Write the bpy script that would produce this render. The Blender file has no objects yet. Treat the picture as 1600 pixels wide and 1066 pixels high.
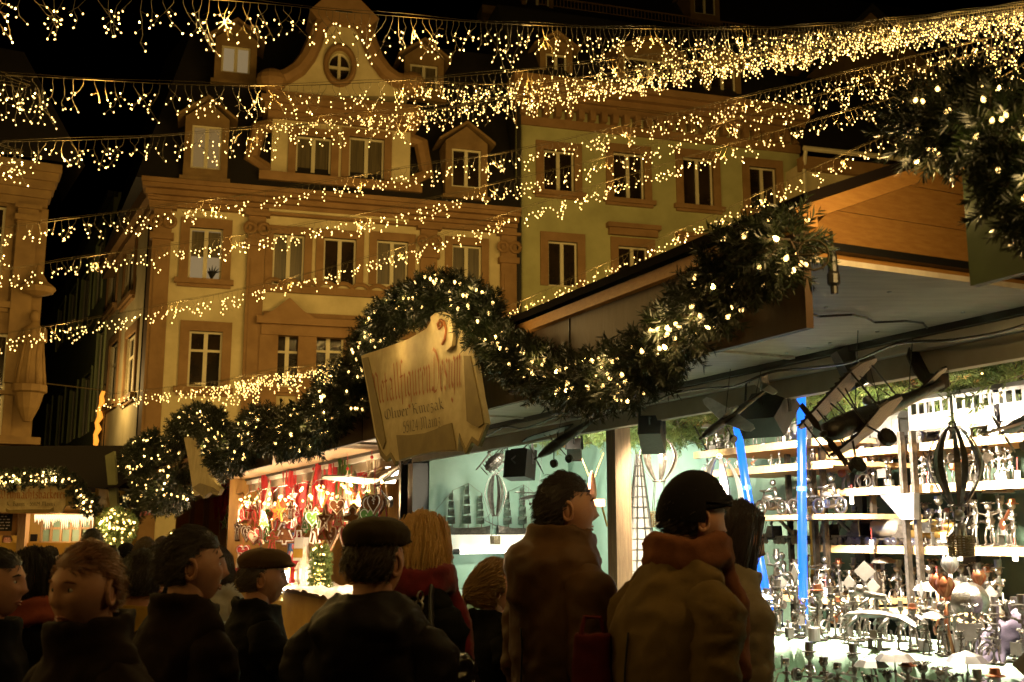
import bpy, bmesh, math, random
import numpy as np
from mathutils import Vector, Matrix, noise
sc = bpy.context.scene
COL = sc.collection
R = math.radians
PI = math.pi
# ---------------------------------------------------------------- camera, sky, exposure
F, CX, CY, EYE = 1700.0, 800.0, 533.0, 1.65
PITCH = math.atan((835 - CY) / F)
SP, CP = math.sin(PITCH), math.cos(PITCH)
cam_d = bpy.data.cameras.new('camera')
cam = bpy.data.objects.new('camera', cam_d)
COL.objects.link(cam)
cam.location = (0, 0, EYE)
cam.rotation_euler = (PI / 2 + PITCH, 0, 0)
cam_d.sensor_width = 36
cam_d.lens = 36 * F / 1600
cam_d.clip_start, cam_d.clip_end = 0.05, 600
cam_d.dof.use_dof = True
cam_d.dof.focus_distance = 7.5
cam_d.dof.aperture_fstop = 5.6
sc.camera = cam
wd = bpy.data.worlds.new('World')
sc.world = wd
wd.use_nodes = True
nt = wd.node_tree
bg = nt.nodes['Background']
sky = nt.nodes.new('ShaderNodeTexSky')
sky.sky_type = 'NISHITA'
sky.sun_disc = False
sky.sun_elevation = R(-6)
sky.sun_rotation = R(200)
nt.links.new(sky.outputs[0], bg.inputs[0])
bg.inputs[1].default_value = 0.008
vs = sc.view_settings
vs.view_transform = 'Standard'
vs.look = 'None'
vs.exposure = 0
vs.gamma = 1
sc.cycles.use_denoising = True
sc.cycles.sample_clamp_indirect = 3
sc.cycles.max_bounces = 6
sc.cycles.diffuse_bounces = 3
sc.cycles.glossy_bounces = 3
sc.cycles.caustics_reflective = False
sc.cycles.caustics_refractive = False
WARM = (1.0, 0.61, 0.16)
# ---------------------------------------------------------------- layout helpers
A = R(25)
SA, CA = math.sin(A), math.cos(A)


def ray(px, py):
    x, y = (px - CX) / F, (CY - py) / F
    return Vector((x, CP - y * SP, SP + y * CP))


def PD(px, py, d):                     # point seen at a pixel, d metres ahead
    r = ray(px, py)
    return Vector((0, 0, EYE)) + r * (d / r.y)


def PV(px, py, v):                     # ... on the plane v = const (parallel to the stall row)
    r = ray(px, py)
    return Vector((0, 0, EYE)) + r * (v / (r.x * CA + r.y * SA))


def PZ(px, py, z):
    r = ray(px, py)
    return Vector((0, 0, EYE)) + r * ((z - EYE) / r.z)


def W(u, v, z):                        # u along the stall row (away), v into the stalls
    return Vector((-SA * u + CA * v, CA * u + SA * v, z))


def PU(px, py, u):
    r = ray(px, py)
    return Vector((0, 0, EYE)) + r * (u / (-r.x * SA + r.y * CA))


def pxw(w, p):                          # metres that w pixels measure at point p
    return w / F * (p.y * CP + (p.z - EYE) * SP)


def UV(p):
    return (-SA * p.x + CA * p.y, CA * p.x + SA * p.y)


# street frame: local x = towards the stalls (v), local y = along the row (u)
ROWROT = A


def rowM(u, v, z, rz=0.0):
    return Matrix.Translation(W(u, v, z)) @ Matrix.Rotation(ROWROT + rz, 4, 'Z')


# ---------------------------------------------------------------- mesh building
BOXF = np.array([(0, 3, 2, 1), (4, 5, 6, 7), (0, 1, 5, 4), (1, 2, 6, 5), (2, 3, 7, 6), (3, 0, 4, 7)])


class MB:
    def __init__(self):
        self.V, self.Fc, self.n = [], [], 0

    def add(self, V, Fa, M=None):
        V = np.asarray(V, float).reshape(-1, 3)
        if M is not None:
            m = np.array(M)
            V = V @ m[:3, :3].T + m[:3, 3]
            if np.linalg.det(m[:3, :3]) < 0:      # mirrored: keep the faces turned outwards
                Fa = Fa[:, ::-1] if isinstance(Fa, np.ndarray) else [tuple(f)[::-1] for f in Fa]
        if isinstance(Fa, np.ndarray):
            self.Fc.append(Fa + self.n)
        else:
            by = {}
            for f in Fa:
                by.setdefault(len(f), []).append(f)
            for fs in by.values():
                self.Fc.append(np.array(fs, int) + self.n)
        self.V.append(V)
        self.n += len(V)
        return self

    def box(self, x0, x1, y0, y1, z0, z1, M=None):
        V = [(x0, y0, z0), (x1, y0, z0), (x1, y1, z0), (x0, y1, z0), (x0, y0, z1), (x1, y0, z1), (x1, y1, z1), (x0, y1, z1)]
        return self.add(V, BOXF, M)

    def bar(self, a, b, w, h=None, up=(0, 0, 1)):   # box from a to b
        a, b = Vector(a), Vector(b)
        h = w if h is None else h
        d = b - a
        L = d.length
        y = d.normalized()
        x = y.cross(Vector(up))
        if x.length < 1e-4:
            x = y.cross(Vector((1, 0, 0)))
        x.normalize()
        z = x.cross(y)
        M = Matrix(((x.x, y.x, z.x, a.x), (x.y, y.y, z.y, a.y), (x.z, y.z, z.z, a.z), (0, 0, 0, 1)))
        return self.box(-w / 2, w / 2, 0, L, -h / 2, h / 2, M)

    def tube(self, pts, r, seg=6, cap=True, M=None, flat=1.0):
        P = [Vector(p) for p in pts]
        n = len(P)
        rs = [r] * n if np.isscalar(r) else list(r)
        T = []
        for i in range(n):
            t = P[min(i + 1, n - 1)] - P[max(i - 1, 0)]
            T.append(t.normalized() if t.length > 1e-9 else Vector((0, 0, 1)))
        ref = Vector((0, 0, 1)) if abs(T[0].z) < .9 else Vector((1, 0, 0))
        x = T[0].cross(ref).normalized()
        V = []
        for i in range(n):
            x = (x - T[i] * x.dot(T[i]))
            x = x.normalized() if x.length > 1e-6 else T[i].orthogonal().normalized()
            y = T[i].cross(x)
            for k in range(seg):
                a = 2 * PI * k / seg
                V.append(P[i] + (x * math.cos(a) + y * (math.sin(a) * flat)) * rs[i])
        V = np.array([tuple(v) for v in V])
        i, k = np.meshgrid(np.arange(n - 1), np.arange(seg), indexing='ij')
        k2 = (k + 1) % seg
        Fq = np.stack([i * seg + k, i * seg + k2, (i + 1) * seg + k2, (i + 1) * seg + k], -1).reshape(-1, 4)
        self.add(V, Fq, M)
        if cap:
            o = self.n - len(V)
            self.Fc.append(np.array([list(range(seg))[::-1]]) + o)
            self.Fc.append(np.array([list(range(seg))]) + o + (n - 1) * seg)
        return self

    def lathe(self, prof, seg=16, M=None):
        n = len(prof)
        a = 2 * PI * np.arange(seg) / seg
        V = np.array([[(p[0] * math.cos(t), p[0] * math.sin(t), p[1]) for t in a] for p in prof]).reshape(-1, 3)
        i, k = np.meshgrid(np.arange(n - 1), np.arange(seg), indexing='ij')
        k2 = (k + 1) % seg
        Fq = np.stack([i * seg + k, i * seg + k2, (i + 1) * seg + k2, (i + 1) * seg + k], -1).reshape(-1, 4)
        self.add(V, Fq, M)
        o = self.n - len(V)
        if prof[0][0] > 1e-5:
            self.Fc.append(np.array([list(range(seg))[::-1]]) + o)
        if prof[-1][0] > 1e-5:
            self.Fc.append(np.array([list(range(seg))]) + o + (n - 1) * seg)
        return self

    def ball(self, c, r, seg=10, rings=7, M=None):
        r = (r, r, r) if np.isscalar(r) else r
        prof = [(math.sin(PI * i / rings), -math.cos(PI * i / rings)) for i in range(rings + 1)]
        prof[0], prof[-1] = (1e-6, -1), (1e-6, 1)
        S = Matrix.Translation(c) @ Matrix.Diagonal((r[0], r[1], r[2], 1))
        return self.lathe(prof, seg, S if M is None else M @ S)

    def prism(self, outline, t0, t1, M=None):        # outline in x,z; thickness along y
        n = len(outline)
        V = [(x, t0, z) for x, z in outline] + [(x, t1, z) for x, z in outline]
        Fs = [tuple(range(n)), tuple(range(2 * n - 1, n - 1, -1))]
        Fs += [(i, i + n, (i + 1) % n + n, (i + 1) % n) for i in range(n)]
        return self.add(V, Fs, M)

    def ring(self, c, R_, r, axis='Y', seg=18, sec=6, M=None, arc=1.0):
        pts = []
        n = int(seg * arc) + 1
        for i in range(n):
            a = 2 * PI * i / seg
            p = (R_ * math.cos(a), 0, R_ * math.sin(a)) if axis == 'Y' else (R_ * math.cos(a), R_ * math.sin(a), 0) if axis == 'Z' else (0, R_ * math.cos(a), R_ * math.sin(a))
            pts.append(Vector(c) + Vector(p))
        return self.tube(pts, r, sec, False, M)

    def arrays(self):
        return (np.concatenate(self.V) if self.V else np.zeros((0, 3))), self.Fc

    def mesh(self, name, mat, smooth=False, shift=None):
        V, Fc = self.arrays()
        if shift is not None:
            V = V - np.array(shift)
        me = bpy.data.meshes.new(name)
        me.vertices.add(len(V))
        me.vertices.foreach_set('co', V.astype(np.float32).ravel())
        tot = np.concatenate([np.full(len(f), f.shape[1]) for f in Fc]) if Fc else np.zeros(0, int)
        lv = np.concatenate([f.ravel() for f in Fc]) if Fc else np.zeros(0, int)
        me.loops.add(len(lv))
        me.loops.foreach_set('vertex_index', lv.astype(np.int32))
        me.polygons.add(len(tot))
        me.polygons.foreach_set('loop_start', np.concatenate([[0], np.cumsum(tot)[:-1]]).astype(np.int32))
        me.polygons.foreach_set('use_smooth', np.full(len(tot), bool(smooth)))
        me.update(calc_edges=True)
        me.validate()
        if mat is not None and 'Bump' in mat.node_tree.nodes and len(tot) < 40000:
            bm = bmesh.new()
            bm.from_mesh(me)
            if all(len(e.link_faces) == 2 for e in bm.edges):      # closed shapes: turn every face outwards
                bmesh.ops.recalc_face_normals(bm, faces=bm.faces)
                bm.to_mesh(me)
            bm.free()
        if mat is not None:
            me.materials.append(mat)
        return me

    def build(self, name, mat, parent=None, smooth=False, world=False):
        shift = None
        if world and parent is not None:      # coordinates are world ones; parent chain is unrotated
            s = Vector((0, 0, 0))
            q = parent
            while q is not None:
                s += Vector(q.location)
                q = q.parent
            shift = tuple(s)
        o = bpy.data.objects.new(name, self.mesh(name, mat, smooth, shift))
        COL.objects.link(o)
        if parent is not None:
            o.parent = parent
        return o


def tag(o, label=None, cat=None, group=None, kind=None):
    if label: o['label'] = label
    if cat: o['category'] = cat
    if group: o['group'] = group
    if kind: o['kind'] = kind
    return o


def thing(name, label, cat, loc=(0, 0, 0), rz=0.0, group=None):
    o = bpy.data.objects.new(name, None)
    COL.objects.link(o)
    o.empty_display_size = .1
    o.location = loc
    o.rotation_euler = (0, 0, rz)
    return tag(o, label, cat, group)


def setM(o, M):
    o.matrix_basis = M
    return o


KIDS = {}


def kids(o):
    return [c for c in o.children]


def dup(root, M=None, label=None, group=None, swap=None):
    def cp(o, par):
        c = o.copy()
        COL.objects.link(c)
        c.parent = par
        for ch in o.children:
            cp(ch, c)
        return c
    r = cp(root, None)
    if M is not None: r.matrix_basis = M
    if label: r['label'] = label
    if group: r['group'] = group
    return r


ORD = 'first second third fourth fifth sixth seventh eighth ninth tenth eleventh twelfth thirteenth fourteenth fifteenth sixteenth seventeenth eighteenth nineteenth twentieth'.split()
ORD += ['twenty-' + w for w in ORD[:9]] + ['thirtieth'] + ['thirty-' + w for w in ORD[:9]] + ['fortieth']


# ---------------------------------------------------------------- materials
def mat(name, col, rough=.6, metal=0.0, col2=None, scale=6.0, stretch=(1, 1, 1), bump=0.0, bscale=30.0, spec=.5, lo=.35, hi=.65, detail=4, alpha=None, sheen=0, trans=0):
    m = bpy.data.materials.new(name)
    m.use_nodes = True
    t = m.node_tree
    b = t.nodes['Principled BSDF']
    b.inputs['Base Color'].default_value = (*col, 1)
    b.inputs['Roughness'].default_value = rough
    b.inputs['Metallic'].default_value = metal
    b.inputs['Specular IOR Level'].default_value = spec
    if sheen: b.inputs['Sheen Weight'].default_value = sheen
    tc = mp = None
    if col2 is not None or bump:
        tc = t.nodes.new('ShaderNodeTexCoord')
        mp = t.nodes.new('ShaderNodeMapping')
        mp.inputs['Scale'].default_value = stretch
        t.links.new(tc.outputs['Object'], mp.inputs['Vector'])
    if col2 is not None:
        n = t.nodes.new('ShaderNodeTexNoise')
        n.inputs['Scale'].default_value = scale
        n.inputs['Detail'].default_value = detail
        n.inputs['Roughness'].default_value = .6
        t.links.new(mp.outputs[0], n.inputs['Vector'])
        cr = t.nodes.new('ShaderNodeValToRGB')
        cr.color_ramp.elements[0].position, cr.color_ramp.elements[1].position = lo, hi
        cr.color_ramp.elements[0].color = (*col, 1)
        cr.color_ramp.elements[1].color = (*col2, 1)
        t.links.new(n.outputs['Fac'], cr.inputs[0])
        t.links.new(cr.outputs[0], b.inputs['Base Color'])
    if bump:
        n2 = t.nodes.new('ShaderNodeTexNoise')
        n2.inputs['Scale'].default_value = bscale
        n2.inputs['Detail'].default_value = 5
        t.links.new(mp.outputs[0], n2.inputs['Vector'])
        bp = t.nodes.new('ShaderNodeBump')
        bp.inputs['Strength'].default_value = bump
        bp.inputs['Distance'].default_value = .02
        t.links.new(n2.outputs['Fac'], bp.inputs['Height'])
        t.links.new(bp.outputs[0], b.inputs['Normal'])
    return m


def emis(name, col, strength, base=(0, 0, 0), sample=False):
    m = bpy.data.materials.new(name)
    m.use_nodes = True
    b = m.node_tree.nodes['Principled BSDF']
    b.inputs['Base Color'].default_value = (*base, 1)
    b.inputs['Roughness'].default_value = .3
    b.inputs['Emission Color'].default_value = (*col, 1)
    b.inputs['Emission Strength'].default_value = strength
    if not sample:
        m.cycles.emission_sampling = 'NONE'
    return m


X = {}
X['black'] = mat('black metal', (.012, .011, .010), .45, .2, bump=.1)
X['darksteel'] = mat('dark welded steel', (.085, .075, .065), .38, .85, (.16, .14, .12), 30, bump=.25, bscale=80)
X['steel'] = mat('bright steel', (.50, .48, .45), .28, 1.0, (.33, .31, .29), 40, bump=.15, bscale=120)
X['sheet'] = mat('sheet steel', (.55, .54, .53), .38, .9, (.40, .39, .38), 14)
X['copper'] = mat('copper', (.62, .27, .15), .3, 1.0, (.45, .17, .09), 20)
X['brass'] = mat('brass', (.55, .38, .13), .35, .9, (.4, .26, .08), 25)
X['wood'] = mat('pine boards', (.44, .23, .06), .5, 0, (.33, .15, .035), 4, (1.2, 9, 22), .25, 40, lo=.3, hi=.7)
X['woodraw'] = mat('raw timber', (.36, .24, .12), .65, 0, (.25, .16, .075), 5, (14, 14, 1), .25, 40)
X['ply'] = mat('brown stained plywood', (.075, .036, .009), .6, 0, (.048, .022, .006), 3, (1.2, 1.2, .35), .12, 25)
X['shelf'] = mat('pine shelf', (.60, .40, .20), .5, 0, (.48, .30, .13), 6, (2, 14, 8))
X['soffit'] = mat('white painted ply', (.74, .66, .56), .55, 0, (.58, .50, .41), 5, (1, 6, 1), .1, 60)
X['rail'] = mat('painted rail', (.30, .26, .20), .5, 0, (.22, .19, .14), 4)
X['fir'] = mat('fir needles', (.009, .017, .004), .4, 0, (.020, .026, .007), 9, spec=.5)
X['firg'] = mat('fresh fir needles', (.07, .12, .03), .5, 0, (.16, .19, .05), 9)
X['twig'] = mat('twig', (.05, .03, .015), .8)
X['wire'] = mat('dark cable', (.03, .022, .010), .4)
X['lwire'] = mat('clear light cable', (.065, .048, .018), .6)
X['bulb'] = emis('warm lamp', (1.0, .60, .17), 6.5)
X['bulbhot'] = emis('bright warm lamp', (1.0, .62, .18), 26)
X['cloth'] = mat('mint cloth', (.33, .52, .43), .8, 0, (.26, .44, .36), 3, bump=.15, bscale=200, sheen=.3)
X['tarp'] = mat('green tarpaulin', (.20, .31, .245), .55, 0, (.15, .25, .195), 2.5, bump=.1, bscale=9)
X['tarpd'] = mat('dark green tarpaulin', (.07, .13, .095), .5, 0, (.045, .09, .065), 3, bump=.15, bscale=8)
X['white'] = mat('white paint', (.75, .73, .68), .5)
X['tagw'] = mat('paper tag', (.8, .78, .72), .8)
X['neon'] = emis('blue neon', (.01, .16, 1.0), 2.3, sample=True)
X['tubelight'] = emis('white tube lamp', (1.0, .95, .82), 14, sample=True)
X['flood'] = emis('flood lamp glass', (1.0, .88, .66), 60)
X['red'] = mat('red felt', (.55, .03, .03), .8, 0, (.40, .015, .02), 12, sheen=.4)
X['lace'] = mat('white lace', (.75, .68, .55), .8, 0, (.55, .48, .36), 60)
X['ginger'] = mat('gingerbread', (.20, .075, .02), .75, 0, (.13, .045, .012), 30, bump=.3, bscale=60)
X['icing'] = mat('icing', (.80, .75, .68), .6)
X['yellow'] = mat('yellow painted board', (.55, .33, .05), .6, 0, (.45, .25, .03), 3)
X['greenp'] = mat('green paint', (.10, .24, .05), .6)
X['bluep'] = mat('blue print', (.02, .10, .38), .5)
X['parch'] = mat('painted parchment board', (.50, .40, .20), .7, 0, (.36, .27, .12), 7, bump=.1, bscale=15)
X['parchd'] = mat('dark parchment', (.20, .14, .035), .7, 0, (.15, .10, .025), 9)
X['redink'] = mat('red lettering', (.26, .07, .015), .7, 0, (.36, .15, .04), 12)
X['inkdk'] = mat('dark lettering', (.10, .07, .03), .7, 0, (.22, .16, .06), 14)
X['eyew'] = mat('eye white', (.6, .56, .5), .25)
X['eyed'] = mat('iris', (.02, .012, .008), .2)
X['planeblack'] = mat('blackened steel', (.014, .010, .007), .4, .2, (.030, .021, .013), 30, bump=.2, bscale=60)
X['gfascia'] = mat('dark green fascia paint', (.045, .085, .015), .55, 0, (.03, .06, .01), 4, bump=.1, bscale=12)
X['tarroof'] = mat('tarred roof', (.006, .004, .003), .95, spec=.05)
X['palegreen'] = mat('pale green board', (.22, .22, .10), .7, 0, (.16, .17, .08), 3)
# ================================================================ ground
X['cobble'] = mat('cobbles', (.07, .06, .05), .55, 0, (.035, .03, .025), 14, bump=.6, bscale=11)
g = MB()
g.box(-300, 300, -300, 300, -.3, 0)
tag(g.build('ground', X['cobble']), 'dark cobbled market square under the crowd', 'ground', kind='structure')

# ================================================================ facades
X['cream'] = mat('cream plaster', (.64, .55, .32), .8, 0, (.50, .42, .23), .9, bump=.1, bscale=6)
X['olive'] = mat('olive plaster', (.42, .41, .19), .8, 0, (.34, .33, .145), .9, bump=.1, bscale=6)
X['stone'] = mat('red sandstone', (.30, .175, .07), .75, 0, (.225, .125, .045), 1.2, bump=.2, bscale=9)
X['stone2'] = mat('yellow sandstone', (.24, .15, .055), .75, 0, (.17, .10, .035), 1.5, bump=.2, bscale=9)
X['greenwall'] = mat('grey green plaster', (.42, .48, .24), .85, 0, (.34, .40, .19), .5)
X['slate'] = mat('slate roof', (.022, .018, .016), .6, 0, (.014, .012, .010), 3, (1, 1, 8), .2, 12)
X['frame'] = mat('white window frame', (.62, .56, .38), .5)
X['pane'] = mat('dark window pane', (.012, .009, .005), .12, 0, (.035, .022, .012), .8)
X['curtain'] = mat('curtained window pane', (.14, .11, .055), .35, 0, (.07, .055, .03), 1.4, (9, 9, .4))
X['litpane'] = emis('lit window', (1.0, .62, .22), .17, (.05, .04, .03))
X['litpale'] = emis('lit window with blind', (1.0, .72, .36), .22, (.05, .04, .03))


class Plane:
    def __init__(s, o, ang):
        s.o = Vector((o.x, o.y, 0))
        s.d = Vector((math.cos(ang), math.sin(ang), 0))
        s.i = Vector((-math.sin(ang), math.cos(ang), 0))
        s.ang = ang
        s.M = Matrix.Translation(s.o) @ Matrix.Rotation(ang, 4, 'Z')

    def at(s, px, py, yo=0.0):            # pixel -> (s, z) on the plane yo metres behind the front
        r = ray(px, py)
        c = Vector((0, 0, EYE))
        t = ((s.o - c).dot(s.i) + yo) / r.dot(s.i)
        p = c + r * t
        return (p - s.o).dot(s.d), p.z

    def rect(s, x0, y0, x1, y1, yo=0.0):  # pixel box -> s0, s1, z0, z1
        a, b = s.at(x0, (y0 + y1) / 2, yo)[0], s.at(x1, (y0 + y1) / 2, yo)[0]
        xm = (x0 + x1) / 2
        return a, b, s.at(xm, y1, yo)[1], s.at(xm, y0, yo)[1]


def wall_cells(mb, M, s0, s1, z0, z1, holes, y0=0.0, y1=.35):
    xs = sorted({s0, s1} | {h[0] for h in holes} | {h[1] for h in holes})
    zs = sorted({z0, z1} | {h[2] for h in holes} | {h[3] for h in holes})
    xs = [x for x in xs if s0 <= x <= s1]
    zs = [z for z in zs if z0 <= z <= z1]
    for i in range(len(xs) - 1):
        j = 0
        while j < len(zs) - 1:
            xm = (xs[i] + xs[i + 1]) / 2
            def hole(k):
                zm = (zs[k] + zs[k + 1]) / 2
                return any(h[0] < xm < h[1] and h[2] < zm < h[3] for h in holes)
            if hole(j):
                j += 1
                continue
            k = j
            while k + 1 < len(zs) - 1 and not hole(k + 1): k += 1
            mb.box(xs[i], xs[i + 1], y0, y1, zs[j], zs[k + 1], M)
            j = k + 1


def window(bld, M, h, sw=.22, transom=None, pane='pane', stone='stone', sill=True, yo=0.0, hood=False, name='window', plant=False, blind=False):
    s0, s1, z0, z1 = h
    f = MB()
    f.box(s0 - sw, s0, yo - .09, yo + .2, z0, z1, M)
    f.box(s1, s1 + sw, yo - .09, yo + .2, z0, z1, M)
    f.box(s0 - sw, s1 + sw, yo - .095, yo + .2, z1, z1 + sw * 1.1, M)
    if sill:
        f.box(s0 - sw * 1.4, s1 + sw * 1.4, yo - .22, yo + .2, z0 - .2, z0, M)
        f.box(s0 - sw * 1.1, s1 + sw * 1.1, yo - .12, yo + .15, z0 - .32, z0 - .2, M)
    if hood:
        f.box(s0 - sw * 1.6, s1 + sw * 1.6, yo - .35, yo + .1, z1 + .75, z1 + .95, M)
        f.box(s0 - sw * 1.3, s1 + sw * 1.3, yo - .22, yo + .1, z1 + .45, z1 + .75, M)
    o = f.build(name, X[stone], bld, world=True)
    w = MB()
    fw = .075
    ym, yb = yo + .10, yo + .16
    w.box(s0, s0 + fw, ym, yb, z0, z1, M)
    w.box(s1 - fw, s1, ym, yb, z0, z1, M)
    w.box(s0 + fw, s1 - fw, ym, yb, z0, z0 + fw, M)
    w.box(s0 + fw, s1 - fw, ym, yb, z1 - fw, z1, M)
    sm = (s0 + s1) / 2
    w.box(sm - .075, sm + .075, ym - .012, yb, z0 + fw, z1 - fw, M)
    if transom:
        zt = z0 + (z1 - z0) * transom
        w.box(s0 + fw, s1 - fw, ym - .006, yb, zt - .045, zt + .045, M)
    w.build('window_frame', X['frame'], o, world=True)
    p = MB()
    p.box(s0, s1, yo + .19, yo + .21, z0, z1, M)
    p.build('pane', X[pane], o, world=True)
    if blind:
        b = MB()
        b.box(s0 + .08, s1 - .08, yo + .165, yo + .185, z0 + (z1 - z0) * .46, z1 - .1, M)
        b.build('roller_blind', X['curtain'], o, world=True)
    if plant:
        b = MB()
        c = M @ Vector((s0 + (s1 - s0) * .72, yo + .165, z0 + .08))
        for k in range(7):
            a = -1.1 + k * .37
            b.tube([c, c + Vector((math.sin(a) * .15, 0, .25)), c + Vector((math.sin(a) * .42, 0, .45 * math.cos(a) + .1))], [.03, .04, .004], 4)
        b.build('houseplant', X['black'], o, world=True)
    return o


def dormer(bld, PL, px, yo, pane='pane', stone='stone2', depth=2.4, rise=.75, over=.3):
    s0, s1, z0, z1 = PL.rect(*px, yo)
    M = PL.M
    sw = .26
    b = MB()
    wall_cells(b, M, s0 - sw, s1 + sw, z0 - .35, z1 + .3, [(s0, s1, z0, z1)], yo, yo + .3)
    b.box(s0 - sw, s0 - sw + .2, yo + .3, yo + depth, z0 - .35, z1 + .3, M)
    b.box(s1 + sw - .2, s1 + sw, yo + .3, yo + depth, z0 - .35, z1 + .3, M)
    b.box(s0 - sw - .12, s1 + sw + .12, yo - .1, yo + .25, z0 - .5, z0 - .35, M)
    b.prism([(s0 - sw, z1 + .3), (s1 + sw, z1 + .3), ((s0 + s1) / 2, z1 + .3 + rise * .9)], yo, yo + .3, M)
    o = b.build('dormer', X[stone], bld, world=True)
    r = MB()
    sm = (s0 + s1) / 2
    zt = z1 + .3 + rise
    for sg in (-1, 1):
        e = sm + sg * ((s1 - s0) / 2 + sw + over)
        r.prism([(sm, zt), (e, z1 + .22), (e, z1 + .34), (sm, zt + .13)][::sg], yo - .18, yo + depth, M)
    r.build('dormer_roof', X['stone2'], o, world=True)
    w = MB()
    ym, yb, fw = yo + .10, yo + .16, .08
    w.box(s0, s0 + fw, ym, yb, z0, z1, M); w.box(s1 - fw, s1, ym, yb, z0, z1, M)
    w.box(s0 + fw, s1 - fw, ym, yb, z1 - fw, z1, M); w.box(s0 + fw, s1 - fw, ym, yb, z0, z0 + fw, M)
    w.box(sm - .07, sm + .07, ym - .01, yb, z0 + fw, z1 - fw, M)
    w.build('window_frame', X['frame'], o, world=True)
    p = MB()
    p.box(s0, s1, yo + .2, yo + .22, z0, z1, M)
    p.build('pane', X[pane], o, world=True)
    return o


PF = Plane(PD(232, 640, 40), R(16))
M1 = PF.M
sR = PF.at(805, 420)[0]                  # right end of the cream house
sE = PF.at(1252, 300)[0]                 # right end of the olive house
zc = PF.at(520, 322)[1]                  # underside of the cream house's cornice
zb = PF.at(520, 345)[1]
# ---- cream baroque house
b1 = thing('baroque_house', 'cream baroque town house with red sandstone pilasters and a curved centre gable', 'building', PF.o)
wins = [(295, 357, 347, 437), (294, 518, 346, 606), (426, 367, 475, 446), (505, 373, 556, 446), (588, 377, 637, 447), (706, 384, 752, 462),
        (426, 521, 470, 606), (488, 520, 536, 606), (588, 530, 637, 612), (706, 530, 752, 612)]
wr = [PF.rect(*w) for w in wins]
wb = MB()
wall_cells(wb, M1, .02, sR, 0, zc, wr)
wb.build('wall', X['cream'], b1, world=True)
kinds = ['litpale', 'pane', 'curtain', 'pane', 'curtain', 'curtain', 'pane', 'pane', 'pane', 'pane']
for i, h in enumerate(wr):
    window(b1, M1, h, .34 if i < 2 else .30, transom=.66 if i in (1, 6, 7, 8, 9) else None, pane=kinds[i], plant=(i == 0), blind=(i == 0), sill=i < 2 or i > 5, hood=False)
for a_, b_ in ((234, 263), (384, 411), (655, 681), (781, 805)):
    s0, s1 = PF.at(a_, 450)[0], PF.at(b_, 450)[0]
    p = MB()
    p.box(s0, s1, -.22, .1, 0, zb, M1)
    p.box(s0 - .1, s1 + .1, -.32, .1, zb - 1.3, zb - 1.05, M1)
    p.box(s0 - .16, s1 + .16, -.36, .1, zb - .12, zb, M1)
    p.box(s0 + .12, s1 - .12, -.27, .1, 1.2, zb - 1.8, M1)
    p.ring(((s0 + s1) / 2 - .26, -.3, zb - .62), .2, .085, 'Y', 12, 6, M1)
    p.ring(((s0 + s1) / 2 + .26, -.3, zb - .62), .2, .085, 'Y', 12, 6, M1)
    p.build('pilaster', X['stone'], b1, world=True)
c = MB()
for k, (z, d) in enumerate(((0, .25), (.22, .38), (.40, .60), (.62, .85), (.80, .95))):
    c.box(-.3 - d * .4, sR - .0, -d, .3, zb + z * .9, zb + [.22, .40, .62, .80, 1.0][k] * .9, M1)
c.build('cornice', X['stone'], b1, world=True)
# first-floor parapet with scrolls between the storeys
c = MB()
sa, sb = PF.at(412, 470)[0], PF.at(655, 470)[0]
zp0, zp1 = PF.at(530, 500)[1], PF.at(530, 452)[1]
c.box(sa, sb, -.16, .05, zp1 - .28, zp1, M1)
c.box(sa, sb, -.12, .05, zp0, zp0 + .18, M1)
for k in range(9):
    s = sa + (sb - sa) * (k + .5) / 9
    c.ring((s, -.08, zp1 - .1), .42, .09, 'Y', 20, 6, M1 @ Matrix.Translation((0, 0, -.1)), .5)
c.build('parapet', X['stone'], b1, world=True)
# pediment over the lower centre windows
c = MB()
s0, s1 = PF.at(400, 500)[0], PF.at(575, 500)[0]
z0, z1 = PF.at(480, 512)[1], PF.at(480, 492)[1]
c.box(s0, s1, -.55, .05, z0, z0 + .28, M1)
c.box(s0 + .2, s1 - .2, -.35, .05, z0 - .4, z0, M1)
sm = PF.at(450, 500)[0]
c.prism([(sm - 1.0, z0 + .28), (sm + 1.0, z0 + .28), (sm + .55, z0 + .55), (sm, z0 + 1.05), (sm - .55, z0 + .55)], -.5, .05, M1)
for s in (s0 + .5, (s0 + s1) / 2 - .2, s1 - .5):
    c.box(s - .35, s + .35, -.28, .05, 0, z0 - .4, M1)
c.build('portal_pediment', X['stone'], b1, world=True)
# mansard roof
zr = zb + .9
r = MB()
r.add([(-.9, -.7, zr), (sR, -.7, zr), (sR, 3.4, zr + 8.6), (.9, 3.4, zr + 8.6), (-.9 - 2, 11, zr), (sR, 11, zr), (sR, 8, zr + 8.6), (-.5, 8, zr + 8.6)],
      [(0, 1, 2, 3), (1, 5, 6, 2), (5, 4, 7, 6), (4, 0, 3, 7), (3, 2, 6, 7), (0, 4, 5, 1)], M1)
r.build('roof', X['slate'], b1, world=True)
for px, k in (((299, 196, 346, 264), 'litpane'), ((706, 233, 752, 293), 'pane')):
    dormer(b1, PF, px, -.75, k)
for px, k in (((346, 72, 391, 114), 'litpale'), ((641, 101, 684, 140), 'curtain')):
    dormer(b1, PF, px, 1.0, k, depth=3)
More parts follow.
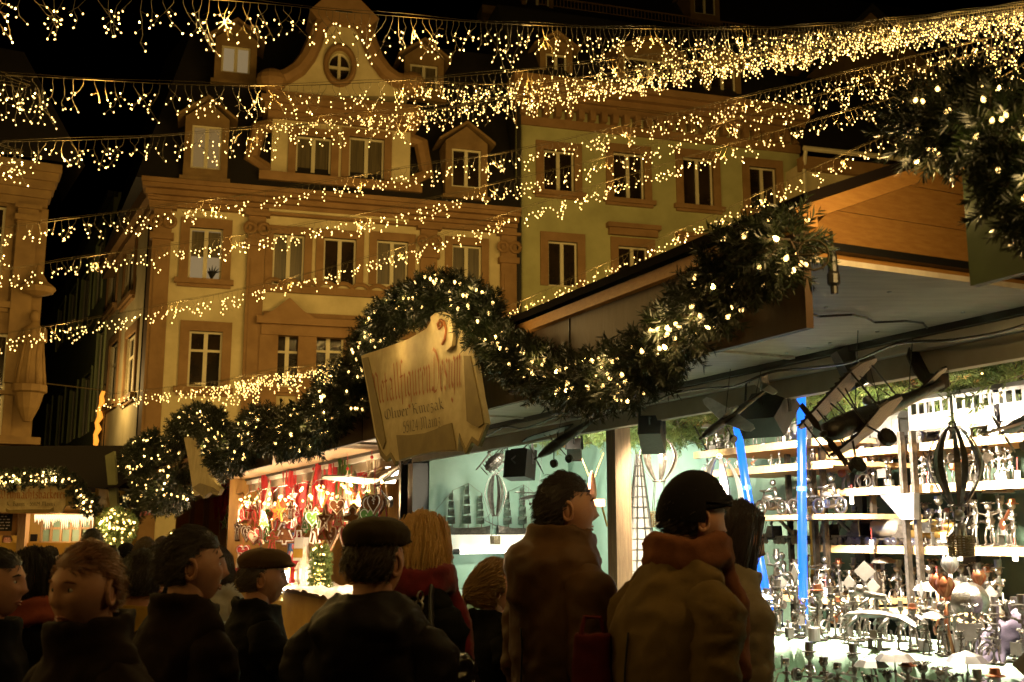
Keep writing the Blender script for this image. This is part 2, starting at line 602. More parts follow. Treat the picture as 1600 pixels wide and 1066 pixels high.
# centre gable
gy = -.35
def gp(px, py): return PF.at(px, py, gy)
gw = [PF.rect(462, 214, 517, 279, gy), PF.rect(545, 216, 600, 280, gy)]
s0, s1 = gp(424, 240)[0], gp(641, 240)[0]
zA, zB = gp(530, 338)[1], gp(530, 178)[1]
gm = MB()
wall_cells(gm, M1, s0, s1, zA, zB, gw, gy, 3.0)
ctr, rx, rz_ = gp(531, 103), (gp(549, 103)[0] - gp(513, 103)[0]) / 2, (gp(531, 80)[1] - gp(531, 127)[1]) / 2
curve = [(424, 150), (424, 128), (447, 122), (466, 110), (480, 92), (490, 70), (497, 48), (505, 36), (533, 20), (560, 38), (572, 52), (578, 72), (588, 96), (602, 115), (618, 127), (641, 133), (641, 150)]
out = [gp(*q) for q in curve]
n = 24
el = [(ctr[0] + rx * math.cos(2 * PI * k / n), ctr[1] + rz_ * math.sin(2 * PI * k / n)) for k in range(n)]
# gable face = outline with an oval hole: strips between the outline and the oval
def resample(poly, m):
    P = [Vector(p) for p in poly]
    L = [0]
    for a_, b_ in zip(P, P[1:]): L.append(L[-1] + (b_ - a_).length)
    res = []
    for i in range(m):
        t = L[-1] * i / (m - 1)
        k = max(j for j in range(len(L)) if L[j] <= t + 1e-9)
        k = min(k, len(P) - 2)
        res.append(P[k].lerp(P[k + 1], (t - L[k]) / max(1e-9, L[k + 1] - L[k])))
    return res
closed = out + [out[0]]
ring = resample(closed, 97)[:-1]
ringp = []
for p in ring:
    a_ = math.atan2((p.y - ctr[1]) / rz_, (p.x - ctr[0]) / rx)
    ringp.append((ctr[0] + rx * math.cos(a_), ctr[1] + rz_ * math.sin(a_)))
m = len(ring)
V = [(p.x, gy + .02, p.y) for p in ring] + [(q[0], gy + .02, q[1]) for q in ringp] + [(p.x, 2.2, p.y) for p in ring] + [(q[0], gy + .5, q[1]) for q in ringp]
Fq = []
for i in range(m):
    j = (i + 1) % m
    Fq += [(i, j, m + j, m + i), (j, i, 2 * m + i, 2 * m + j), (m + i, m + j, 3 * m + j, 3 * m + i)]
gm.add(V, Fq, M1)
gab = gm.build('gable', X['cream'], b1, world=True)
t = MB()
op = [Vector((p[0], gy - .12, p[1])) for p in out[1:-1]]
for a_, b_ in zip(op, op[1:]):
    pass
t.tube([M1 @ p for p in op], .34, 8)
for p in (op[0], op[-1]):
    t.ball(M1 @ p, (.62, .5, .5), 12, 8)
t.ring((ctr[0], gy - .05, ctr[1]), 1.0, .2, 'Y', 28, 8, M1 @ Matrix.Translation((ctr[0], 0, ctr[1])) @ Matrix.Diagonal((rx * 1.22, 1, rz_ * 1.22, 1)) @ Matrix.Translation((-ctr[0], 0, -ctr[1])))
zt = gp(533, 42)[1]
sl, sr_, sm = gp(494, 40)[0], gp(578, 46)[0], gp(533, 0)[0]
t.prism([(sl, zt), (sr_, zt), (sr_ + .3, zt + .35), (sm, zt + 1.75), (sl - .3, zt + .35)], gy - .45, gy + 1.5, M1)
e0, e1 = gp(530, 196)[1], gp(530, 156)[1]
for k in range(4):
    dd = [.2, .35, .5, .3][k]
    t.box(s0 - dd, s1 + dd, gy - dd, 1.2, e0 + (e1 - e0) * k / 4, e0 + (e1 - e0) * (k + 1) / 4, M1)
zl = gp(530, 290)[1]
t.box(s0 - .45, s1 + .45, gy - .35, 1.0, zl - .1, zl + .25, M1)
for s in (s0, s1):
    t.tube([M1 @ Vector((s, gy + .3, zl + .4)), M1 @ Vector((s + (.75 if s == s1 else -.75), gy + .3, zl + .9)), M1 @ Vector((s + (.5 if s == s1 else -.5), gy + .3, zl + 2.2)), M1 @ Vector((s, gy + .3, e0 - .2))], .32, 8)
t.build('gable_trim', X['stone'], gab, world=True)
for h in gw:
    window(b1, M1, h, .3, pane='curtain', yo=gy, sill=False)
o = MB()
o.box(ctr[0] - .06, ctr[0] + .06, gy + .22, gy + .3, ctr[1] - rz_, ctr[1] + rz_, M1)
o.box(ctr[0] - rx, ctr[0] + rx, gy + .226, gy + .294, ctr[1] - .06, ctr[1] + .06, M1)
o.ring((ctr[0], gy + .26, ctr[1]), 1.0, .09, 'Y', 24, 6, M1 @ Matrix.Translation((ctr[0], 0, ctr[1])) @ Matrix.Diagonal((rx * .94, 1, rz_ * .94, 1)) @ Matrix.Translation((-ctr[0], 0, -ctr[1])))
o.build('oval_window_frame', X['frame'], gab, world=True)
o = MB()
o.prism(el, gy + .34, gy + .37, M1)
o.build('pane', X['pane'], gab, world=True)
# side wall of the cream house along the alley
PS = Plane(PF.o, R(118))
MS = Matrix.Translation(PF.o) @ Matrix.Rotation(R(118), 4, 'Z') @ Matrix.Diagonal((1, -1, 1, 1))  # y>0 into the house
PSm = Plane(PF.o, R(118))
def sp(px, py):
    return PSm.at(px, py)
sl_ = sp(165, 500)[0]
def srect(x0, y0, x1, y1):
    a_, b_ = sp(x0, (y0 + y1) / 2)[0], sp(x1, (y0 + y1) / 2)[0]
    xm = (x0 + x1) / 2
    return min(a_, b_), max(a_, b_), sp(xm, y1)[1], sp(xm, y0)[1]
sw_ = [srect(197, 365, 212, 462), srect(197, 525, 212, 618), srect(171, 385, 184, 480), srect(171, 538, 184, 628)]
s = MB()
wall_cells(s, MS, .02, sl_, 0, zc, sw_)
s.build('side_wall', X['cream'], b1, world=True)
for h in sw_:
    window(b1, MS, h, .3, transom=.66)
c = MB()
c.box(-.4, sl_, -.55, .3, zb + .3, zb + .9, MS)
c.box(-.2, sl_, -.3, .3, zb, zb + .3, MS)
c.box(.0, .9, -.2, .05, 0, zb, MS)
c.build('cornice', X['stone'], b1, world=True)
gt = MB()
gt.tube([MS @ Vector((1.25, -.12, 0)), MS @ Vector((1.25, -.12, zb))], .08, 6)
gt.build('downpipe', X['slate'], b1, world=True)

# ---- alley house further along the side street
ah = thing('alley_house', 'dim grey green house receding down the narrow alley', 'building', MS @ Vector((sl_, 0, 0)))
s2 = sp(58, 560)[0]
aw = [srect(*w) for w in ((150, 520, 161, 652), (128, 588, 141, 678), (109, 608, 119, 688), (91, 616, 100, 694), (73, 630, 80, 697), (128, 430, 141, 500), (109, 455, 119, 520), (91, 480, 100, 540), (150, 380, 161, 470))]
s = MB()
ztop = sp(150, 350)[1]
wall_cells(s, MS, sl_, s2 + 3, 0, ztop, aw)
s.build('wall', X['greenwall'], ah, world=True)
for h in aw:
    window(ah, MS, h, .2, sill=False, stone='greenwall')
s = MB()
s.add([(sl_, 0, ztop), (s2 + 3, 0, ztop), (s2 + 3, 5, ztop + 6), (sl_, 5, ztop + 6)], [(0, 1, 2, 3)], MS)
s.box(sl_, s2 + 3, -.3, .2, ztop - .3, ztop, MS)
s.build('roof', X['slate'], ah, world=True)

# ---- olive house
zo1 = PF.at(1020, 190)[1]
b2 = thing('olive_house', 'taller olive plastered house right of the baroque gable with sandstone window surrounds', 'building', M1 @ Vector((sR, 0, 0)))
ow = [(849, 236, 897, 300), (958, 240, 1006, 312), (1067, 248, 1114, 322), (1171, 262, 1213, 330), (856, 378, 902, 448), (966, 386, 1012, 460), (1075, 400, 1118, 470), (1176, 410, 1216, 480), (856, 530, 902, 610), (966, 540, 1012, 620)]
orr = [PF.rect(*w) for w in ow]
s = MB()
wall_cells(s, M1, sR + .02, sE, 0, zo1, orr)
s.build('wall', X['olive'], b2, world=True)
for i, h in enumerate(orr):
    window(b2, M1, h, .34, stone='stone', hood=i in (5, 6), sill=i not in (4,))
c = MB()
for k, (z, d) in enumerate(((0, .2), (.35, .4), (.6, .7), (.85, .95))):
    c.box(sR - d * .3, sE + d * .3, -d, .4, zo1 + z, zo1 + [.35, .6, .85, 1.15][k], M1)
for k in range(26):
    s_ = sR + (sE - sR) * (k + .5) / 26
    c.box(s_ - .13, s_ + .13, -.42, .1, zo1 - .42, zo1 + .02, M1)
c.box(sR, sE, -.12, .1, zo1 - .8, zo1 - .42, M1)
c.build('cornice', X['stone'], b2, world=True)
dpz = MB()
dpz.tube([M1 @ Vector((sR + .12, -.16, 0)), M1 @ Vector((sR + .12, -.16, zo1))], .1, 6)
dpz.build('downpipe', X['slate'], b2, world=True)
r = MB()
zq = zo1 + 1.15
r.add([(sR, -.6, zq), (sE, -.6, zq), (sE, 3, zq + 5), (sR, 3, zq + 5), (sR, 12, zq), (sE, 12, zq), (sE, 9, zq + 5), (sR, 9, zq + 5)],
      [(0, 1, 2, 3), (1, 5, 6, 2), (5, 4, 7, 6), (4, 0, 3, 7), (3, 2, 6, 7), (0, 4, 5, 1)], M1)
r.box(sR, sR + .3, 0, 8, 0, zq, M1)
r.build('roof', X['slate'], b2, world=True)
for px in ((853, 84, 886, 140), (975, 92, 1055, 160), (1110, 108, 1150, 160)):
    dormer(b2, PF, px, -.2, 'pane', depth=2.5, rise=.6)

# ---- tall house behind with long eave and snow rail
PB = Plane(M1 @ Vector((sR - 2, 13, 0)), R(16))
b4 = thing('tall_house', 'tall dark roofed house rising behind with a long eave and snow guard', 'building', PB.o)
e0 = PB.at(765, 22); e1 = PB.at(1215, 72)
ze = (e0[1] + e1[1]) / 2
s = MB(); s.box(e0[0], e1[0] + 14, .6, 8, 0, ze - .3, PB.M); s.build('wall', X['stone2'], b4, world=True)
s = MB(); s.box(e0[0] - .5, e1[0] + 14, -.3, .9, ze - .35, ze + .15, PB.M); s.box(e0[0] - .3, e1[0] + 14, .2, .9, ze - .75, ze - .35, PB.M); s.build('cornice', X['stone2'], b4, world=True)
s = MB(); s.add([(e0[0] - .5, -.2, ze + .15), (e1[0] + 14, -.2, ze + .15), (e1[0] + 14, 5, ze + 7), (e0[0] + 2, 5, ze + 7), (e0[0] + 2, 9, ze)], [(0, 1, 2, 3), (0, 3, 4)], PB.M)
s.build('roof', X['slate'], b4, world=True)
s = MB()
for k in range(95):
    x_ = e0[0] + 3 + k * .22
    s.box(x_, x_ + .05, .42, .46, ze + 1.0, ze + 1.55, PB.M)
s.box(e0[0] + 3, e0[0] + 3 + 95 * .22, .41, .47, ze + 1.5, ze + 1.58, PB.M)
s.box(e0[0] + 3, e0[0] + 3 + 95 * .22, .41, .47, ze + 1.0, ze + 1.06, PB.M)
s.build('snow_guard', X['stone2'], b4, world=True)
for px in ((822, -14, 858, 18), (1085, -8, 1118, 22)):
    dormer(b4, PB, px, .3, 'pane', depth=3)

# ---- low house on the right with a gutter
PR = Plane(PD(1256, 400, 46), R(16))
b3 = thing('gutter_house', 'low house beside the olive one with a pale gutter under its dark roof', 'building', PR.o)
q0 = PR.at(1262, 238); q1 = PR.at(1500, 262)
s = MB(); s.box(.15, 16, 0, 6, 0, q0[1] - .5, PR.M); s.build('wall', X['cream'], b3, world=True)
s = MB(); s.box(0, 16, -.3, .2, q0[1] - .9, q0[1] - .3, PR.M); s.build('cornice', X['stone'], b3, world=True)
s = MB(); s.tube([PR.M @ Vector((0, -.42, q0[1])), PR.M @ Vector((9, -.42, q0[1]))], .12, 8)
s.tube([PR.M @ Vector((.1, -.42, q0[1])), PR.M @ Vector((.1, -.2, q0[1] - .8)), PR.M @ Vector((.1, -.15, 0))], .09, 6); s.build('gutter', X['frame'], b3, world=True)
s = MB(); s.add([(0, -.4, q0[1]), (16, -.4, q0[1]), (16, 5, q0[1] + 6), (0, 5, q0[1] + 6)], [(0, 1, 2, 3)], PR.M); s.build('roof', X['slate'], b3, world=True)
pk = PD(1360, 10, 62)
b5 = thing('gabled_house', 'dim gabled house peak showing above the brightest lights at the right', 'building', (pk.x, pk.y, 0))
s = MB(); s.box(-5, 5, 0, 8, 0, pk.z - 5.5); s.prism([(-5, pk.z - 5.5), (5, pk.z - 5.5), (0, pk.z - .4)], 0, .4); s.build('wall', X['stone2'], b5)
s = MB()
for sg in (-1, 1):
    s.prism([(0, pk.z - .4), (5.6 * sg, pk.z - 6.1), (5.6 * sg, pk.z - 5.6), (0, pk.z)][::sg], -.4, 9)
s.build('roof', X['slate'], b5)

# ---- sandstone corner house at the left edge with a statue
PL_ = Plane(PD(55, 600, 33), R(27))
b6 = thing('sandstone_house', 'ornate yellow sandstone corner house cut off by the left edge', 'building', PL_.o)
ML = PL_.M
lh = [PL_.rect(-40, 320, 4, 470), PL_.rect(-40, 520, 8, 680)]
zl0 = PL_.at(30, 690)[1]; zl1 = PL_.at(30, 322)[1]; zl2 = PL_.at(30, 258)[1]
s = MB()
wall_cells(s, ML, -12, 0, 0, zl1, [h for h in lh])
s.box(-.35, 0, .35, 3, 0, zl1, ML)
s.build('wall', X['stone2'], b6, world=True)
for h in lh: window(b6, ML, h, .25, stone='stone2')
s = MB()
a_, b_ = PL_.at(18, 450)[0], PL_.at(50, 450)[0]
s.box(a_, b_, -.25, .05, PL_.at(30, 600)[1], zl1, ML)
s.box(a_ - .08, b_ + .08, -.33, .05, zl1 - .5, zl1 - .32, ML); s.box(a_ - .1, b_ + .1, -.36, .05, zl1 - .12, zl1, ML)
for k in range(5):
    s.box(-12, -.05 + k * .08, -.2 - k * .1, .4, zl1 + (zl2 - zl1) * k / 5, zl1 + (zl2 - zl1) * (k + 1) / 5, ML)
s.box(-12, .05, -.18, .05, PL_.at(30, 612)[1] - .12, PL_.at(30, 612)[1], ML)
s.box(-12, .25, -.35, .05, zl0 - .1, zl0 + .12, ML)
s.build('cornice', X['stone2'], b6, world=True)
s = MB()
s.add([(-12, -.9, zl2), (.9, -.9, zl2), (-1, 3, zl2 + 5), (-12, 3, zl2 + 5), (.6, 3.5, zl2)], [(0, 1, 2, 3), (1, 4, 2)], ML)
s.build('roof', X['slate'], b6, world=True)
sc_ = PL_.at(45, 605)
st = thing('statue', 'weathered sandstone saint on a corner corbel under a stone canopy', 'statue', ML @ Vector((sc_[0], -.45, sc_[1])))
s = MB()
s.lathe([(.12, -1.1), (.3, -.7), (.42, -.25), (.5, -.2), (.5, 0)], 12)
s.build('corbel', X['stone2'], st)
s = MB()
s.lathe([(.42, 0), (.40, .3), (.34, .8), (.30, 1.2), (.33, 1.5), (.27, 1.75), (.11, 1.9), (.1, 1.98)], 14)
s.ball((0, -.02, 2.12), (.15, .17, .2), 10, 8)
for sg in (-1, 1):
    s.tube([(sg * .27, 0, 1.7), (sg * .38, -.1, 1.35), (sg * .1, -.34, 1.3)], [.12, .1, .07], 7)
for k in range(9):
    a_ = k * 2 * PI / 9
    s.tube([(.42 * math.cos(a_), .42 * math.sin(a_), .02), (.33 * math.cos(a_), .33 * math.sin(a_), .9), (.27 * math.cos(a_ + .3), .27 * math.sin(a_ + .3), 1.6)], [.06, .045, .02], 5)
s.ball((.12, -.3, 1.5), (.1, .1, .2), 8, 6)
s.build('figure', X['stone2'], st, smooth=True)
s = MB()
s.lathe([(.15, 2.75), (.45, 2.85), (.55, 3.0), (.5, 3.05), (.3, 3.2), (.12, 3.5), (.02, 3.8)], 10)
s.build('canopy', X['stone2'], st)
# glowing vertical sign on the corner
q = PD(157, 647, 50)
hs = thing('lit_sign', 'narrow vertical orange lit sign on the house corner beside the alley', 'sign', q)
s = MB(); s.tube([(-.1, 0, -1.05), (-.08, 0, -.9), (-.12, 0, -.7), (-.03, 0, -.5), (-.1, 0, -.3), (0, 0, -.1), (-.04, 0, .1), (.04, 0, .35), (.0, 0, .6), (.07, 0, .8)], [.07, .09, .07, .10, .07, .10, .08, .1, .07, .06], 7)
s.build('glow_tube', emis('orange neon', (1, .33, .03), 1.5), hs, smooth=True)
s = MB(); s.box(.1, .45, -.05, .05, -1.25, -1.15); s.box(.08, .5, -.05, .05, .95, 1.02); s.box(.16, .22, -.05, .05, -3, 1.0); s.build('bracket', X['black'], hs); hs.scale = (1.38, 1.38, 1.38)
# ================================================================ stalls of the row
RM = Matrix.Rotation(A, 4, 'Z')          # local (v, u, z) -> world


def catmull_(P, n=5):
    P = [Vector(p) for p in P]
    Q = [P[0] * 2 - P[1]] + P + [P[-1] * 2 - P[-2]]
    out = []
    for i in range(1, len(Q) - 2):
        a, b, c, d = Q[i - 1:i + 3]
        for k in range(n):
            t = k / n
            out.append(.5 * ((2 * b) + (c - a) * t + (2 * a - 5 * b + 4 * c - d) * t * t + (3 * b - a - 3 * c + d) * t ** 3))
    return out + [P[-1]]


def tube_light(name, p, energy, color=WARM, parent=None, radius=.02):
    d = bpy.data.lights.new(name, 'POINT')
    d.energy = energy
    d.color = color
    d.shadow_soft_size = radius
    o = bpy.data.objects.new(name, d)
    COL.objects.link(o)
    o.location = p
    if parent is not None:
        o.parent = parent
        s = Vector((0, 0, 0)); q = parent
        while q is not None:
            s += Vector(q.location); q = q.parent
        o.location = Vector(p) - s
    return o


def cloth_sheet(mb, u0, u1, v, z0, z1, amp=.05, nu=60, nz=20, seed=0, diag=.0, M=RM, axis='u'):
    us = np.linspace(u0, u1, nu); zs = np.linspace(z0, z1, nz)
    V = []
    for z in zs:
        for u in us:
            q = noise.noise(Vector((u * 1.6 + diag * z * 1.6 + seed, z * .25 + seed, seed)))
            q += .45 * noise.noise(Vector((u * 5 + diag * z * 5, z * .5, seed + 7)))
            d = amp * q
            V.append((v + d, u, z) if axis == 'u' else (u, v + d, z))
    i, k = np.meshgrid(np.arange(nz - 1), np.arange(nu - 1), indexing='ij')
    Fq = np.stack([i * nu + k, i * nu + k + 1, (i + 1) * nu + k + 1, (i + 1) * nu + k], -1).reshape(-1, 4)
    mb.add(V, Fq[:, ::-1] if axis == 'u' else Fq, M)


ZF0, ZF1, ZS = 2.315, 2.645, 2.545          # fascia, soffit heights
VF, VH, VB = 2.38, 3.70, 5.40            # fascia, serving front, back wall


def stall_shell(root, u0, u1, fas, roofmat='slate', soff='soffit', gable=True, uf0=None):
    roofmat = 'tarroof'
    uf0 = u0 if uf0 is None else uf0
    m = MB(); m.box(VF - .03, VF, uf0, u1, ZF0, ZF1, RM); m.build('fascia', X[fas], root, world=True)
    m = MB(); m.box(VF - .065, VF - .005, uf0 - .05, u1, ZF1, ZF1 + .05, RM)
    if gable:
        for k in range(1):
            m.bar(RM @ Vector((VF - .05, uf0 + .02, ZF1 + .05)), RM @ Vector((4.6, uf0 + .02, ZF1 + .07 + (4.6 - VF) * .40)), .05, .06)
    m.build('batten', X['wood'], root, world=True)
    m = MB()
    e = VF - .10
    sl = .40
    for a_, b_ in (((e, ZF1 + .055), (4.6, ZF1 + .055 + (4.6 - e) * sl)), ((4.6, ZF1 + .055 + (4.6 - e) * sl), (6.6, ZF1 + .1))):
        m.add([(a_[0], uf0 - .1, a_[1]), (b_[0], uf0 - .1, b_[1]), (b_[0], u1, b_[1]), (a_[0], u1, a_[1]),
               (a_[0], uf0 - .1, a_[1] + .035), (b_[0], uf0 - .1, b_[1] + .035), (b_[0], u1, b_[1] + .035), (a_[0], u1, a_[1] + .035)], BOXF, RM)
    m.build('roof', X[roofmat], root, world=True)
    m = MB(); m.box(VF + .005, VH - .06, uf0 + .01, u1 - .02, ZS, ZS + .02, RM); m.build('soffit', X[soff], root, world=True)
    m = MB(); m.box(VH - .06, VH, u0, u1, ZS - .03, ZS + .05, RM); m.build('header_beam', X['black'], root, world=True)
    m = MB(); m.box(VH - .03, VH + .03, u0 + .02, u1 - .02, ZS - .085, ZS - .032, RM)
    m.build('header_rail', X['white'], root, world=True)
    m = MB(); m.box(VH + .01, VH + .07, u0 + .02, u1 - .02, ZS - .19, ZS - .088, RM)
    m.build('valance', X['rail'], root, world=True)
    if gable:
        m = MB()
        zb_ = ZS + .085
        k = 0
        while k < 6:
            za, zt = zb_ + .14 * k + .004, zb_ + .14 * (k + 1)
            va, vt = max(VF + .03, VF + (za - ZF1 - .05) / .40), max(VF + .03, VF + (zt - ZF1 - .05) / .40)
            m.add([(va, uf0 + .1 + .004 * (k % 2), za), (5.2, uf0 + .1, za), (5.2, uf0 + .1, zt), (vt, uf0 + .1, zt), (va, uf0 + .13, za), (5.2, uf0 + .13, za), (5.2, uf0 + .13, zt), (vt, uf0 + .13, zt)], BOXF, RM)
            k += 1
        m.box(VF + .02, 5.2, uf0 + .07, uf0 + .128, ZS + .022, ZS + .055, RM)
        m.build('gable_boards', X['wood'], root, world=True)
        m = MB(); m.box(VF + .02, 5.2, uf0 + .03, uf0 + .12, ZS + .056, ZS + .084, RM); m.build('gable_beam', X['black'], root, world=True)


# ---- stall of the metal sculptures
X['postwood'] = mat('weathered post timber', (.13, .085, .04), .7, 0, (.085, .05, .022), 5, (14, 14, 1), .25, 40)
A0, A1 = 2.55, 10.35
sa = thing('market_stall', 'large market stall selling welded metal sculptures, brown plywood fascia and bright shelves', 'stall', W(6.5, VH, 0), group='stalls along the right')
stall_shell(sa, A0, A1, 'ply', uf0=2.76)
m = MB(); up_ = UV(PV(966, 700, VH + .135))[0]; m.box(VH + .075, VH + .195, up_ - .06, up_ + .06, 0, ZS - .09, RM); m.build('post', X['postwood'], sa, world=True)
m = MB(); m.box(VH - .02, VH + .14, A1 - .14, A1, 0, ZS - .2, RM); m.build('post', X['black'], sa, world=True)
m = MB(); m.box(VH + .0, VH + .1, A0 - .1, A0, 0, ZS - .2, RM); m.build('post', X['woodraw'], sa, world=True)
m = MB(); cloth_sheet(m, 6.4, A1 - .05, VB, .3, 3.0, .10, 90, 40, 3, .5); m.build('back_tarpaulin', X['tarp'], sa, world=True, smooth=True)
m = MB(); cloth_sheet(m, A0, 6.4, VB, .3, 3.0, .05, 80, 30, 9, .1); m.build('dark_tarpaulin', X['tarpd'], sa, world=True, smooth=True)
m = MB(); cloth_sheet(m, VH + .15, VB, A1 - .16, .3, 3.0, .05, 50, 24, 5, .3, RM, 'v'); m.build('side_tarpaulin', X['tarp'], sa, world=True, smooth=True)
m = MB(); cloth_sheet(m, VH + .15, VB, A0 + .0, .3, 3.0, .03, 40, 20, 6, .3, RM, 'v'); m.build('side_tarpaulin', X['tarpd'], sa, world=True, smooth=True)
m = MB()
for k in range(12):
    m.box(VH + .1 + k * .145, VH + .24 + k * .145, A0, A1, 3.06, 3.08, RM)
for u in np.arange(A0 + .3, A1, 1.15):
    m.box(VH + .08, VB + .05, u, u + .07, 2.94, 3.055, RM)
m.box(VB - .1, VB - .03, A0, A1, 2.55, 2.75, RM)
m.build('ceiling', X['wood'], sa, world=True)
# dark seams of the back wall
m = MB()
for px in (1347, 1517):
    p = UV(PV(px, 800, VB - .1))
    m.box(VB - .14, VB - .10, p[0] - .05, p[0] + .05, .5, 2.5, RM)
m.build('curtain_pole', X['black'], sa, world=True)

# cables, clips and screw heads under the canopy
m = MB()
q = [RM @ Vector((2.45 + .05 * math.sin(k * 1.3), 2.9 + k * .35, ZS - .012 - .035 * (k % 3 == 1))) for k in range(20)]
m.tube(catmull_(q), .006, 5)
q = [RM @ Vector((3.58, 2.7 + k * .3, ZS - .05 - .05 * abs(math.sin(k * 1.1)))) for k in range(24)]
m.tube(catmull_(q), .007, 5)
q = [RM @ Vector((2.9 + .1 * k, 3.4 + .05 * math.sin(k * 2), ZS - .012)) for k in range(8)]
m.tube(q, .005, 5)
m.build('power_cable', X['wire'], sa, world=True)
m = MB()
rnd = random.Random(2)
for k in range(46):
    m.ball(RM @ Vector((rnd.choice((2.47, 2.95, 3.5)) + rnd.uniform(-.02, .02), 2.85 + k * .16, ZS - .002)), (.011, .011, .004), 6, 4)
m.build('screw_head', X['steel'], sa, world=True)
for u in (4.35, 5.95, 7.55, 9.15):
    m = MB(); m.box(VF + .02, VH - .08, u, u + .045, ZS - .014, ZS - .001, RM); m.build('joint_batten', X['soffit'], sa, world=True)
m = MB()
for u in (4.4, 6.0, 7.6): m.box(VF - .036, VF - .031, u, u + .006, ZF0 + .005, ZF1 - .005, RM)
m.build('board_joint', X['black'], sa, world=True)
# counters of the stall
cu = thing('sales_counter', 'long sales counter covered with mint cloth, stepped, full of small steel figures', 'counter', W(6.4, VH, 0))
ZC, ZL = 1.115, .86
m = MB()
nn = 160
us = np.linspace(A0 + .1, A1 - .2, nn)
prof = [(3.22, .25), (3.20, .55), (3.19, ZL - .03), (3.215, ZL), (3.5, ZL), (3.74, ZL), (3.752, ZL + .02), (3.755, 1.0), (3.745, ZC - .03), (3.77, ZC), (4.0, ZC), (4.42, ZC)]
V = []
for v, z in prof:
    for u in us:
        f = 0
        if z < ZL - .01 or (abs(v - 3.75) < .02 and ZL + .01 < z < ZC - .01):
            f = .018 * math.sin(u * 17 + 2 * math.sin(u * 3)) + .025 * noise.noise(Vector((u * 4, z * .7, 1)))
            f *= 1.0 if z < ZL else .8
        V.append((v - abs(f) * 1.2, u, z + .003 * noise.noise(Vector((u * 6, v * 6, 2)))))
i, k = np.meshgrid(np.arange(len(prof) - 1), np.arange(nn - 1), indexing='ij')
m.add(V, np.stack([i * nn + k, i * nn + k + 1, (i + 1) * nn + k + 1, (i + 1) * nn + k], -1).reshape(-1, 4)[:, ::-1], RM)
cu_c = m.build('counter_cloth', X['cloth'], cu, world=True, smooth=True)
m = MB(); m.box(3.3, 4.45, A0 + .15, A1 - .25, 0, ZL - .04, RM); m.box(3.8, 4.45, A0 + .15, A1 - .25, ZL - .04, ZC - .03, RM); m.build('counter_body', X['woodraw'], cu, world=True)

# ---- shelves of the stall
def shelf_unit(name, label, v0, v1, u0, u1, zs, rounded=False, uprights=(), upm='darksteel', ext=.25):
    r = thing(name, label, 'shelf', W((u0 + u1) / 2, (v0 + v1) / 2, 0))
    for z in zs:
        m = MB()
        if rounded:
            n = 14
            pts = [(v1, u0), (v1, u1)]
            a_ = min(.28, (v1 - v0) * .5)
            pts += [(v0 + a_ - a_ * math.sin(t), u1 - a_ + a_ * math.cos(t)) for t in np.linspace(0, PI / 2, n)]
            pts += [(v0 + a_ - a_ * math.cos(t), u0 + a_ - a_ * math.sin(t)) for t in np.linspace(0, PI / 2, n)]
            M_ = RM @ Matrix(((1, 0, 0, 0), (0, 0, 1, 0), (0, 1, 0, z), (0, 0, 0, 1)))
            V = [(a, b, z) for a, b in pts] + [(a, b, z + .03) for a, b in pts]
            n_ = len(pts)
            m.add(V, [tuple(range(n_)), tuple(range(2 * n_ - 1, n_ - 1, -1))] + [(i, i + n_, (i + 1) % n_ + n_, (i + 1) % n_) for i in range(n_)], RM)
        else:
            m.box(v0, v1, u0, u1, z, z + .028, RM)
            m.box(v0 - .012, v0, u0, u1, z - .015, z + .03, RM)
        m.build('shelf_board', X['shelf'], r, world=True)
    for (vv, uu) in uprights:
        m = MB(); m.box(vv - .018, vv + .018, uu - .012, uu + .012, .6, zs[-1] + ext, RM); m.build('upright', X[upm], r, world=True)
    return r


VR = 4.75
def uz(px, py, v):
    p = PV(px, py, v)
    return UV(p)[0], p.z
zR = [uz(1430, 962, VR)[1], uz(1440, 862, VR)[1], uz(1500, 763, VR)[1], uz(1510, 694, VR)[1]]
uR0, uR1 = uz(1615, 800, VR)[0], uz(1272, 800, VR)[0]
upr = [(VR - .05, uz(1418, 850, VR - .05)[0]), (VR - .05, uz(1436, 850, VR - .05)[0]), (VR - .05, uz(1291, 850, VR - .05)[0]), (VR - .05, uz(1275, 850, VR - .05)[0])]
shelf_unit('wall_shelf', 'wide pine wall shelf in four tiers with steel trucks, trains and figures', VR, VB - .12, uR0 - .6, uR1, zR, False, upr, ext=.1)
VLs = 4.45
zL = [uz(1240, 940, VLs)[1], uz(1240, 812, VLs)[1], uz(1190, 702, VLs)[1]]
uL0, uL1 = uz(1312, 815, VLs)[0], uz(1150, 815, VLs)[0]
shelf_unit('corner_shelf', 'brightly lit rounded pine shelf with steel motorbikes, beside the blue neon tubes', VLs, VB - .3, uL0, uL1 + .2, zL[:2], True, [(VB - .5, uL0 + .2), (VB - .5, uL1)], ext=.5)
uT0, uT1 = uz(1300, 700, VLs)[0], uz(1086, 705, VLs)[0]
shelf_unit('top_shelf', 'upper pine shelf of small steel figures ending left of the blue neon', VLs, VB - .3, uT0, uT1, [zL[2] - .14, zL[2]], False, [], ext=0)
# bracket plate on the uprights
p = uz(1418, 800, VR - .1)
br = thing('steel_bracket', 'pale sheet metal bracket screwed to the shelf upright under the second tier', 'bracket', PV(1418, 800, VR - .12))
m = MB(); q = [uz(a, b, VR - .12) for a, b in ((1375, 774), (1428, 770), (1428, 812), (1408, 812))]
m.add([(VR - .12, a, b) for a, b in q] + [(VR - .08, a, b) for a, b in q], [(0, 1, 2, 3), (7, 6, 5, 4), (0, 4, 5, 1), (1, 5, 6, 2), (2, 6, 7, 3), (3, 7, 4, 0)], RM)
m.build('plate', X['sheet'], br, world=True)
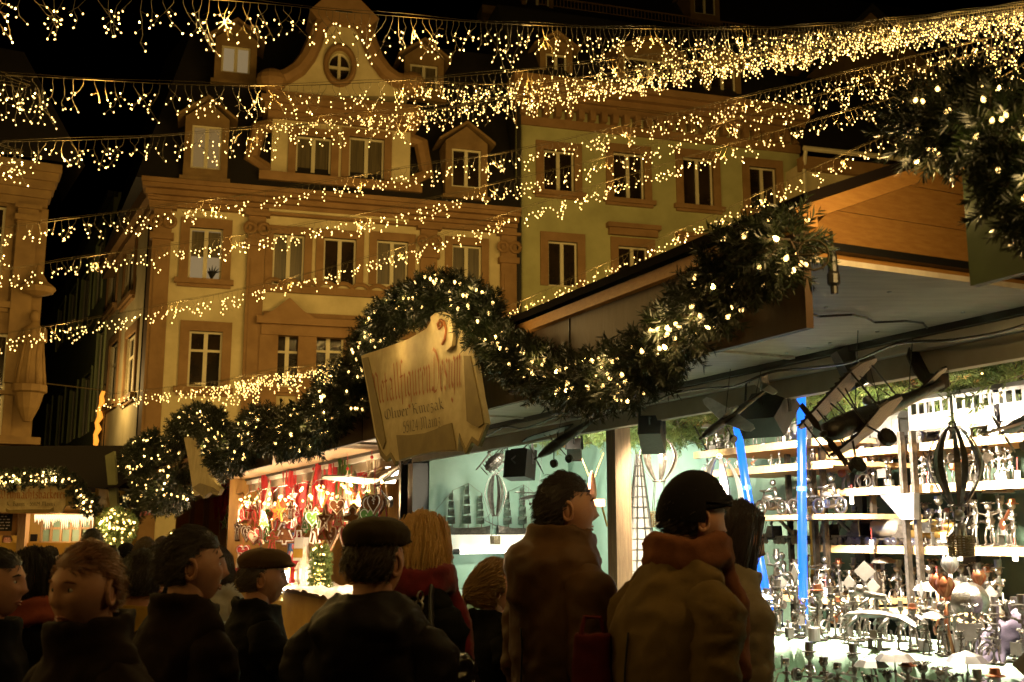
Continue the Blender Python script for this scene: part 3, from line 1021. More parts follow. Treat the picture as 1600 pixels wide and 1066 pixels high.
# white shelf and tube lamp on the mint side wall
UW = A1 - .42
zW = PU(740, 838, UW).z
vW = lambda px: (lambda p: p.x * CA + p.y * SA)(PU(px, 838, UW))
r = thing('cloth_shelf', 'white cloth covered shelf with model sailing ships against the mint tarpaulin', 'shelf', W(UW, vW(750), 0))
m = MB(); m.box(vW(660), 5.3, UW + .01, A1 - .2, zW - .02, zW + .01, RM); m.build('shelf_board', X['white'], r, world=True)
m = MB(); cloth_sheet(m, vW(660), 5.3, UW, zW - .17, zW + .015, .02, 60, 6, 11, 0, RM, 'v'); m.build('shelf_cloth', X['tagw'], r, world=True, smooth=True)
pt0, pt1 = PU(718, 862, UW), PU(790, 860, UW)
r = thing('tube_lamp', 'glowing white fluorescent tube under the white cloth shelf', 'lamp', pt0.lerp(pt1, .5))
m = MB(); m.tube([pt0, pt1], .022, 8); m.build('tube', X['tubelight'], r, world=True)
m = MB(); m.tube([pt0 - (pt1 - pt0).normalized() * .07, pt0], .026, 8); m.build('lamp_holder', X['black'], r, world=True)

# ---- blue neon tubes
for i, (lab, pts) in enumerate((('straight upright blue neon tube in front of the shelves', [(1252, 615), (1253, 760), (1254, 880), (1256, 1005)]),
                                ('slanting blue neon tube leaning towards the straight one', [(1150, 655), (1166, 760), (1188, 880), (1212, 1000)]))):
    P = [PV(a, b, 4.28 - .03 * i) for a, b in pts]
    r = thing('neon_tube', lab, 'neon tube', P[-1])
    m = MB(); m.tube(P, .026, 10); m.build('glass_tube', X['neon'], r, world=True, smooth=True)
    m = MB(); m.tube([P[0], P[0] + Vector((0, 0, .12))], .029, 10); m.tube([P[-1], P[-1] - Vector((0, 0, .05))], .034, 10); m.tube([P[1] - (P[1] - P[0]) * .0, P[1] + (P[2] - P[1]) * .06], .03, 10)
    m.build('tube_cap', X['bluep'], r, world=True)
    tube_light('neon_light', P[1].lerp(P[2], .3) + Vector((-.08, -.1, 0)), 1.0, (.05, .3, 1), r)

# ---- nearest stall on the right: only fascia, soffit and end show
sb = thing('market_stall', 'nearest stall at the right edge with a green fascia board under a thick fir garland', 'stall', W(-1.5, VH, 0), group='stalls along the right')
stall_shell(sb, -5.6, 2.09, 'gfascia', gable=False)
m = MB(); m.box(VH, VB, 2.0, 2.06, 0, ZS, RM); m.box(VB, VB + .05, -5.6, 2.06, 0, 2.9, RM); m.build('wall', X['woodraw'], sb, world=True)
m = MB(); m.box(VH, VB, -5.6, 1.98, .0, 1.0, RM); m.build('counter_body', X['woodraw'], sb, world=True)

# ---- christmas ornament stall
X['ochre'] = mat('ochre boards', (.30, .17, .03), .6, 0, (.22, .11, .02), 3, (1, 9, 1))
C0, C1 = 10.62, 18.3
sC = thing('market_stall', 'ornament stall beyond the sculpture stall, hung with red ribbons and gingerbread', 'stall', W(14.5, VH, 0), group='stalls along the right')
stall_shell(sC, C0, C1, 'ply', soff='woodraw')
m = MB(); m.box(VH - .3, VB, C1 - .08, C1, 0, 2.55, RM); m.box(VB, VB + .05, C0, C1, 0, 3.0, RM); m.build('yellow_wall', X['ochre'], sC, world=True)
m = MB(); m.box(VH, VB, C0, C0 + .05, 0, 3.0, RM); m.build('dark_wall', X['black'], sC, world=True)
m = MB(); m.box(VH + .1, VB, C0, C1, 2.95, 2.98, RM); m.build('ceiling', X['wood'], sC, world=True)
m = MB(); m.box(VH - .25, VH + .35, C0 + .05, C1 - .1, 0, .92, RM); m.build('counter_body', X['yellow'], sC, world=True)
m = MB(); m.box(VH - .3, VH + .5, C0 + .05, C1 - .1, .922, .96, RM)
m.build('counter_top', X['woodraw'], sC, world=True)

# ---- stall with striped awning further on
D0, D1 = 18.7, 26.2
sD = thing('market_stall', 'far stall with a black and red striped awning', 'stall', W(22.5, VH, 0), group='stalls along the right')
stall_shell(sD, D0, D1, 'ply', gable=True)
m1, m2 = MB(), MB()
for k in range(22):
    u0 = D0 + .2 + k * .33
    (m1 if k % 2 else m2).add([(VF + .02, u0, 2.05), (VF + .02, u0 + .33, 2.05), (VH, u0 + .33, 2.5), (VH, u0, 2.5), (VF, u0, 1.98), (VF, u0 + .33, 1.98)], [(0, 1, 2, 3), (4, 5, 1, 0)], RM)
m1.build('awning', X['red'], sD, world=True)
m2.build('awning', X['black'], sD, world=True)
m = MB(); m.box(VB, VB + .05, D0, D1, 0, 3, RM); m.box(VH, VB, D1 - .05, D1, 0, 2.9, RM); m.build('wall', X['yellow'], sD, world=True)
for u in (20.6, 22.4, 24.2):
    m = MB(); m.box(VH, VH + .1, u, u + .1, 0, 2.5, RM); m.build('post', X['woodraw'], sD, world=True)
m = MB(); m.box(VH - .3, VH + .4, D0, D1, .0, .95, RM); m.build('counter_body', X['woodraw'], sD, world=True)
pl = thing('stall_lamp', 'small warm lamps inside the far striped stall', 'lamp', PV(275, 836, 4.2))
for k in range(4):
    m = MB(); m.ball(PV(268 + k * 6, 834 + (k % 2) * 3, 4.2), .04, 8, 6); m.build('lamp_globe', X['bulbhot'], pl, world=True)
tube_light('lamp_light', PV(275, 838, 4.0), 20, (1, .6, .25), pl)
gp_ = thing('green_post', 'slanted pale green board standing at the end of the stall row', 'board', PD(172, 835, 19.5) * 1)
m = MB(); q = [PD(a, b, 19.5) for a, b in ((164, 712), (178, 705), (186, 830), (176, 832))]
q2 = [p + Vector((0, .1, 0)) for p in q]
m.add([tuple(p) for p in q + q2], [(0, 1, 2, 3), (7, 6, 5, 4), (0, 4, 5, 1), (1, 5, 6, 2), (2, 6, 7, 3), (3, 7, 4, 0)])
m.build('board', X['palegreen'], gp_, world=True)

# ---- bakery stall facing us at the far left
BK = Plane(PD(-90, 900, 20), R(-3))
MK = BK.M
bk = thing('bakery_stall', 'bakery stall at the far left with a parchment sign, dark roof and lit counter window', 'stall', BK.o)
w_ = BK.at(152, 800)[0]
zr1, zr0 = BK.at(60, 700)[1], BK.at(60, 764)[1]
m = MB()
wr_ = BK.at(205, 720)[0]
m.add([(-1, -.5, zr0), (wr_, -.5, zr0), (wr_, 2.6, zr1 + .25), (-1, 2.6, zr1 + .25), (-1, 2.6, zr0), (wr_, 2.6, zr0)], [(0, 1, 2, 3), (1, 5, 2), (0, 3, 4), (0, 4, 5, 1)], MK)
m.build('roof', X['tarroof'], bk, world=True)
zc_ = BK.at(60, 848)[1]
zo_ = BK.at(60, 803)[1]
m = MB(); m.box(0, w_, 1.8, 1.9, 0, zr0, MK); m.box(w_ - .06, w_, 0, 1.8, 0, zr0, MK); m.box(0, w_, 0, .12, 0, zc_, MK)
m.build('wall', X['yellow'], bk, world=True)
a_, b_ = BK.at(46, 820)[0], BK.at(140, 820)[0]
m = MB()
m.box(a_, b_, .5, .54, zc_ - .1, zo_, MK)
m.build('window_panel', X['tarp'], bk, world=True)
m = MB()
for k in range(7):
    x_ = a_ + (b_ - a_) * k / 6
    m.box(x_ - .02, x_ + .02, .46, .5, zc_ - .1, zo_, MK)
for k in range(3):
    m.box(a_, b_, .465, .5, zc_ + (zo_ - zc_) * k / 2 - .02, zc_ + (zo_ - zc_) * k / 2 + .02, MK)
m.build('window_bars', X['woodraw'], bk, world=True)
m = MB(); p0, p1 = BK.at(33, 810)[0], BK.at(45, 810)[0]; m.box(p0, p1, -.1, .05, 0, zo_ + .1, MK); m.build('post', X['woodraw'], bk, world=True)
m = MB(); m.box(0, w_ + .1, -.25, .1, zo_, zo_ + .07, MK); m.build('lintel', X['wood'], bk, world=True)
m = MB()
rnd = random.Random(4)
for k in range(34):
    x_ = a_ + (b_ - a_) * k / 33
    m.lathe([(.001, -rnd.uniform(.1, .3)), (.02, -.05), (.022, 0)], 6, MK @ Matrix.Translation((x_, .2, zo_ - .01)))
m.build('icicle_fringe', emis('lit icicle', (1, .72, .36), 2.2), bk, world=True)
cb = BK.rect(0, 797, 20, 830, -.02)
m = MB(); m.box(cb[0] - .6, cb[1], -.02, .02, cb[2], cb[3], MK)
r = thing('chalk_board', 'dark chalk board with pale rows of writing in a wooden frame at the bakery', 'board', BK.M @ Vector((cb[1], 0, cb[2])))
m.build('slate', X['black'], r, world=True)
m = MB(); m.box(cb[1], cb[1] + .08, -.03, .03, cb[2] - .08, cb[3], MK); m.box(cb[0] - .6, cb[1] + .08, -.03, .03, cb[2] - .08, cb[2], MK); m.build('frame', X['wood'], r, world=True)
m = MB()
for k in range(6):
    x_ = cb[0] - .5
    z_ = cb[3] - .06 - k * (cb[3] - cb[2] - .1) / 5.2
    while x_ < cb[1] - .1:
        l_ = rnd.uniform(.03, .09)
        m.box(x_, x_ + l_, -.026, -.0205, z_ - .012, z_ + .006, MK); x_ += l_ + .03
m.build('chalk_writing', X['lace'], r, world=True)
ps = BK.rect(48, 835, 58, 846, .44)
r = tag(MB().box(ps[0], ps[1], .42, .45, ps[2], ps[3], MK).build('price_board', X['black']), 'small black price board in the bakery window', 'board')
lb = tube_light('counter_light', MK @ Vector(((a_ + b_) / 2, .0, zo_ - .25)), 26, (1, .62, .28), bk)
tube_light('counter_light', MK @ Vector((a_ - .9, .8, zo_ - .1)), 22, (1, .66, .32), bk)
# ================================================================ signs with brush lettering
GL = {}
mi = lambda x: [(x, .84), (x + .10, .97), (x + .17, .86), (x + .17, .14), (x + .26, .02), (x + .34, .12)]
GL['i'] = (.42, [mi(0), [(.14, 1.18), (.22, 1.26)]])
GL['n'] = (.80, [mi(0), [(.17, .84), (.40, .99), (.52, .86), (.52, .14), (.61, .02), (.69, .12)]])
GL['m'] = (1.15, [mi(0), [(.17, .84), (.40, .99), (.52, .86), (.52, .14), (.58, .05)], [(.52, .84), (.75, .99), (.87, .86), (.87, .14), (.96, .02), (1.04, .12)]])
GL['u'] = (.80, [mi(0), [(.52, .97), (.52, .14), (.61, .02), (.69, .12)], [(.26, .02), (.52, .16)]])
GL['r'] = (.56, [mi(0), [(.17, .84), (.36, .98), (.48, .88)]])
GL['e'] = (.56, [[(.42, .16), (.26, .0), (.12, .12), (.12, .84), (.28, .99), (.42, .86), (.40, .64), (.14, .48)]])
GL['c'] = (.50, [[(.42, .16), (.26, .0), (.12, .12), (.12, .84), (.28, .99), (.42, .88)]])
GL['a'] = (.78, [[(.12, .86), (.30, .98), (.50, .86), (.50, .14), (.60, .02), (.68, .12)], [(.50, .56), (.24, .48), (.12, .34), (.14, .12), (.28, .01), (.50, .14)]])
GL['\u00e4'] = (.78, GL['a'][1] + [[(.18, 1.18), (.26, 1.26)], [(.40, 1.18), (.48, 1.26)]])
GL['o'] = (.66, [[(.12, .14), (.12, .86), (.30, .98), (.50, .86), (.50, .14), (.30, .0), (.12, .14)]])
GL['v'] = (.66, [[(.04, .94), (.14, .86), (.14, .2), (.30, .0), (.50, .16), (.50, .80), (.34, .98)]])
GL['t'] = (.50, [[(.20, 1.28), (.20, .14), (.30, .02), (.42, .12)], [(.04, .92), (.40, .92)]])
GL['l'] = (.42, [[(.06, 1.46), (.16, 1.55), (.16, .14), (.25, .02), (.34, .12)]])
GL['b'] = (.70, [[(.08, 1.55), (.14, 1.45), (.14, .14), (.30, .0), (.50, .14), (.50, .82), (.36, .96), (.14, .82)]])
GL['h'] = (.74, [[(.08, 1.55), (.14, 1.45), (.14, .06)], [(.14, .82), (.36, .97), (.52, .84), (.52, .1), (.40, -.26)]])
GL['k'] = (.66, [[(.06, 1.46), (.16, 1.55), (.16, .04)], [(.16, .80), (.36, .98), (.46, .84), (.16, .52)], [(.16, .52), (.44, .14), (.58, .04)]])
GL['f'] = (.50, [[(.44, 1.42), (.30, 1.55), (.18, 1.40), (.18, -.24)], [(.04, .90), (.40, .90)]])
GL['g'] = (.70, [[(.50, .86), (.30, .98), (.12, .84), (.12, .20), (.28, .04), (.50, .18)], [(.50, .95), (.50, -.22), (.30, -.42), (.10, -.30)]])
GL['s'] = (.56, [[(.44, .88), (.28, .99), (.12, .84), (.14, .62), (.42, .42), (.44, .16), (.26, .0), (.08, .12)]])
GL['z'] = (.56, [[(.06, .90), (.24, .98), (.44, .90), (.12, .50), (.36, .46), (.42, .14), (.22, -.2), (.06, -.08)]])
GL['M'] = (1.35, [[(.02, .1), (.14, .0), (.24, .16), (.24, 1.2), (.10, 1.44)], [(.24, 1.2), (.46, 1.46), (.64, 1.25), (.64, .08)], [(.64, 1.2), (.88, 1.46), (1.08, 1.25), (1.08, .12), (1.18, .0), (1.28, .1)]])
GL['D'] = (1.15, [[(.06, 1.30), (.24, 1.50), (.60, 1.36), (.98, .98), (1.0, .40), (.72, .04), (.40, .0), (.10, .18)], [(.36, 1.2), (.34, .06)], [(.02, .12), (.34, .06)]])
GL['O'] = (1.05, [[(.50, 1.46), (.16, 1.2), (.10, .5), (.30, .06), (.64, .02), (.90, .36), (.90, 1.08), (.66, 1.42), (.44, 1.34)], [(.48, 1.3), (.46, .14)]])
GL['K'] = (1.0, [[(.04, 1.32), (.20, 1.48), (.26, 1.3), (.26, .1), (.08, .0)], [(.26, .9), (.60, 1.44), (.84, 1.36)], [(.30, .80), (.62, .62), (.66, .18), (.80, .0), (.92, .12)]])
GL['W'] = (1.5, [[(.02, 1.24), (.18, 1.46), (.28, 1.3), (.26, .22), (.44, .02), (.66, .24), (.66, 1.38)], [(.66, .24), (.86, .02), (1.14, .28), (1.18, 1.0), (1.02, 1.40), (.86, 1.30)]])
GL['B'] = (1.0, [[(.04, 1.28), (.22, 1.48), (.26, 1.3), (.26, .06), (.06, .02)], [(.26, 1.36), (.60, 1.46), (.78, 1.16), (.60, .84), (.26, .78)], [(.56, .82), (.88, .60), (.84, .16), (.56, .0), (.20, .1)]])
GL['5'] = (.66, [[(.54, 1.34), (.18, 1.30), (.16, .80), (.42, .86), (.54, .56), (.46, .12), (.22, .0), (.06, .14)]])
GL['1'] = (.42, [[(.06, 1.10), (.22, 1.34), (.22, .02)]])
GL['2'] = (.66, [[(.08, 1.08), (.26, 1.34), (.50, 1.20), (.48, .84), (.08, .06), (.56, .04)]])
GL['4'] = (.66, [[(.40, .0), (.40, 1.34), (.06, .44), (.58, .44)]])
GL['9'] = (.66, [[(.50, .90), (.28, .68), (.10, .90), (.14, 1.24), (.36, 1.36), (.52, 1.16), (.48, .4), (.28, .0)]])
GL['-'] = (.5, [[(.08, .62), (.40, .62)]])
GL['.'] = (.3, [[(.08, .06), (.16, .02)]])
GL[' '] = (.45, [])


def lettering(mb, text, f, nib=.13, ang=40, gap=.0):
    """strokes of a broad pen; f(x 0..1, y in x-heights, k) -> world point"""
    tot = sum(GL[c][0] for c in text) + gap * len(text)
    n = Vector((math.cos(R(ang)), math.sin(R(ang)))) * (nib / 2)
    x0, k = 0.0, 0
    for c in text:
        w, st = GL[c]
        for s in st:
            for a, b in zip(s, s[1:]):
                a, b = Vector(a), Vector(b)
                qs = [a - n, b - n, b + n, a + n]
                mb.add([tuple(f((x0 + q.x) / tot, q.y, k)) for q in qs], [(0, 1, 2, 3)])
                k += 1
        x0 += w + gap


def quad_map(tl, tr, bl, br, proj, ytop=1.0, lift=None):
    def f(x, y, k):
        y /= ytop
        a = (bl[0] + (br[0] - bl[0]) * x, bl[1] + (br[1] - bl[1]) * x)
        b = (tl[0] + (tr[0] - tl[0]) * x, tl[1] + (tr[1] - tl[1]) * x)
        return proj(a[0] + (b[0] - a[0]) * y, a[1] + (b[1] - a[1]) * y, k)
    return f


def slab(mb, px, front, back):
    """outline given in pixels, front/back map a pixel to a point"""
    a = [front(*p) for p in px]
    b = [p + back for p in a]
    n = len(px)
    # ear-clip through bmesh-free triangulation
    from mathutils.geometry import tessellate_polygon
    tris = tessellate_polygon([[Vector((p[0], p[1], 0)) for p in px]])
    Fs = [tuple(t) for t in tris] + [tuple(i + n for i in t[::-1]) for t in tris] + [(i, (i + 1) % n, (i + 1) % n + n, i + n) for i in range(n)]
    mb.add([tuple(p) for p in a + b], Fs)


EV = Vector((CA, SA, 0))
SV = 2.14
ol = [(564, 556), (600, 544), (640, 529), (666, 514), (674, 500), (700, 498), (712, 510), (733, 520), (741, 560), (750, 620), (758, 661), (747, 690), (737, 682), (727, 702), (717, 677), (715, 705), (699, 706), (666, 707), (643, 713), (623, 720), (618, 721), (610, 707), (603, 714), (595, 704), (586, 682), (575, 616)]
s1 = thing('shop_sign', 'large parchment shaped sign with red and dark lettering under the garland arch', 'sign', PV(660, 700, SV), group='parchment signs')
m = MB(); slab(m, ol, lambda x, y: PV(x, y, SV), EV * .03); m.build('board', X['parch'], s1, world=True)
m = MB(); slab(m, [(619, 680), (640, 680), (663, 677), (680, 671), (694, 664), (705, 661), (710, 690), (712, 704), (694, 704), (676, 706), (647, 712), (624, 719)], lambda x, y: PV(x, y, SV - .008), EV * .007)
slab(m, [(724, 556), (734, 556), (743, 600), (751, 640), (755, 662), (747, 668), (737, 664), (729, 658), (727, 620)], lambda x, y: PV(x, y, SV - .008), EV * .007)
slab(m, [(566, 560), (574, 558), (586, 610), (596, 655), (602, 690), (598, 702), (588, 680), (577, 616)], lambda x, y: PV(x, y, SV - .008), EV * .007)
for pl in ([(758, 661), (747, 690), (737, 682), (727, 702), (717, 677), (719, 688), (727, 710), (737, 690), (747, 698), (760, 664)], [(618, 721), (610, 707), (603, 714), (595, 704), (586, 682), (594, 712), (603, 722), (610, 714), (617, 728)]):
    slab(m, pl, lambda x, y: PV(x, y, SV - .004), EV * .02)
m.build('painted_scroll', X['parchd'], s1, world=True)
pj = lambda x, y, k: PV(x, y, SV - .004 - .00001 * k)
m = MB(); lettering(m, 'MetallfigurenDesign', quad_map((578, 601), (722, 552), (582, 632), (721, 604), pj, 1.0), .15)
m.build('lettering', X['redink'], s1, world=True)
m = MB(); lettering(m, 'Oliver Kmezak', quad_map((600, 645), (692, 627), (601, 656), (694, 639), pj, 1.0), .17)
m.build('lettering', X['inkdk'], s1, world=True)
m = MB(); lettering(m, '55124 Mainz', quad_map((629, 664), (688, 652), (630, 677), (689, 665), pj, 1.0), .17)
m.build('lettering', X['inkdk'], s1, world=True)
m = MB(); slab(m, [(675, 512), (672, 496), (680, 489), (692, 487), (704, 491), (708, 520), (706, 540), (698, 548), (688, 545), (690, 528)], lambda x, y: PV(x, y, SV - .03), EV * .02); m.build('emblem_plate', X['parch'], s1, world=True)
m = MB()
f = lambda x, y: PV(x, y, SV - .036)
m.tube([f(688, 500), f(684, 506), (f(686, 514)), f(691, 508), f(689, 500), f(694, 503), f(697, 515), f(695, 530), f(691, 538)], .008, 5)
m.build('emblem', X['redink'], s1, world=True)
s2 = thing('shop_sign', 'torn edged parchment sign seen almost edge on at the ornament stall', 'sign', PV(318, 770, 2.14), group='parchment signs')
m = MB(); slab(m, [(287, 684), (300, 682), (313, 690), (320, 720), (326, 742), (345, 764), (340, 774), (328, 770), (318, 779), (311, 772), (303, 775), (298, 745), (292, 708)], lambda x, y: PV(x, y, 2.14), EV * .04); m.build('board', X['parch'], s2, world=True)
m = MB(); slab(m, [(300, 762), (312, 755), (332, 762), (342, 770), (330, 768), (318, 776), (310, 770)], lambda x, y: PV(x, y, 2.125), EV * .012); m.build('painted_scroll', X['parchd'], s2, world=True)
s3 = thing('shop_sign', 'small far parchment sign hanging below the round wreath of lights', 'sign', PV(242, 790, 2.14), group='parchment signs')
m = MB(); slab(m, [(226, 774), (256, 772), (255, 792), (248, 796), (240, 792), (236, 798), (228, 790)], lambda x, y: PV(x, y, 2.14), EV * .04); m.build('board', X['parch'], s3, world=True)
# bakery sign
fk = lambda yo: (lambda x, y, k=0: BK.M @ Vector((BK.at(x, y, yo)[0], yo - .0002 * k, BK.at(x, y, yo)[1])))
s4 = thing('shop_sign', 'wide pale parchment bakery sign with red blackletter writing', 'sign', fk(-.62)(50, 795), group='parchment signs')
m = MB(); slab(m, [(-60, 759), (104, 759), (106, 770), (102, 790), (96, 801), (10, 801), (-60, 801)], lambda x, y: fk(-.62)(x, y), Vector((0, .05, 0))); m.build('board', X['parch'], s4, world=True)
m = MB(); slab(m, [(9, 794), (14, 797), (45, 796), (78, 796), (83, 793), (83, 799), (76, 802), (45, 802), (14, 802), (9, 799)], lambda x, y: fk(-.65)(x, y), Vector((0, .025, 0)))
slab(m, [(104, 758), (118, 758), (115, 775), (118, 791), (102, 791)], lambda x, y: fk(-.64)(x, y), Vector((0, .05, 0)))
m.build('painted_scroll', X['parchd'], s4, world=True)
m = MB(); lettering(m, 'Weihnachtsb\u00e4ckerei', quad_map((-3, 769.5), (103, 769.5), (-3, 779), (103, 779), fk(-.63)), .2); m.build('lettering', X['redink'], s4, world=True)
m = MB(); lettering(m, 'K. Baum - 55129 Mainz', quad_map((10, 786), (87, 786), (10, 790.5), (87, 790.5), fk(-.63)), .24); m.build('lettering', X['inkdk'], s4, world=True)

# ================================================================ fir garlands
def catmull(P, step):
    P = [Vector(p) for p in P]
    Q = [P[0] * 2 - P[1]] + P + [P[-1] * 2 - P[-2]]
    out = []
    for i in range(1, len(Q) - 2):
        n = max(2, int((Q[i + 1] - Q[i]).length / step))
        for k in range(n):
            t = k / n
            a, b, c, d = Q[i - 1], Q[i], Q[i + 1], Q[i + 2]
            out.append(.5 * ((2 * b) + (c - a) * t + (2 * a - 5 * b + 4 * c - d) * t * t + (3 * b - a - 3 * c + d) * t ** 3))
    out.append(P[-1])
    return out


def twig_template(rng, n=40, L=.15, nl=.035, w=.0028):
    V, Fa = [], []
    for k in range(n):
        y = L * (.05 + .95 * k / n)
        a = rng.uniform(0, 2 * PI)
        tilt = rng.uniform(.5, 1.0)
        d = np.array([math.cos(a) * math.sin(tilt), math.cos(tilt), math.sin(a) * math.sin(tilt)])
        side = np.cross(d, [math.sin(a), .3, -math.cos(a)])
        side /= np.linalg.norm(side) + 1e-9
        l_ = nl * rng.uniform(.7, 1.2) * (1 if k < n * .8 else .8)
        b = np.array([0, y, 0])
        i = len(V)
        V += [b - side * w * .5, b + side * w * .5, b + d * l_ * .6 + side * w * .6, b + d * l_, b + d * l_ * .6 - side * w * .6]
        Fa.append((i, i + 1, i + 2, i + 3, i + 4))
    return np.array(V), np.array(Fa)


def rand_rot(rng, dirs):
    # matrices whose y axis is dir, random roll
    out = []
    for d in dirs:
        y = Vector(d).normalized()
        x = y.orthogonal().normalized()
        z = x.cross(y)
        r = rng.uniform(0, 2 * PI)
        x2 = x * math.cos(r) + z * math.sin(r)
        z2 = x2.cross(y)
        out.append([[x2.x, y.x, z2.x], [x2.y, y.y, z2.y], [x2.z, y.z, z2.z]])
    return np.array(out)


BULB = {}


def bulb_mesh(r, hot):
    key = (round(r, 4), hot)
    if key not in BULB:
        m = MB()
        m.lathe([(r * .25, -r * 1.5), (r * .8, -r * .6), (r, .2 * r), (r * .7, r * .9), (1e-5, r * 1.3)], 7)
        BULB[key] = m.mesh('bulb', X['bulbhot' if hot else 'bulb'], True)
    return BULB[key]


def place_bulbs(root, org, pts, r, rng, hotp=.12, most=100):
    org = Vector(org)
    eye = Vector((0, 0, EYE))
    def infr(p):
        q = p - eye
        y = q.y * CP + q.z * SP
        return y > .3 and abs(q.x / y) < .485 and -.33 < (q.z * CP - q.y * SP) / y < .325
    vis = [p for p in pts if infr(p)]
    oth = [p for p in pts if not infr(p)]
    vis.sort(key=lambda p: (p - eye).length)
    for p in vis[:most]:
        o = bpy.data.objects.new('bulb', bulb_mesh(r, rng.random() < hotp))
        COL.objects.link(o)
        o.parent = root
        o.location = p - org
        o.rotation_euler = (rng.uniform(-1, 1) + PI, rng.uniform(-1, 1), 0)
        o.scale = (1, 1, 1) if True else None
    rest = vis[most:] + oth
    for hot in (False, True):
        sel = [p for p in rest if (rng.random() < hotp) == hot]
        if not sel: continue
        me = bulb_mesh(r, hot)
        n = len(me.vertices)
        co = np.zeros(n * 3); me.vertices.foreach_get('co', co); co = co.reshape(-1, 3)
        P = np.array([tuple(p - org) for p in sel])
        V = (co[None] + P[:, None]).reshape(-1, 3)
        m = MB()
        byk = {}
        for pl in me.polygons: byk.setdefault(len(pl.vertices), []).append(tuple(pl.vertices))
        Fs = []
        for k, fs in byk.items():
            fs = np.array(fs)
            Fs.append((fs[None] + (np.arange(len(sel)) * n)[:, None, None]).reshape(-1, k))
        m.V.append(V); m.n = len(V); m.Fc = Fs
        o = m.build('bulb', X['bulbhot' if hot else 'bulb'], root, smooth=True)
        o['kind'] = 'stuff'


def garland(label, P, rad, seed, per_m=230, nb=90, bulb_r=.009, group='fir garlands with lights', name='fir_garland', foliage='fir', nl=.042, L=.17, w=.0034, lights=0, lpow=1.0, back=None, hotp=.18, nn=40, front=None, flare=1.0):
    rng = random.Random(seed)
    path = catmull(P, .06)
    n = len(path)
    length = sum((b - a).length for a, b in zip(path, path[1:]))
    root = thing(name, label, 'garland', path[n // 2], group=group)
    org = path[n // 2]
    cnt = int(length * per_m)
    tmpl = [twig_template(rng, nn, L, nl, w) for _ in range(4)]
    pos, dirs, which, scl = [], [], [], []
    for _ in range(cnt):
        i = rng.randrange(n - 1)
        t = (path[i + 1] - path[i]).normalized()
        a = Vector((rng.gauss(0, 1), rng.gauss(0, 1), rng.gauss(0, 1)))
        a = (a - t * a.dot(t)).normalized()
        rr = rad * (.75 + .5 * noise.noise(path[i] * 3 + Vector((seed, 0, 0))) + .25)
        k = math.sqrt(rng.random())
        pos.append(path[i] + a * rr * k * .75 - org)
        dirs.append((a * flare + t * rng.uniform(-.9, .9) + Vector((0, 0, rng.uniform(-.5, .3)))).normalized())
        which.append(rng.randrange(4)); scl.append(rng.uniform(.7, 1.2))
    Rm = rand_rot(rng, dirs)
    m = MB()
    pos = np.array([tuple(p) for p in pos]); which = np.array(which); scl = np.array(scl)
    for k in range(4):
        sel = which == k
        Vt, Ft = tmpl[k]
        V = np.einsum('nij,mj->nmi', Rm[sel], Vt) * scl[sel][:, None, None] + pos[sel][:, None]
        Fs = (Ft[None] + (np.arange(sel.sum()) * len(Vt))[:, None, None]).reshape(-1, 5)
        m.add(V.reshape(-1, 3), Fs)
    m.build('foliage', X[foliage], root)
    # twig cores and cable loops
    m = MB()
    for k in range(0, cnt, 3):
        p = Vector(pos[k]); m.tube([p - dirs[k] * .02, p + dirs[k] * L * .8 * scl[k]], [.004, .0015], 3)
    m.build('stem', X['twig'], root)
    m = MB()
    q = []
    for i in range(0, n, 2):
        t = (path[min(i + 1, n - 1)] - path[max(i - 1, 0)]).normalized()
        u_ = t.orthogonal().normalized(); w_ = t.cross(u_)
        a = i * .55
        q.append(path[i] - org + (u_ * math.cos(a) + w_ * math.sin(a)) * rad * rng.uniform(.9, 1.25))
    m.tube(q, .004, 4)
    for _ in range(int(length * 3)):
        i = rng.randrange(len(q)); c = q[i]
        m.ring(c, rng.uniform(.03, .06), .0035, rng.choice('XYZ'), 12, 4)
    m.build('cable', X['wire'], root)
    pts = []
    for _ in range(nb):
        i = rng.randrange(n - 1)
        t = (path[i + 1] - path[i]).normalized()
        a = Vector((rng.gauss(0, 1), rng.gauss(0, 1), rng.gauss(0, 1))) + (front or Vector((0, -1.0, 0)))
        a = (a - t * a.dot(t)).normalized()
        rr = rad * (.75 + .5 * noise.noise(path[i] * 3 + Vector((seed, 0, 0))) + .25)
        pts.append(path[i] + a * rr * rng.uniform(.9, 1.35) + Vector((0, -.02, 0)))
    place_bulbs(root, org, pts, bulb_r, rng, hotp)
    for k in range(lights):
        p = pts[(k * 7) % len(pts)] - EV * .03
        tube_light('bulb_or_fill_light', p, lpow, (1, .66, .24), root)
    return root


GV = 2.22
gpx = lambda L_, v=GV: [PV(a, b, v) for a, b in L_]
gA = garland('thick fir garland arching over the large parchment sign and swagging along the brown fascia', gpx([(552, 640), (556, 585), (585, 522), (635, 478), (690, 462), (742, 482), (778, 540), (840, 580), (920, 598), (1000, 575), (1062, 515), (1120, 455), (1180, 405), (1258, 362)]), .072, 1, 620, 260, .008, nl=.036, L=.105, w=.0032, lights=16, lpow=.5, hotp=.14)
for q in ((590, 540), (640, 522), (672, 505), (706, 500), (738, 515)):
    tube_light('bulb_or_fill_light', PV(q[0], q[1], 1.98), 1.7, (1, .68, .26), gA)  # lamps with no bulb, added in front of the sign to brighten it
gB = garland('dark fir garland hanging over the green fascia at the right edge', gpx([(1440, 205), (1490, 185), (1545, 190), (1580, 240), (1600, 300), (1660, 330), (1750, 260)], 2.24), .075, 2, 800, 46, .006, nl=.034, L=.10, w=.003, lights=7, lpow=.25, hotp=.16)
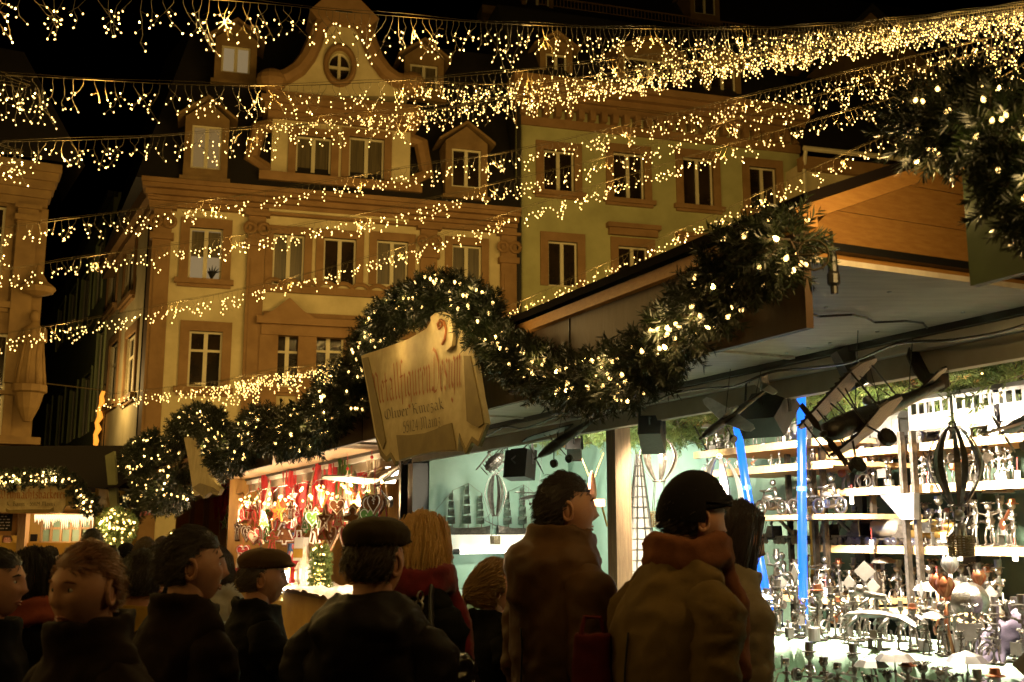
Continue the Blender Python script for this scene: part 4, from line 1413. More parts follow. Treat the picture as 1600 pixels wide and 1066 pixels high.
for q in ((1440, 300), (1490, 330), (1400, 300)):
    tube_light('bulb_or_fill_light', PV(q[0], q[1], 2.36), 6.5, (1, .64, .22), gB)  # extra lamps off the garland, added to brighten the gable boards
gC = garland('fir garland of the ornament stall, arching over its torn sign', gpx([(538, 612), (500, 655), (455, 678), (405, 668), (375, 705), (352, 715), (336, 672), (310, 655), (284, 672), (274, 705)]), .13, 3, 380, 300, .011, nl=.05, L=.16, w=.005, lights=8, lpow=2, hotp=.14)
gD = garland('round wreath like fir garland densely lit at the far end of the stall row', gpx([(285, 720), (280, 760), (255, 775), (232, 760), (222, 720), (240, 700), (212, 720), (200, 750), (192, 780), (205, 800)]), .17, 4, 170, 340, .013, nl=.07, L=.2, w=.008, lights=4, lpow=4, hotp=.14)
gK = garland('lit fir garland along the top of the bakery sign', [PD(a, b, 19.3) for a, b in ((-90, 752), (-30, 750), (40, 749), (95, 748), (116, 760), (130, 782), (152, 802))], .09, 5, 240, 130, .016, nl=.06, L=.15, w=.008, lights=4, lpow=3)
for i, (lab, pp, v) in enumerate((('green fir swag behind the mid post at the top of the back wall', [(905, 650), (1000, 660), (1050, 650), (1100, 665), (1150, 640)], 5.15),
                                  ('bright fir swag above the model trains', [(1180, 615), (1260, 585), (1330, 595), (1400, 590), (1440, 610)], 5.1),
                                  ('bright fir swag in the top right corner of the sculpture stall', [(1480, 590), (1510, 570), (1530, 610), (1580, 600), (1620, 575)], 5.0),
                                  ('dark green fir swag above the mint tarpaulin beside the sign', [(650, 672), (720, 668), (800, 668), (880, 662)], 5.1))):
    garland(lab, gpx(pp, v), .16, 20 + i, 260, 6, .006, foliage='firg', nl=.05, L=.2, w=.005, group='fir swags inside the stall')
# small lit fir ball by the far stalls and lit garland on the ornament stall's post
bc = PD(181, 824, 15.5)
lb_ = thing('fir_ball', 'ball shaped fir bush covered in tiny lights in front of the bakery', 'fir bush', bc)
rng = random.Random(8)
tm = twig_template(rng, 34, .17, .06, .008)
m = MB()
dd = []
for _ in range(260):
    v_ = Vector((rng.gauss(0, 1), rng.gauss(0, 1), rng.gauss(0, 1))).normalized(); dd.append(v_)
Rm = rand_rot(rng, dd)
for d, r_ in zip(dd, Rm):
    m.add(tm[0] @ r_.T + np.array(d * .12), tm[1])
m.build('foliage', X['firg'], lb_)
place_bulbs(lb_, bc, [bc + Vector((rng.gauss(0, 1), rng.gauss(0, 1) - .6, rng.gauss(0, 1))).normalized() * rng.uniform(.2, .27) for _ in range(90)], .014, rng, .25)
tube_light('bulb_or_fill_light', bc + Vector((0, -.35, 0)), 5, (1, .75, .3), lb_)
m = MB(); m.tube([(0, 0, -.1), (0, 0, -bc.z)], .03, 6); m.build('trunk', X['twig'], lb_)
garland('thin glowing green garland hanging down between the posters', [PV(a, b, 3.6) for a, b in ((500, 860), (502, 880), (500, 905), (503, 925))], .07, 31, 500, 70, .007, foliage='firg', nl=.04, L=.09, w=.006, group='fir garlands with lights', lights=1, lpow=2)

# ================================================================ icicle light chains
HUB = PD(1760, -15, 24.5)
def light_chain(label, ctrl, seed, drop=.42, spacing=.14, r=.012, extra=(), npl=6, pw=30, hot=.13, br=1.0):
    rng = random.Random(seed)
    r *= .78
    P = [Vector(e) for e in extra] + [PD(*c) for c in ctrl] + [HUB]
    path = catmull(P, .07)
    L = [0]
    for a, b in zip(path, path[1:]): L.append(L[-1] + (b - a).length)
    org = path[len(path) // 2].copy()
    root = thing('light_chain', label, 'light chain', org, group='icicle light chains overhead')
    m = MB()
    cp_ = path[::4] + [path[-1]]
    m.tube([p - org for p in cp_], .0055, 4)
    m.tube([p - org + Vector((0, 0, .035 + .012 * math.sin(i * .7))) for i, p in enumerate(cp_)], .004, 3)
    for i in range(4, len(path), 45):
        t = (path[min(i + 3, len(path) - 1)] - path[i])
        m.tube([path[i] - org, path[i] - org + t], .012, 5)
    pts = []
    s, i = 0.0, 0
    tot = L[-1]
    while s < tot - .3:
        while L[i + 1] < s: i += 1
        t_ = (s - L[i]) / max(1e-6, L[i + 1] - L[i])
        p = path[i].lerp(path[i + 1], t_)
        dl = drop * rng.choice((.5, .7, .85, 1.0, 1.0, 1.25)) * rng.uniform(.85, 1.1)
        nseg = max(2, int(dl / .088))
        al = (path[i + 1] - path[i]).normalized()
        sway = rng.uniform(-.35, .35)
        q = p.copy()
        chain = [q.copy(), q + Vector((0, 0, -.06))]
        q = chain[-1].copy()
        for k in range(nseg):
            sway = max(-.9, min(.9, sway + rng.uniform(-.75, .75)))
            q = q + (al * sway + Vector((rng.uniform(-.25, .25), rng.uniform(-.5, .5), -1))).normalized() * (dl / nseg)
            chain.append(q.copy())
            if rng.random() < .95 * br:
                d = (al * rng.choice((-1, 1)) * rng.uniform(.3, 1) + Vector((0, rng.uniform(-.4, .4), -rng.uniform(.1, .9)))).normalized()
                e = q + d * rng.uniform(.03, .10)
                if k < nseg - 1: m.tube([q - org, e - org], .0028, 3, False)
                pts.append(e if k < nseg - 1 else q.copy())
        m.tube([c - org for c in chain], .0032, 3, False)
        s += spacing * .84 * rng.uniform(.8, 1.2)
    m.build('cable', X['lwire'], root)
    place_bulbs(root, org, pts, r, rng, hot)
    for k in range(npl):
        j = int(len(path) * (k + .5) / npl)
        tube_light('bulb_or_fill_light', path[j] + Vector((0, 0, -.24)), pw, WARM, root, .05)
    return len(pts)


CH = [('topmost icicle light chain crossing the dark sky', [(-130, -45, 9.2), (0, -18, 9.6), (190, -8, 10.2), (380, 3, 11), (600, 24, 12.2), (800, 38, 13.8), (1000, 45, 15.8), (1200, 44, 18), (1400, 30, 20.5), (1600, 5, 23)], .50, .125, .0105),
      ('icicle light chain below the round attic gable window', [(-100, 112, 12.6), (0, 117, 13), (130, 124, 13.5), (260, 131, 14), (400, 134, 14.7), (560, 130, 15.6), (800, 112, 17.2), (1000, 88, 19), (1250, 56, 21), (1600, 9, 23.6)], .46, .135, .011),
      ('icicle light chain passing the lit left dormer', [(-100, 222, 15.4), (0, 222, 16), (200, 216, 17), (400, 201, 17.8), (600, 184, 18.6), (800, 152, 19.8), (1000, 116, 20.8), (1300, 60, 22.4), (1600, 16, 23.9)], .44, .14, .0125),
      ('icicle light chain running along the main cornice of the cream house', [(-120, 372, 19), (0, 357, 20), (200, 330, 21), (400, 302, 21.6), (660, 258, 22.2), (800, 237, 22.6), (1000, 190, 23), (1200, 143, 23.4), (1400, 95, 23.8), (1600, 45, 24.2)], .42, .15, .015),
      ('icicle light chain crossing the upper row of front windows', [(-120, 440, 22), (0, 423, 23), (160, 398, 23.6), (400, 364, 24.2), (600, 327, 24.6), (800, 281, 24.8), (957, 243, 24.8), (1200, 171, 24.7), (1400, 118, 24.6), (1600, 60, 24.5)], .42, .15, .016),
      ('icicle light chain dipping between the two lower window rows', [(-120, 545, 27), (0, 523, 27.5), (160, 495, 28), (400, 447, 28), (600, 395, 27.8), (800, 331, 27.4), (952, 284, 27), (1100, 238, 26.5), (1250, 195, 26), (1420, 145, 25.4), (1600, 80, 24.9)], .42, .16, .018),
      ('lowest icicle light chain following just above the stall roof', [(165, 617, 34), (300, 601, 33), (400, 587, 32), (545, 562, 31), (680, 525, 30), (800, 477, 29), (901, 432, 28.3), (1053, 364, 27.5), (1154, 318, 27), (1300, 250, 26.2), (1420, 195, 25.6), (1600, 100, 24.9)], .40, .18, .018),
      ('dense short icicle chain bunched in front of the lower windows', [(330, 600, 35), (420, 578, 34), (480, 572, 33.5), (560, 552, 33), (700, 560, 31), (860, 545, 29), (1050, 480, 27.5), (1300, 400, 26), (1560, 220, 25)], .8, .12, .019),
      ('faint far icicle chain behind the others at the right gable', [(405, 190, 33), (560, 176, 31), (720, 160, 29), (860, 142, 28), (1000, 122, 27), (1200, 85, 26), (1400, 50, 25.4), (1600, 22, 24.9)], .44, .17, .017),
      ('icicle chain through the middle of the dense right bundle', [(640, 128, 25), (800, 132, 25), (950, 116, 24.9), (1100, 96, 24.8), (1250, 82, 24.7), (1420, 55, 24.6), (1600, 30, 24.5)], .44, .15, .0155)]
tot = 0
for i, (lab, ctrl, dr, spc, r_) in enumerate(CH):
    tot += light_chain(lab, ctrl, 100 + i, dr, spc, r_, npl=14 if i > 1 else 18, pw=76, extra=[[(-13, -7, 5.2), (-9, 3, 5.0)], [(-18, 2, 6)], [(-20, 8, 7)], [(-22, 12, 8)], [(-24, 18, 9)], [(-24, 26, 9)]][i] if i < 6 else ())
n_ = light_chain('unseen icicle light chain added high over the crowd to light it', [(1500, -420, 9), (1700, -150, 15)], 120, .5, .2, .0105, npl=12, pw=40, extra=[(-7, -9, 5.4), (-3, -2, 5.0), (1.5, 4.0, 6.2)])  # unseen chain added so its lamps warm the crowd from above and behind
print('chain bulbs', tot)
tube_light('alley_fill_light', PD(132, 600, 44), 420, (1, .66, .24), hs, .2)  # added lamp standing clear of the sign, brightens the alley walls
bpy.data.objects['alley_fill_light'].location /= 1.38
# thin stay wires between the corner and the left house
r = tag(MB().tube([PD(60, 598, 33.5), PD(112, 604, 35), PD(168, 611, 36)], .02, 4).build('stay_wire', X['lwire']), 'thin stay wire spanning the alley to the house corner', 'wire')
# ================================================================ flood lamps in the stall
def frameM(p, fwd, up=(0, 0, 1), s=1.0):
    """matrix whose local y points along fwd, local z near up"""
    y = Vector(fwd).normalized()
    x = y.cross(Vector(up))
    x = x.normalized() if x.length > 1e-4 else y.orthogonal().normalized()
    z = x.cross(y)
    return Matrix(((x.x * s, y.x * s, z.x * s, p[0]), (x.y * s, y.y * s, z.y * s, p[1]), (x.z * s, y.z * s, z.z * s, p[2]), (0, 0, 0, 1)))


def flood(label, p, aim, size=.16, power=40, depth=.2, color=(1, .83, .58), body='black', hang=.12, spot=150):
    d = (Vector(aim) - Vector(p)).normalized()
    r = thing('flood_lamp', label, 'lamp', p, group='flood lamps of the sculpture stall')
    M_ = frameM((0, 0, 0), d)
    m = MB()
    s = size / 2
    m.add([(-s * .93, -depth, -s * .9), (s * .93, -depth, -s * .9), (s * .93, -depth, s * .9), (-s * .93, -depth, s * .9), (-s, 0, -s), (s, 0, -s), (s, 0, s), (-s, 0, s)], [(0, 1, 2, 3), (0, 4, 5, 1), (1, 5, 6, 2), (2, 6, 7, 3), (3, 7, 4, 0)], M_)
    for k in range(5):
        m.box(-s * .6, s * .6, -depth * (.3 + .13 * k), -depth * (.3 + .13 * k) + .008, s * .78, s * 1.02, M_)
    m.build('housing', X[body], r)
    m = MB(); m.box(-s * .96, s * .96, -.012, -.006, -s * .96, s * .96, M_); m.build('lamp_glass', X['flood'], r)
    m = MB()
    top = Vector((0, 0, hang + s))
    for sg in (-1, 1):
        a = M_ @ Vector((sg * s * 1.12, -depth * .5, 0))
        m.bar(a, a * .0 + top + Vector((a.x, a.y, 0)) * .9, .018, .006)
    m.bar(top + M_.to_3x3() @ Vector((-s * 1.12, 0, 0)) * .9, top + M_.to_3x3() @ Vector((s * 1.12, 0, 0)) * .9, .018, .006)
    m.tube([M_ @ Vector((0, -depth, 0)), M_ @ Vector((0, -depth - .05, .02)), top * .8 + Vector((.03, .05, 0)), top + Vector((0, 0, .1))], .006, 5)
    m.build('bracket', X['black'], r)
    if power:
        L_ = bpy.data.lights.new('lamp_light', 'SPOT')
        L_.energy = power * 7.8; L_.color = color; L_.spot_size = R(spot); L_.spot_blend = .6; L_.shadow_soft_size = size * .35
        o = bpy.data.objects.new('lamp_light', L_); COL.objects.link(o); o.parent = r
        o.location = d * .01
        o.rotation_euler = d.to_track_quat('-Z', 'Y').to_euler()
    return r


X['basket'] = mat('perforated tin', (.16, .11, .05), .4, .7, (.24, .18, .09), 60)
flood('lit flood lamp with an orange side hanging right of the mid post', PV(1022, 694, 3.8), PV(1060, 860, 4.7), .15, 30, .24, hang=.14, spot=95)
flood('large black flood lamp seen from behind beside the blue neon', PV(1206, 660, 3.72), W(5.0, 4.6, 1.3), .25, 170, .12, hang=.10)
flood('black flood lamp seen from behind left of the high wing plane', PV(819, 728, 3.9), W(8.8, 5.3, 2.0), .25, 34, .12, hang=.10, color=(.92, 1, .86))
flood('small lit lamp aimed down behind the high wing plane', PV(898, 712, 4.25), PV(905, 800, 4.6), .12, 22, .16, hang=.1)
flood('black lamp on a thick pole above the biplane', PV(1352, 600, 3.75), W(3.7, 4.35, 1.0), .14, 170, .2, hang=.18, spot=115)
flood('dark lamp cut off by the right edge', PV(1600, 530, 3.86), W(3.3, 5.0, 1.4), .13, 150, .2, hang=.1, spot=120)
flood('dark lamp in the gap between the two stalls under the parchment sign', PV(612, 742, 3.9), W(9.2, 5.2, 1.3), .2, 45, .22, hang=.12, color=(.92, 1, .86))
r = thing('bulb_lamp', 'bare glowing bulb in front of the mint tarpaulin', 'lamp', PV(874, 668, 4.0))
m = MB(); m.lathe([(.012, .09), (.03, .05), (.042, 0), (.03, -.04), (1e-5, -.055)], 12); m.build('glass_bulb', X['flood'], r, smooth=True)
m = MB(); m.tube([(0, 0, .08), (0, 0, .14), (.05, 0, .19), (.12, .03, .2)], .012, 6); m.build('socket', X['black'], r)
tube_light('lamp_light', PV(874, 668, 4.0), 26, (1, .86, .6), r, .05)
r = thing('plug', 'black cable plug hanging from the garland at the canopy corner', 'plug', PV(1302, 425, 2.45))
m = MB(); m.tube([(0, 0, .14), (.0, 0, .07)], .006, 6); m.build('cable', X['wire'], r)
m = MB(); m.lathe([(.010, .08), (.016, .05), (.017, .0), (.022, -.01), (.022, -.04), (.013, -.05), (.012, -.075)], 10); m.build('plug_body', X['black'], r)

# ================================================================ small welded figures
FIG = []


def hexnut(m, c, r, h, M=None, seg=6):
    m.lathe([(r * .45, 0), (r, 0), (r, h), (r * .45, h)], seg, (M or Matrix()) @ Matrix.Translation(c))


def bolt_figure(pose, prop=None, hat='nut', metal='steel'):
    r = thing('bolt_figure', 'small steel figure welded from bolts and nuts', 'figurine')
    m = MB(); m.lathe([(.034, 0), (.036, .002), (.036, .006), (.032, .007)], 6); m.build('base', X['darksteel'], r)
    sit = prop == 'desk'
    for s in (-1, 1):
        m = MB()
        if sit: m.tube([(s * .016, -.03, .008), (s * .016, -.03, .05), (s * .013, 0, .052)], .0045, 6)
        else: m.tube([(s * .018, -.004, .008), (s * .019, -.008, .045), (s * .011, 0, .088)], .0048, 6)
        m.ball((s * .018, -.012 if not sit else -.035, .011), (.008, .014, .006), 6, 5)
        m.build('leg', X[metal], r)
    zt = .052 if sit else .086
    m = MB()
    m.tube([(0, 0, zt - .01), (0, 0, zt + .075)], .0075, 8)
    hexnut(m, (0, 0, zt - .006), .015, .013); hexnut(m, (0, 0, zt + .018), .012, .009); hexnut(m, (0, 0, zt + .05), .018, .013)
    m.build('torso', X[metal], r)
    zs = zt + .057
    arms = {'up': [(.014, 0, 0), (.045, -.005, .01), (.052, -.012, .06)], 'bow': [(.014, 0, 0), (.042, -.008, -.008), (.05, -.02, -.045), (.026, -.04, -.062)],
            'front': [(.014, 0, 0), (.028, -.014, -.022), (.016, -.055, -.012)], 'down': [(.014, 0, 0), (.030, .002, -.03), (.034, -.006, -.068)],
            'wide': [(.014, 0, 0), (.045, 0, .004), (.078, -.01, .012)]}[pose]
    for s in (-1, 1):
        m = MB(); m.tube([(s * a, b, zs + c) for a, b, c in arms], .0042, 6); a, b, c = arms[-1]; m.ball((s * a, b, zs + c), .007, 6, 5); m.build('arm', X[metal], r)
    zh = zt + .096
    m = MB(); m.ball((0, -.001, zh), .017, 9, 7); m.tube([(0, 0, zt + .07), (0, 0, zh)], .006, 6)
    for s in (-1, 1): m.ball((s * .007, -.016, zh + .004), .0045, 6, 5)
    h = m.build('head', X[metal], r, smooth=True)
    m = MB()
    if hat == 'nut': hexnut(m, (0, 0, zh + .010), .017, .012)
    elif hat == 'brim': m.lathe([(.001, zh + .034), (.015, zh + .032), (.017, zh + .014), (.030, zh + .011), (.030, zh + .008), (.015, zh + .009)], 12)
    elif hat == 'hair':
        for k in range(16):
            a = k * 2.4; e = .5 + .05 * k
            m.tube([(0, 0, zh + .008), (.03 * math.cos(a) * e, .03 * math.sin(a) * e, zh + .026 - .008 * e)], .0022, 4)
    elif hat == 'top': m.lathe([(.001, zh + .046), (.015, zh + .046), (.014, zh + .016), (.026, zh + .014), (.026, zh + .011), (.01, zh + .011)], 12)
    m.build('hat', X['copper' if hat == 'brim' else metal], h)
    m = MB()
    if prop == 'desk':
        m.box(-.04, .04, -.075, -.03, .06, .064); m.box(-.036, -.030, -.07, -.035, .0, .06); m.box(.030, .036, -.07, -.035, 0, .06); m.box(-.026, .026, -.062, -.058, .064, .108)
    elif prop == 'umbrella':
        m.tube([(.052, -.012, zs + .03), (.052, -.012, zs + .14)], .003, 5); m.lathe([(.075, zs + .10), (.05, zs + .125), (.004, zs + .14)], 8, Matrix.Translation((.052, -.012, 0)))
    elif prop == 'guitar':
        m.ball((.0, -.05, zs - .045), (.03, .008, .026), 10, 6); m.bar((.02, -.052, zs - .03), (.085, -.05, zs + .02), .008)
    elif prop == 'drum':
        m.lathe([(.028, .0), (.028, .055), (.024, .057)], 12, Matrix.Translation((0, -.055, .0))); m.lathe([(.022, .075), (.022, .078)], 12, Matrix.Translation((.05, -.05, 0)))
    elif prop == 'rod':
        m.tube([(-.10, -.055, zs - .02), (.10, -.058, zs - .004)], .004, 6)
        for s in (-1, 1): m.lathe([(.026, -.006), (.026, .006)], 12, Matrix.Translation((s * .095, -.056, zs - .012)) @ Matrix.Rotation(PI / 2, 4, 'Y'))
    elif prop == 'wheel':
        m.ring((0, -.06, .045), .038, .005, 'X', 20, 6); m.tube([(0, -.06, .045), (0, -.02, .1)], .004, 5)
    elif prop == 'diamond':
        m.tube([(.052, -.012, zs + .0), (.052, -.012, zs + .09)], .003, 5); m.prism([(.052, zs + .08), (.092, zs + .12), (.052, zs + .16), (.012, zs + .12)], -.016, -.012)
    elif prop == 'can':
        m.lathe([(.022, 0), (.024, .004), (.024, .05), (.022, .054)], 14, Matrix.Translation((.045, -.02, .0)))
    elif prop == 'board':
        m.box(-.045, .045, -.052, -.048, zs - .075, zs - .01)
    if prop: m.build('tool', X['sheet' if prop in ('desk', 'umbrella', 'diamond', 'board', 'can') else 'copper' if prop == 'guitar' else metal], r)
    return r


DESC = {'desk': 'sitting at a desk', 'umbrella': 'holding up an umbrella', 'guitar': 'playing a copper guitar', 'drum': 'behind a small drum', 'rod': 'lifting a barbell', 'wheel': 'pushing a wheel', 'diamond': 'holding up a diamond plate', 'can': 'beside a shiny can', 'board': 'holding a flat plate', None: 'with empty hands'}
HATD = {'nut': 'hex nut head', 'brim': 'copper brimmed hat', 'hair': 'wild wire hair', 'top': 'top hat'}
PROTO = []
for pose, prop, hat, me_ in (('bow', None, 'nut', 'steel'), ('front', 'desk', 'nut', 'steel'), ('up', 'umbrella', 'hair', 'darksteel'), ('front', 'guitar', 'brim', 'steel'), ('front', 'drum', 'hair', 'steel'), ('front', 'rod', 'nut', 'darksteel'),
                             ('front', 'wheel', 'top', 'steel'), ('up', 'diamond', 'nut', 'steel'), ('wide', 'can', 'brim', 'steel'), ('bow', 'board', 'hair', 'steel'), ('up', None, 'top', 'steel'), ('wide', None, 'hair', 'darksteel')):
    PROTO.append((bolt_figure(pose, prop, hat, me_), 'arms %s' % {'bow': 'bowed', 'front': 'forward', 'up': 'raised', 'wide': 'spread', 'down': 'down'}[pose], DESC[prop], HATD[hat]))
used = set()


def put_row(where, v, z, pxs, sc_=(.85, 1.15), seed=0, vj=.06, order='from the left'):
    rng = random.Random(seed)
    cnt = 0
    for n, px in enumerate(pxs):
        vv = v + rng.uniform(-vj, vj)
        # pixel column -> u on the plane vv at this height
        r_ = ray(px, 900)
        c = Vector((0, 0, EYE)); t = vv / (r_.x * CA + r_.y * SA)
        u = UV(c + r_ * t)[0]
        k = rng.randrange(len(PROTO))
        pr, a_, b_, c_ = PROTO[k]
        M_ = rowM(u, vv, z, -PI / 2 + rng.uniform(-.7, .7)) @ Matrix.Scale(rng.uniform(*sc_), 4)
        lab = '%s figure %s on the %s, %s' % (ORD[n], order, where, b_)
        if k not in used:
            used.add(k); o = pr; o.matrix_basis = M_; o['label'] = lab
            o['group'] = 'welded steel figures'
        else:
            dup(pr, M_, lab, 'welded steel figures')


rr = random.Random(77)
jit = lambda a, b, n: [a + (b - a) * (k + .5) / n + rr.uniform(-.3, .3) * (b - a) / n for k in range(n)]
put_row('upper counter', 3.93, ZC + .003, jit(1168, 1345, 9) + jit(1410, 1600, 9), (.95, 1.35), 1, .10)
put_row('lower counter', 3.46, ZL + .003, jit(1165, 1600, 17), (1.0, 1.35), 2, .12)
put_row('counter back row', 4.22, ZC + .003, jit(1180, 1600, 14), (.85, 1.1), 12, .07)
put_row('lowest wall shelf', VR + .12, zR[0] + .03, jit(1296, 1412, 6) + jit(1442, 1570, 8), (1.0, 1.3), 3, .06)
put_row('second wall shelf', VR + .14, zR[1] + .03, [1460, 1475, 1530, 1552, 1572, 1590], (1.1, 1.4), 4, .05)
put_row('third wall shelf', VR + .14, zR[2] + .03, jit(1283, 1405, 7) + jit(1440, 1600, 8), (.8, 1.1), 5, .06)
put_row('upper counter middle', 4.08, ZC + .003, jit(1175, 1600, 15), (.8, 1.15), 21, .05)
put_row('upper counter edge', 3.83, ZC + .003, jit(1172, 1600, 14), (.6, .85), 22, .03)
put_row('lowest shelf back', VR + .3, zR[0] + .03, jit(1296, 1570, 11), (1.1, 1.4), 23, .04)
put_row('third shelf back', VR + .3, zR[2] + .03, jit(1290, 1600, 12), (.9, 1.2), 24, .04)
put_row('second shelf back', VR + .38, zR[1] + .03, jit(1290, 1600, 9), (1.0, 1.3), 25, .03)
put_row('rounded shelf', VLs + .13, zL[0] + .03, jit(1172, 1300, 5), (1.0, 1.25), 6, .05)
put_row('top shelf', VLs + .1, zL[2] + .03, jit(1098, 1290, 10), (.7, .9), 7, .05)
put_row('board under the top shelf', VLs + .2, zL[2] - .11, jit(1105, 1290, 8), (.4, .5), 8, .05)
for k, (o, *_r) in enumerate(PROTO):
    if k not in used:
        for c in list(o.children_recursive): bpy.data.objects.remove(c)
        bpy.data.objects.remove(o)

# ---- motorbikes
def motorbike(rider=True):
    r = thing('steel_motorbike', 'steel motorbike model', 'model bike')
    for y in (-.085, .085):
        m = MB(); m.ring((0, y, .045), .038, .008, 'X', 22, 8)
        for k in range(8):
            a = k * PI / 4; m.tube([(0, y, .045), (0, y + .036 * math.cos(a), .045 + .036 * math.sin(a))], .0016, 4)
        m.ball((0, y, .045), .011, 8, 6); m.build('wheel', X['steel'], r, smooth=True)
    m = MB()
    m.tube([(0, -.085, .045), (0, -.055, .12), (0, -.05, .135)], .005, 6); m.tube([(0, -.06, .1), (0, .02, .085), (0, .085, .045)], .005, 6); m.tube([(0, -.05, .09), (0, -.02, .035), (0, .04, .035), (0, .085, .045)], .005, 6)
    m.tube([(-.05, -.035, .14), (0, -.052, .135), (.05, -.035, .14)], .004, 6)
    m.build('frame', X['darksteel'], r)
    m = MB(); m.ball((0, -.02, .105), (.016, .034, .016), 10, 6); m.ball((0, .05, .095), (.015, .035, .009), 10, 6); m.build('tank', X['sheet'], r, smooth=True)
    m = MB(); m.box(-.017, .017, -.025, .02, .035, .075)
    for s in (-1, 1): m.tube([(s * .02, -.01, .05), (s * .028, .03, .04), (s * .028, .09, .05)], .006, 6)
    m.build('engine', X['steel'], r)
    if rider:
        m = MB(); m.tube([(0, .045, .1), (0, .03, .16)], .011, 7); m.ball((0, .02, .185), .018, 9, 7)
        for s in (-1, 1):
            m.tube([(s * .012, .03, .155), (s * .035, -.005, .14), (s * .045, -.035, .142)], .0045, 5); m.tube([(s * .012, .045, .1), (s * .028, .005, .085), (s * .026, .02, .04)], .005, 5)
        m.build('rider', X['steel'], r, smooth=True)
    return r


b0 = motorbike(True)
spots = [(1200, 812, VLs + .1, 1, .1, 1.15), (1255, 812, VLs + .12, 1, .15, 1.2), (1292, 812, VLs + .08, 1, 0, 1.15), (1175, 940, VLs + .09, 0, .3, 1.1), (1215, 940, VLs + .07, 0, -.2, 1.3), (1283, 940, VLs + .10, 0, 2.0, 1.2), (1120, 702, VLs + .12, 2, .4, .9), (1240, 702, VLs + .1, 2, .1, .9)]
names = ['left end of the middle rounded shelf', 'middle of the middle rounded shelf', 'right end of the middle rounded shelf', 'left end of the lower rounded shelf', 'lower rounded shelf, left of the upright neon', 'lower rounded shelf, right of the upright neon', 'left end of the top shelf', 'top shelf under the big black lamp']
for i, (px, py, v, t, rz, s) in enumerate(spots):
    u = uz(px, py, v)[0]
    M_ = rowM(u, v + .03, zL[t] + .03, PI + rz) @ Matrix.Scale(s, 4)
    lab = 'steel motorbike with rider on the ' + names[i]
    if i == 0:
        b0.matrix_basis = M_; b0['label'] = lab; b0['group'] = 'model motorbikes'
    else: dup(b0, M_, lab, 'model motorbikes')

# ---- trucks on the second wall shelf
def wheels(root, ys, r_, x_, mname='steel', hub=True):
    for y in ys:
        for s in (-1, 1):
            m = MB(); m.lathe([(r_ * .5, -.007), (r_, -.007), (r_, .007), (r_ * .5, .007)], 16, Matrix.Translation((s * x_, y, r_)) @ Matrix.Rotation(PI / 2, 4, 'Y')); m.ball((s * x_, y, r_), r_ * .4, 8, 6)
            m.build('wheel', X[mname], root)


def truck(kind):
    r = thing('steel_truck', 'steel truck model', 'model truck')
    wheels(r, (-.17, -.02, .03, .14, .185), .024, .045)
    m = MB(); m.box(-.03, .03, -.19, .22, .03, .042); m.build('chassis', X['darksteel'], r)
    m = MB(); m.box(-.045, .045, -.2, -.09, .045, .075); m.add([(-.045, -.17, .075), (.045, -.17, .075), (.045, -.09, .075), (-.045, -.09, .075), (-.04, -.155, .13), (.04, -.155, .13), (.04, -.09, .13), (-.04, -.09, .13)], BOXF); m.tube([(.05, -.085, .05), (.05, -.085, .17)], .006, 6); m.box(-.05, .05, -.215, -.2, .03, .05)
    m.build('cab', X['darksteel'], r)
    m = MB()
    if kind == 'tank': m.lathe([(.001, -.075), (.04, -.07), (.055, -.05), (.055, .13), (.04, .15), (.001, .155)], 18, Matrix.Translation((0, .06, .1)) @ Matrix.Rotation(-PI / 2, 4, 'X'))
    elif kind == 'pipes':
        for q in ((-.028, .07), (.028, .07), (0, .115)): m.lathe([(.027, -.1), (.027, .2)], 14, Matrix.Translation((q[0], .06, q[1])) @ Matrix.Rotation(-PI / 2, 4, 'X'))
    else: m.box(-.045, .045, -.06, .21, .045, .06); m.bar((0, .1, .06), (0, -.1, .2), .018); m.bar((0, -.1, .2), (0, -.17, .14), .012); m.ball((0, .1, .075), .03, 8, 6)
    m.build('load', X[{'tank': 'sheet', 'pipes': 'brass', 'crane': 'steel'}[kind]], r, smooth=kind != 'crane')
    return r


for px, kind, lab, s in ((1318, 'crane', 'steel crane truck at the left end of the second wall shelf', 1.0), (1370, 'tank', 'steel tank truck with a shiny round tank behind the shelf uprights', 1.05), (1440, 'pipes', 'steel truck loaded with golden pipes right of the shelf uprights', .95), (1228, 'crane', 'dark crane truck half hidden behind the blue neon tubes', .95)):
    t = truck(kind)
    v = VR + .12
    u = uz(px, 850, v)[0]
    t.matrix_basis = rowM(u, v, zR[1] + .03, PI) @ Matrix.Scale(s, 4)
    t['label'] = lab; t['group'] = 'model trucks'
r = thing('yellow_pipe', 'long yellow cylinder lying behind the model trucks', 'pipe', W(uz(1400, 830, VR + .3)[0], VR + .3, zR[1] + .03))
m = MB()
m.lathe([(.04, -.35), (.055, -.34), (.055, .3), (.05, .34), (.05, .42)], 18, Matrix.Rotation(A, 4, 'Z') @ Matrix.Translation((0, 0, .1)) @ Matrix.Rotation(PI / 2, 4, 'X')); m.build('pipe_tube', mat('pale yellow lacquer', (.75, .5, .2), .35), r, smooth=True)
m = MB(); m.box(-.05, .05, -.2, -.18, 0, .06, Matrix.Rotation(A, 4, 'Z')); m.box(-.05, .05, .18, .2, 0, .06, Matrix.Rotation(A, 4, 'Z')); m.build('cradle', X['darksteel'], r)

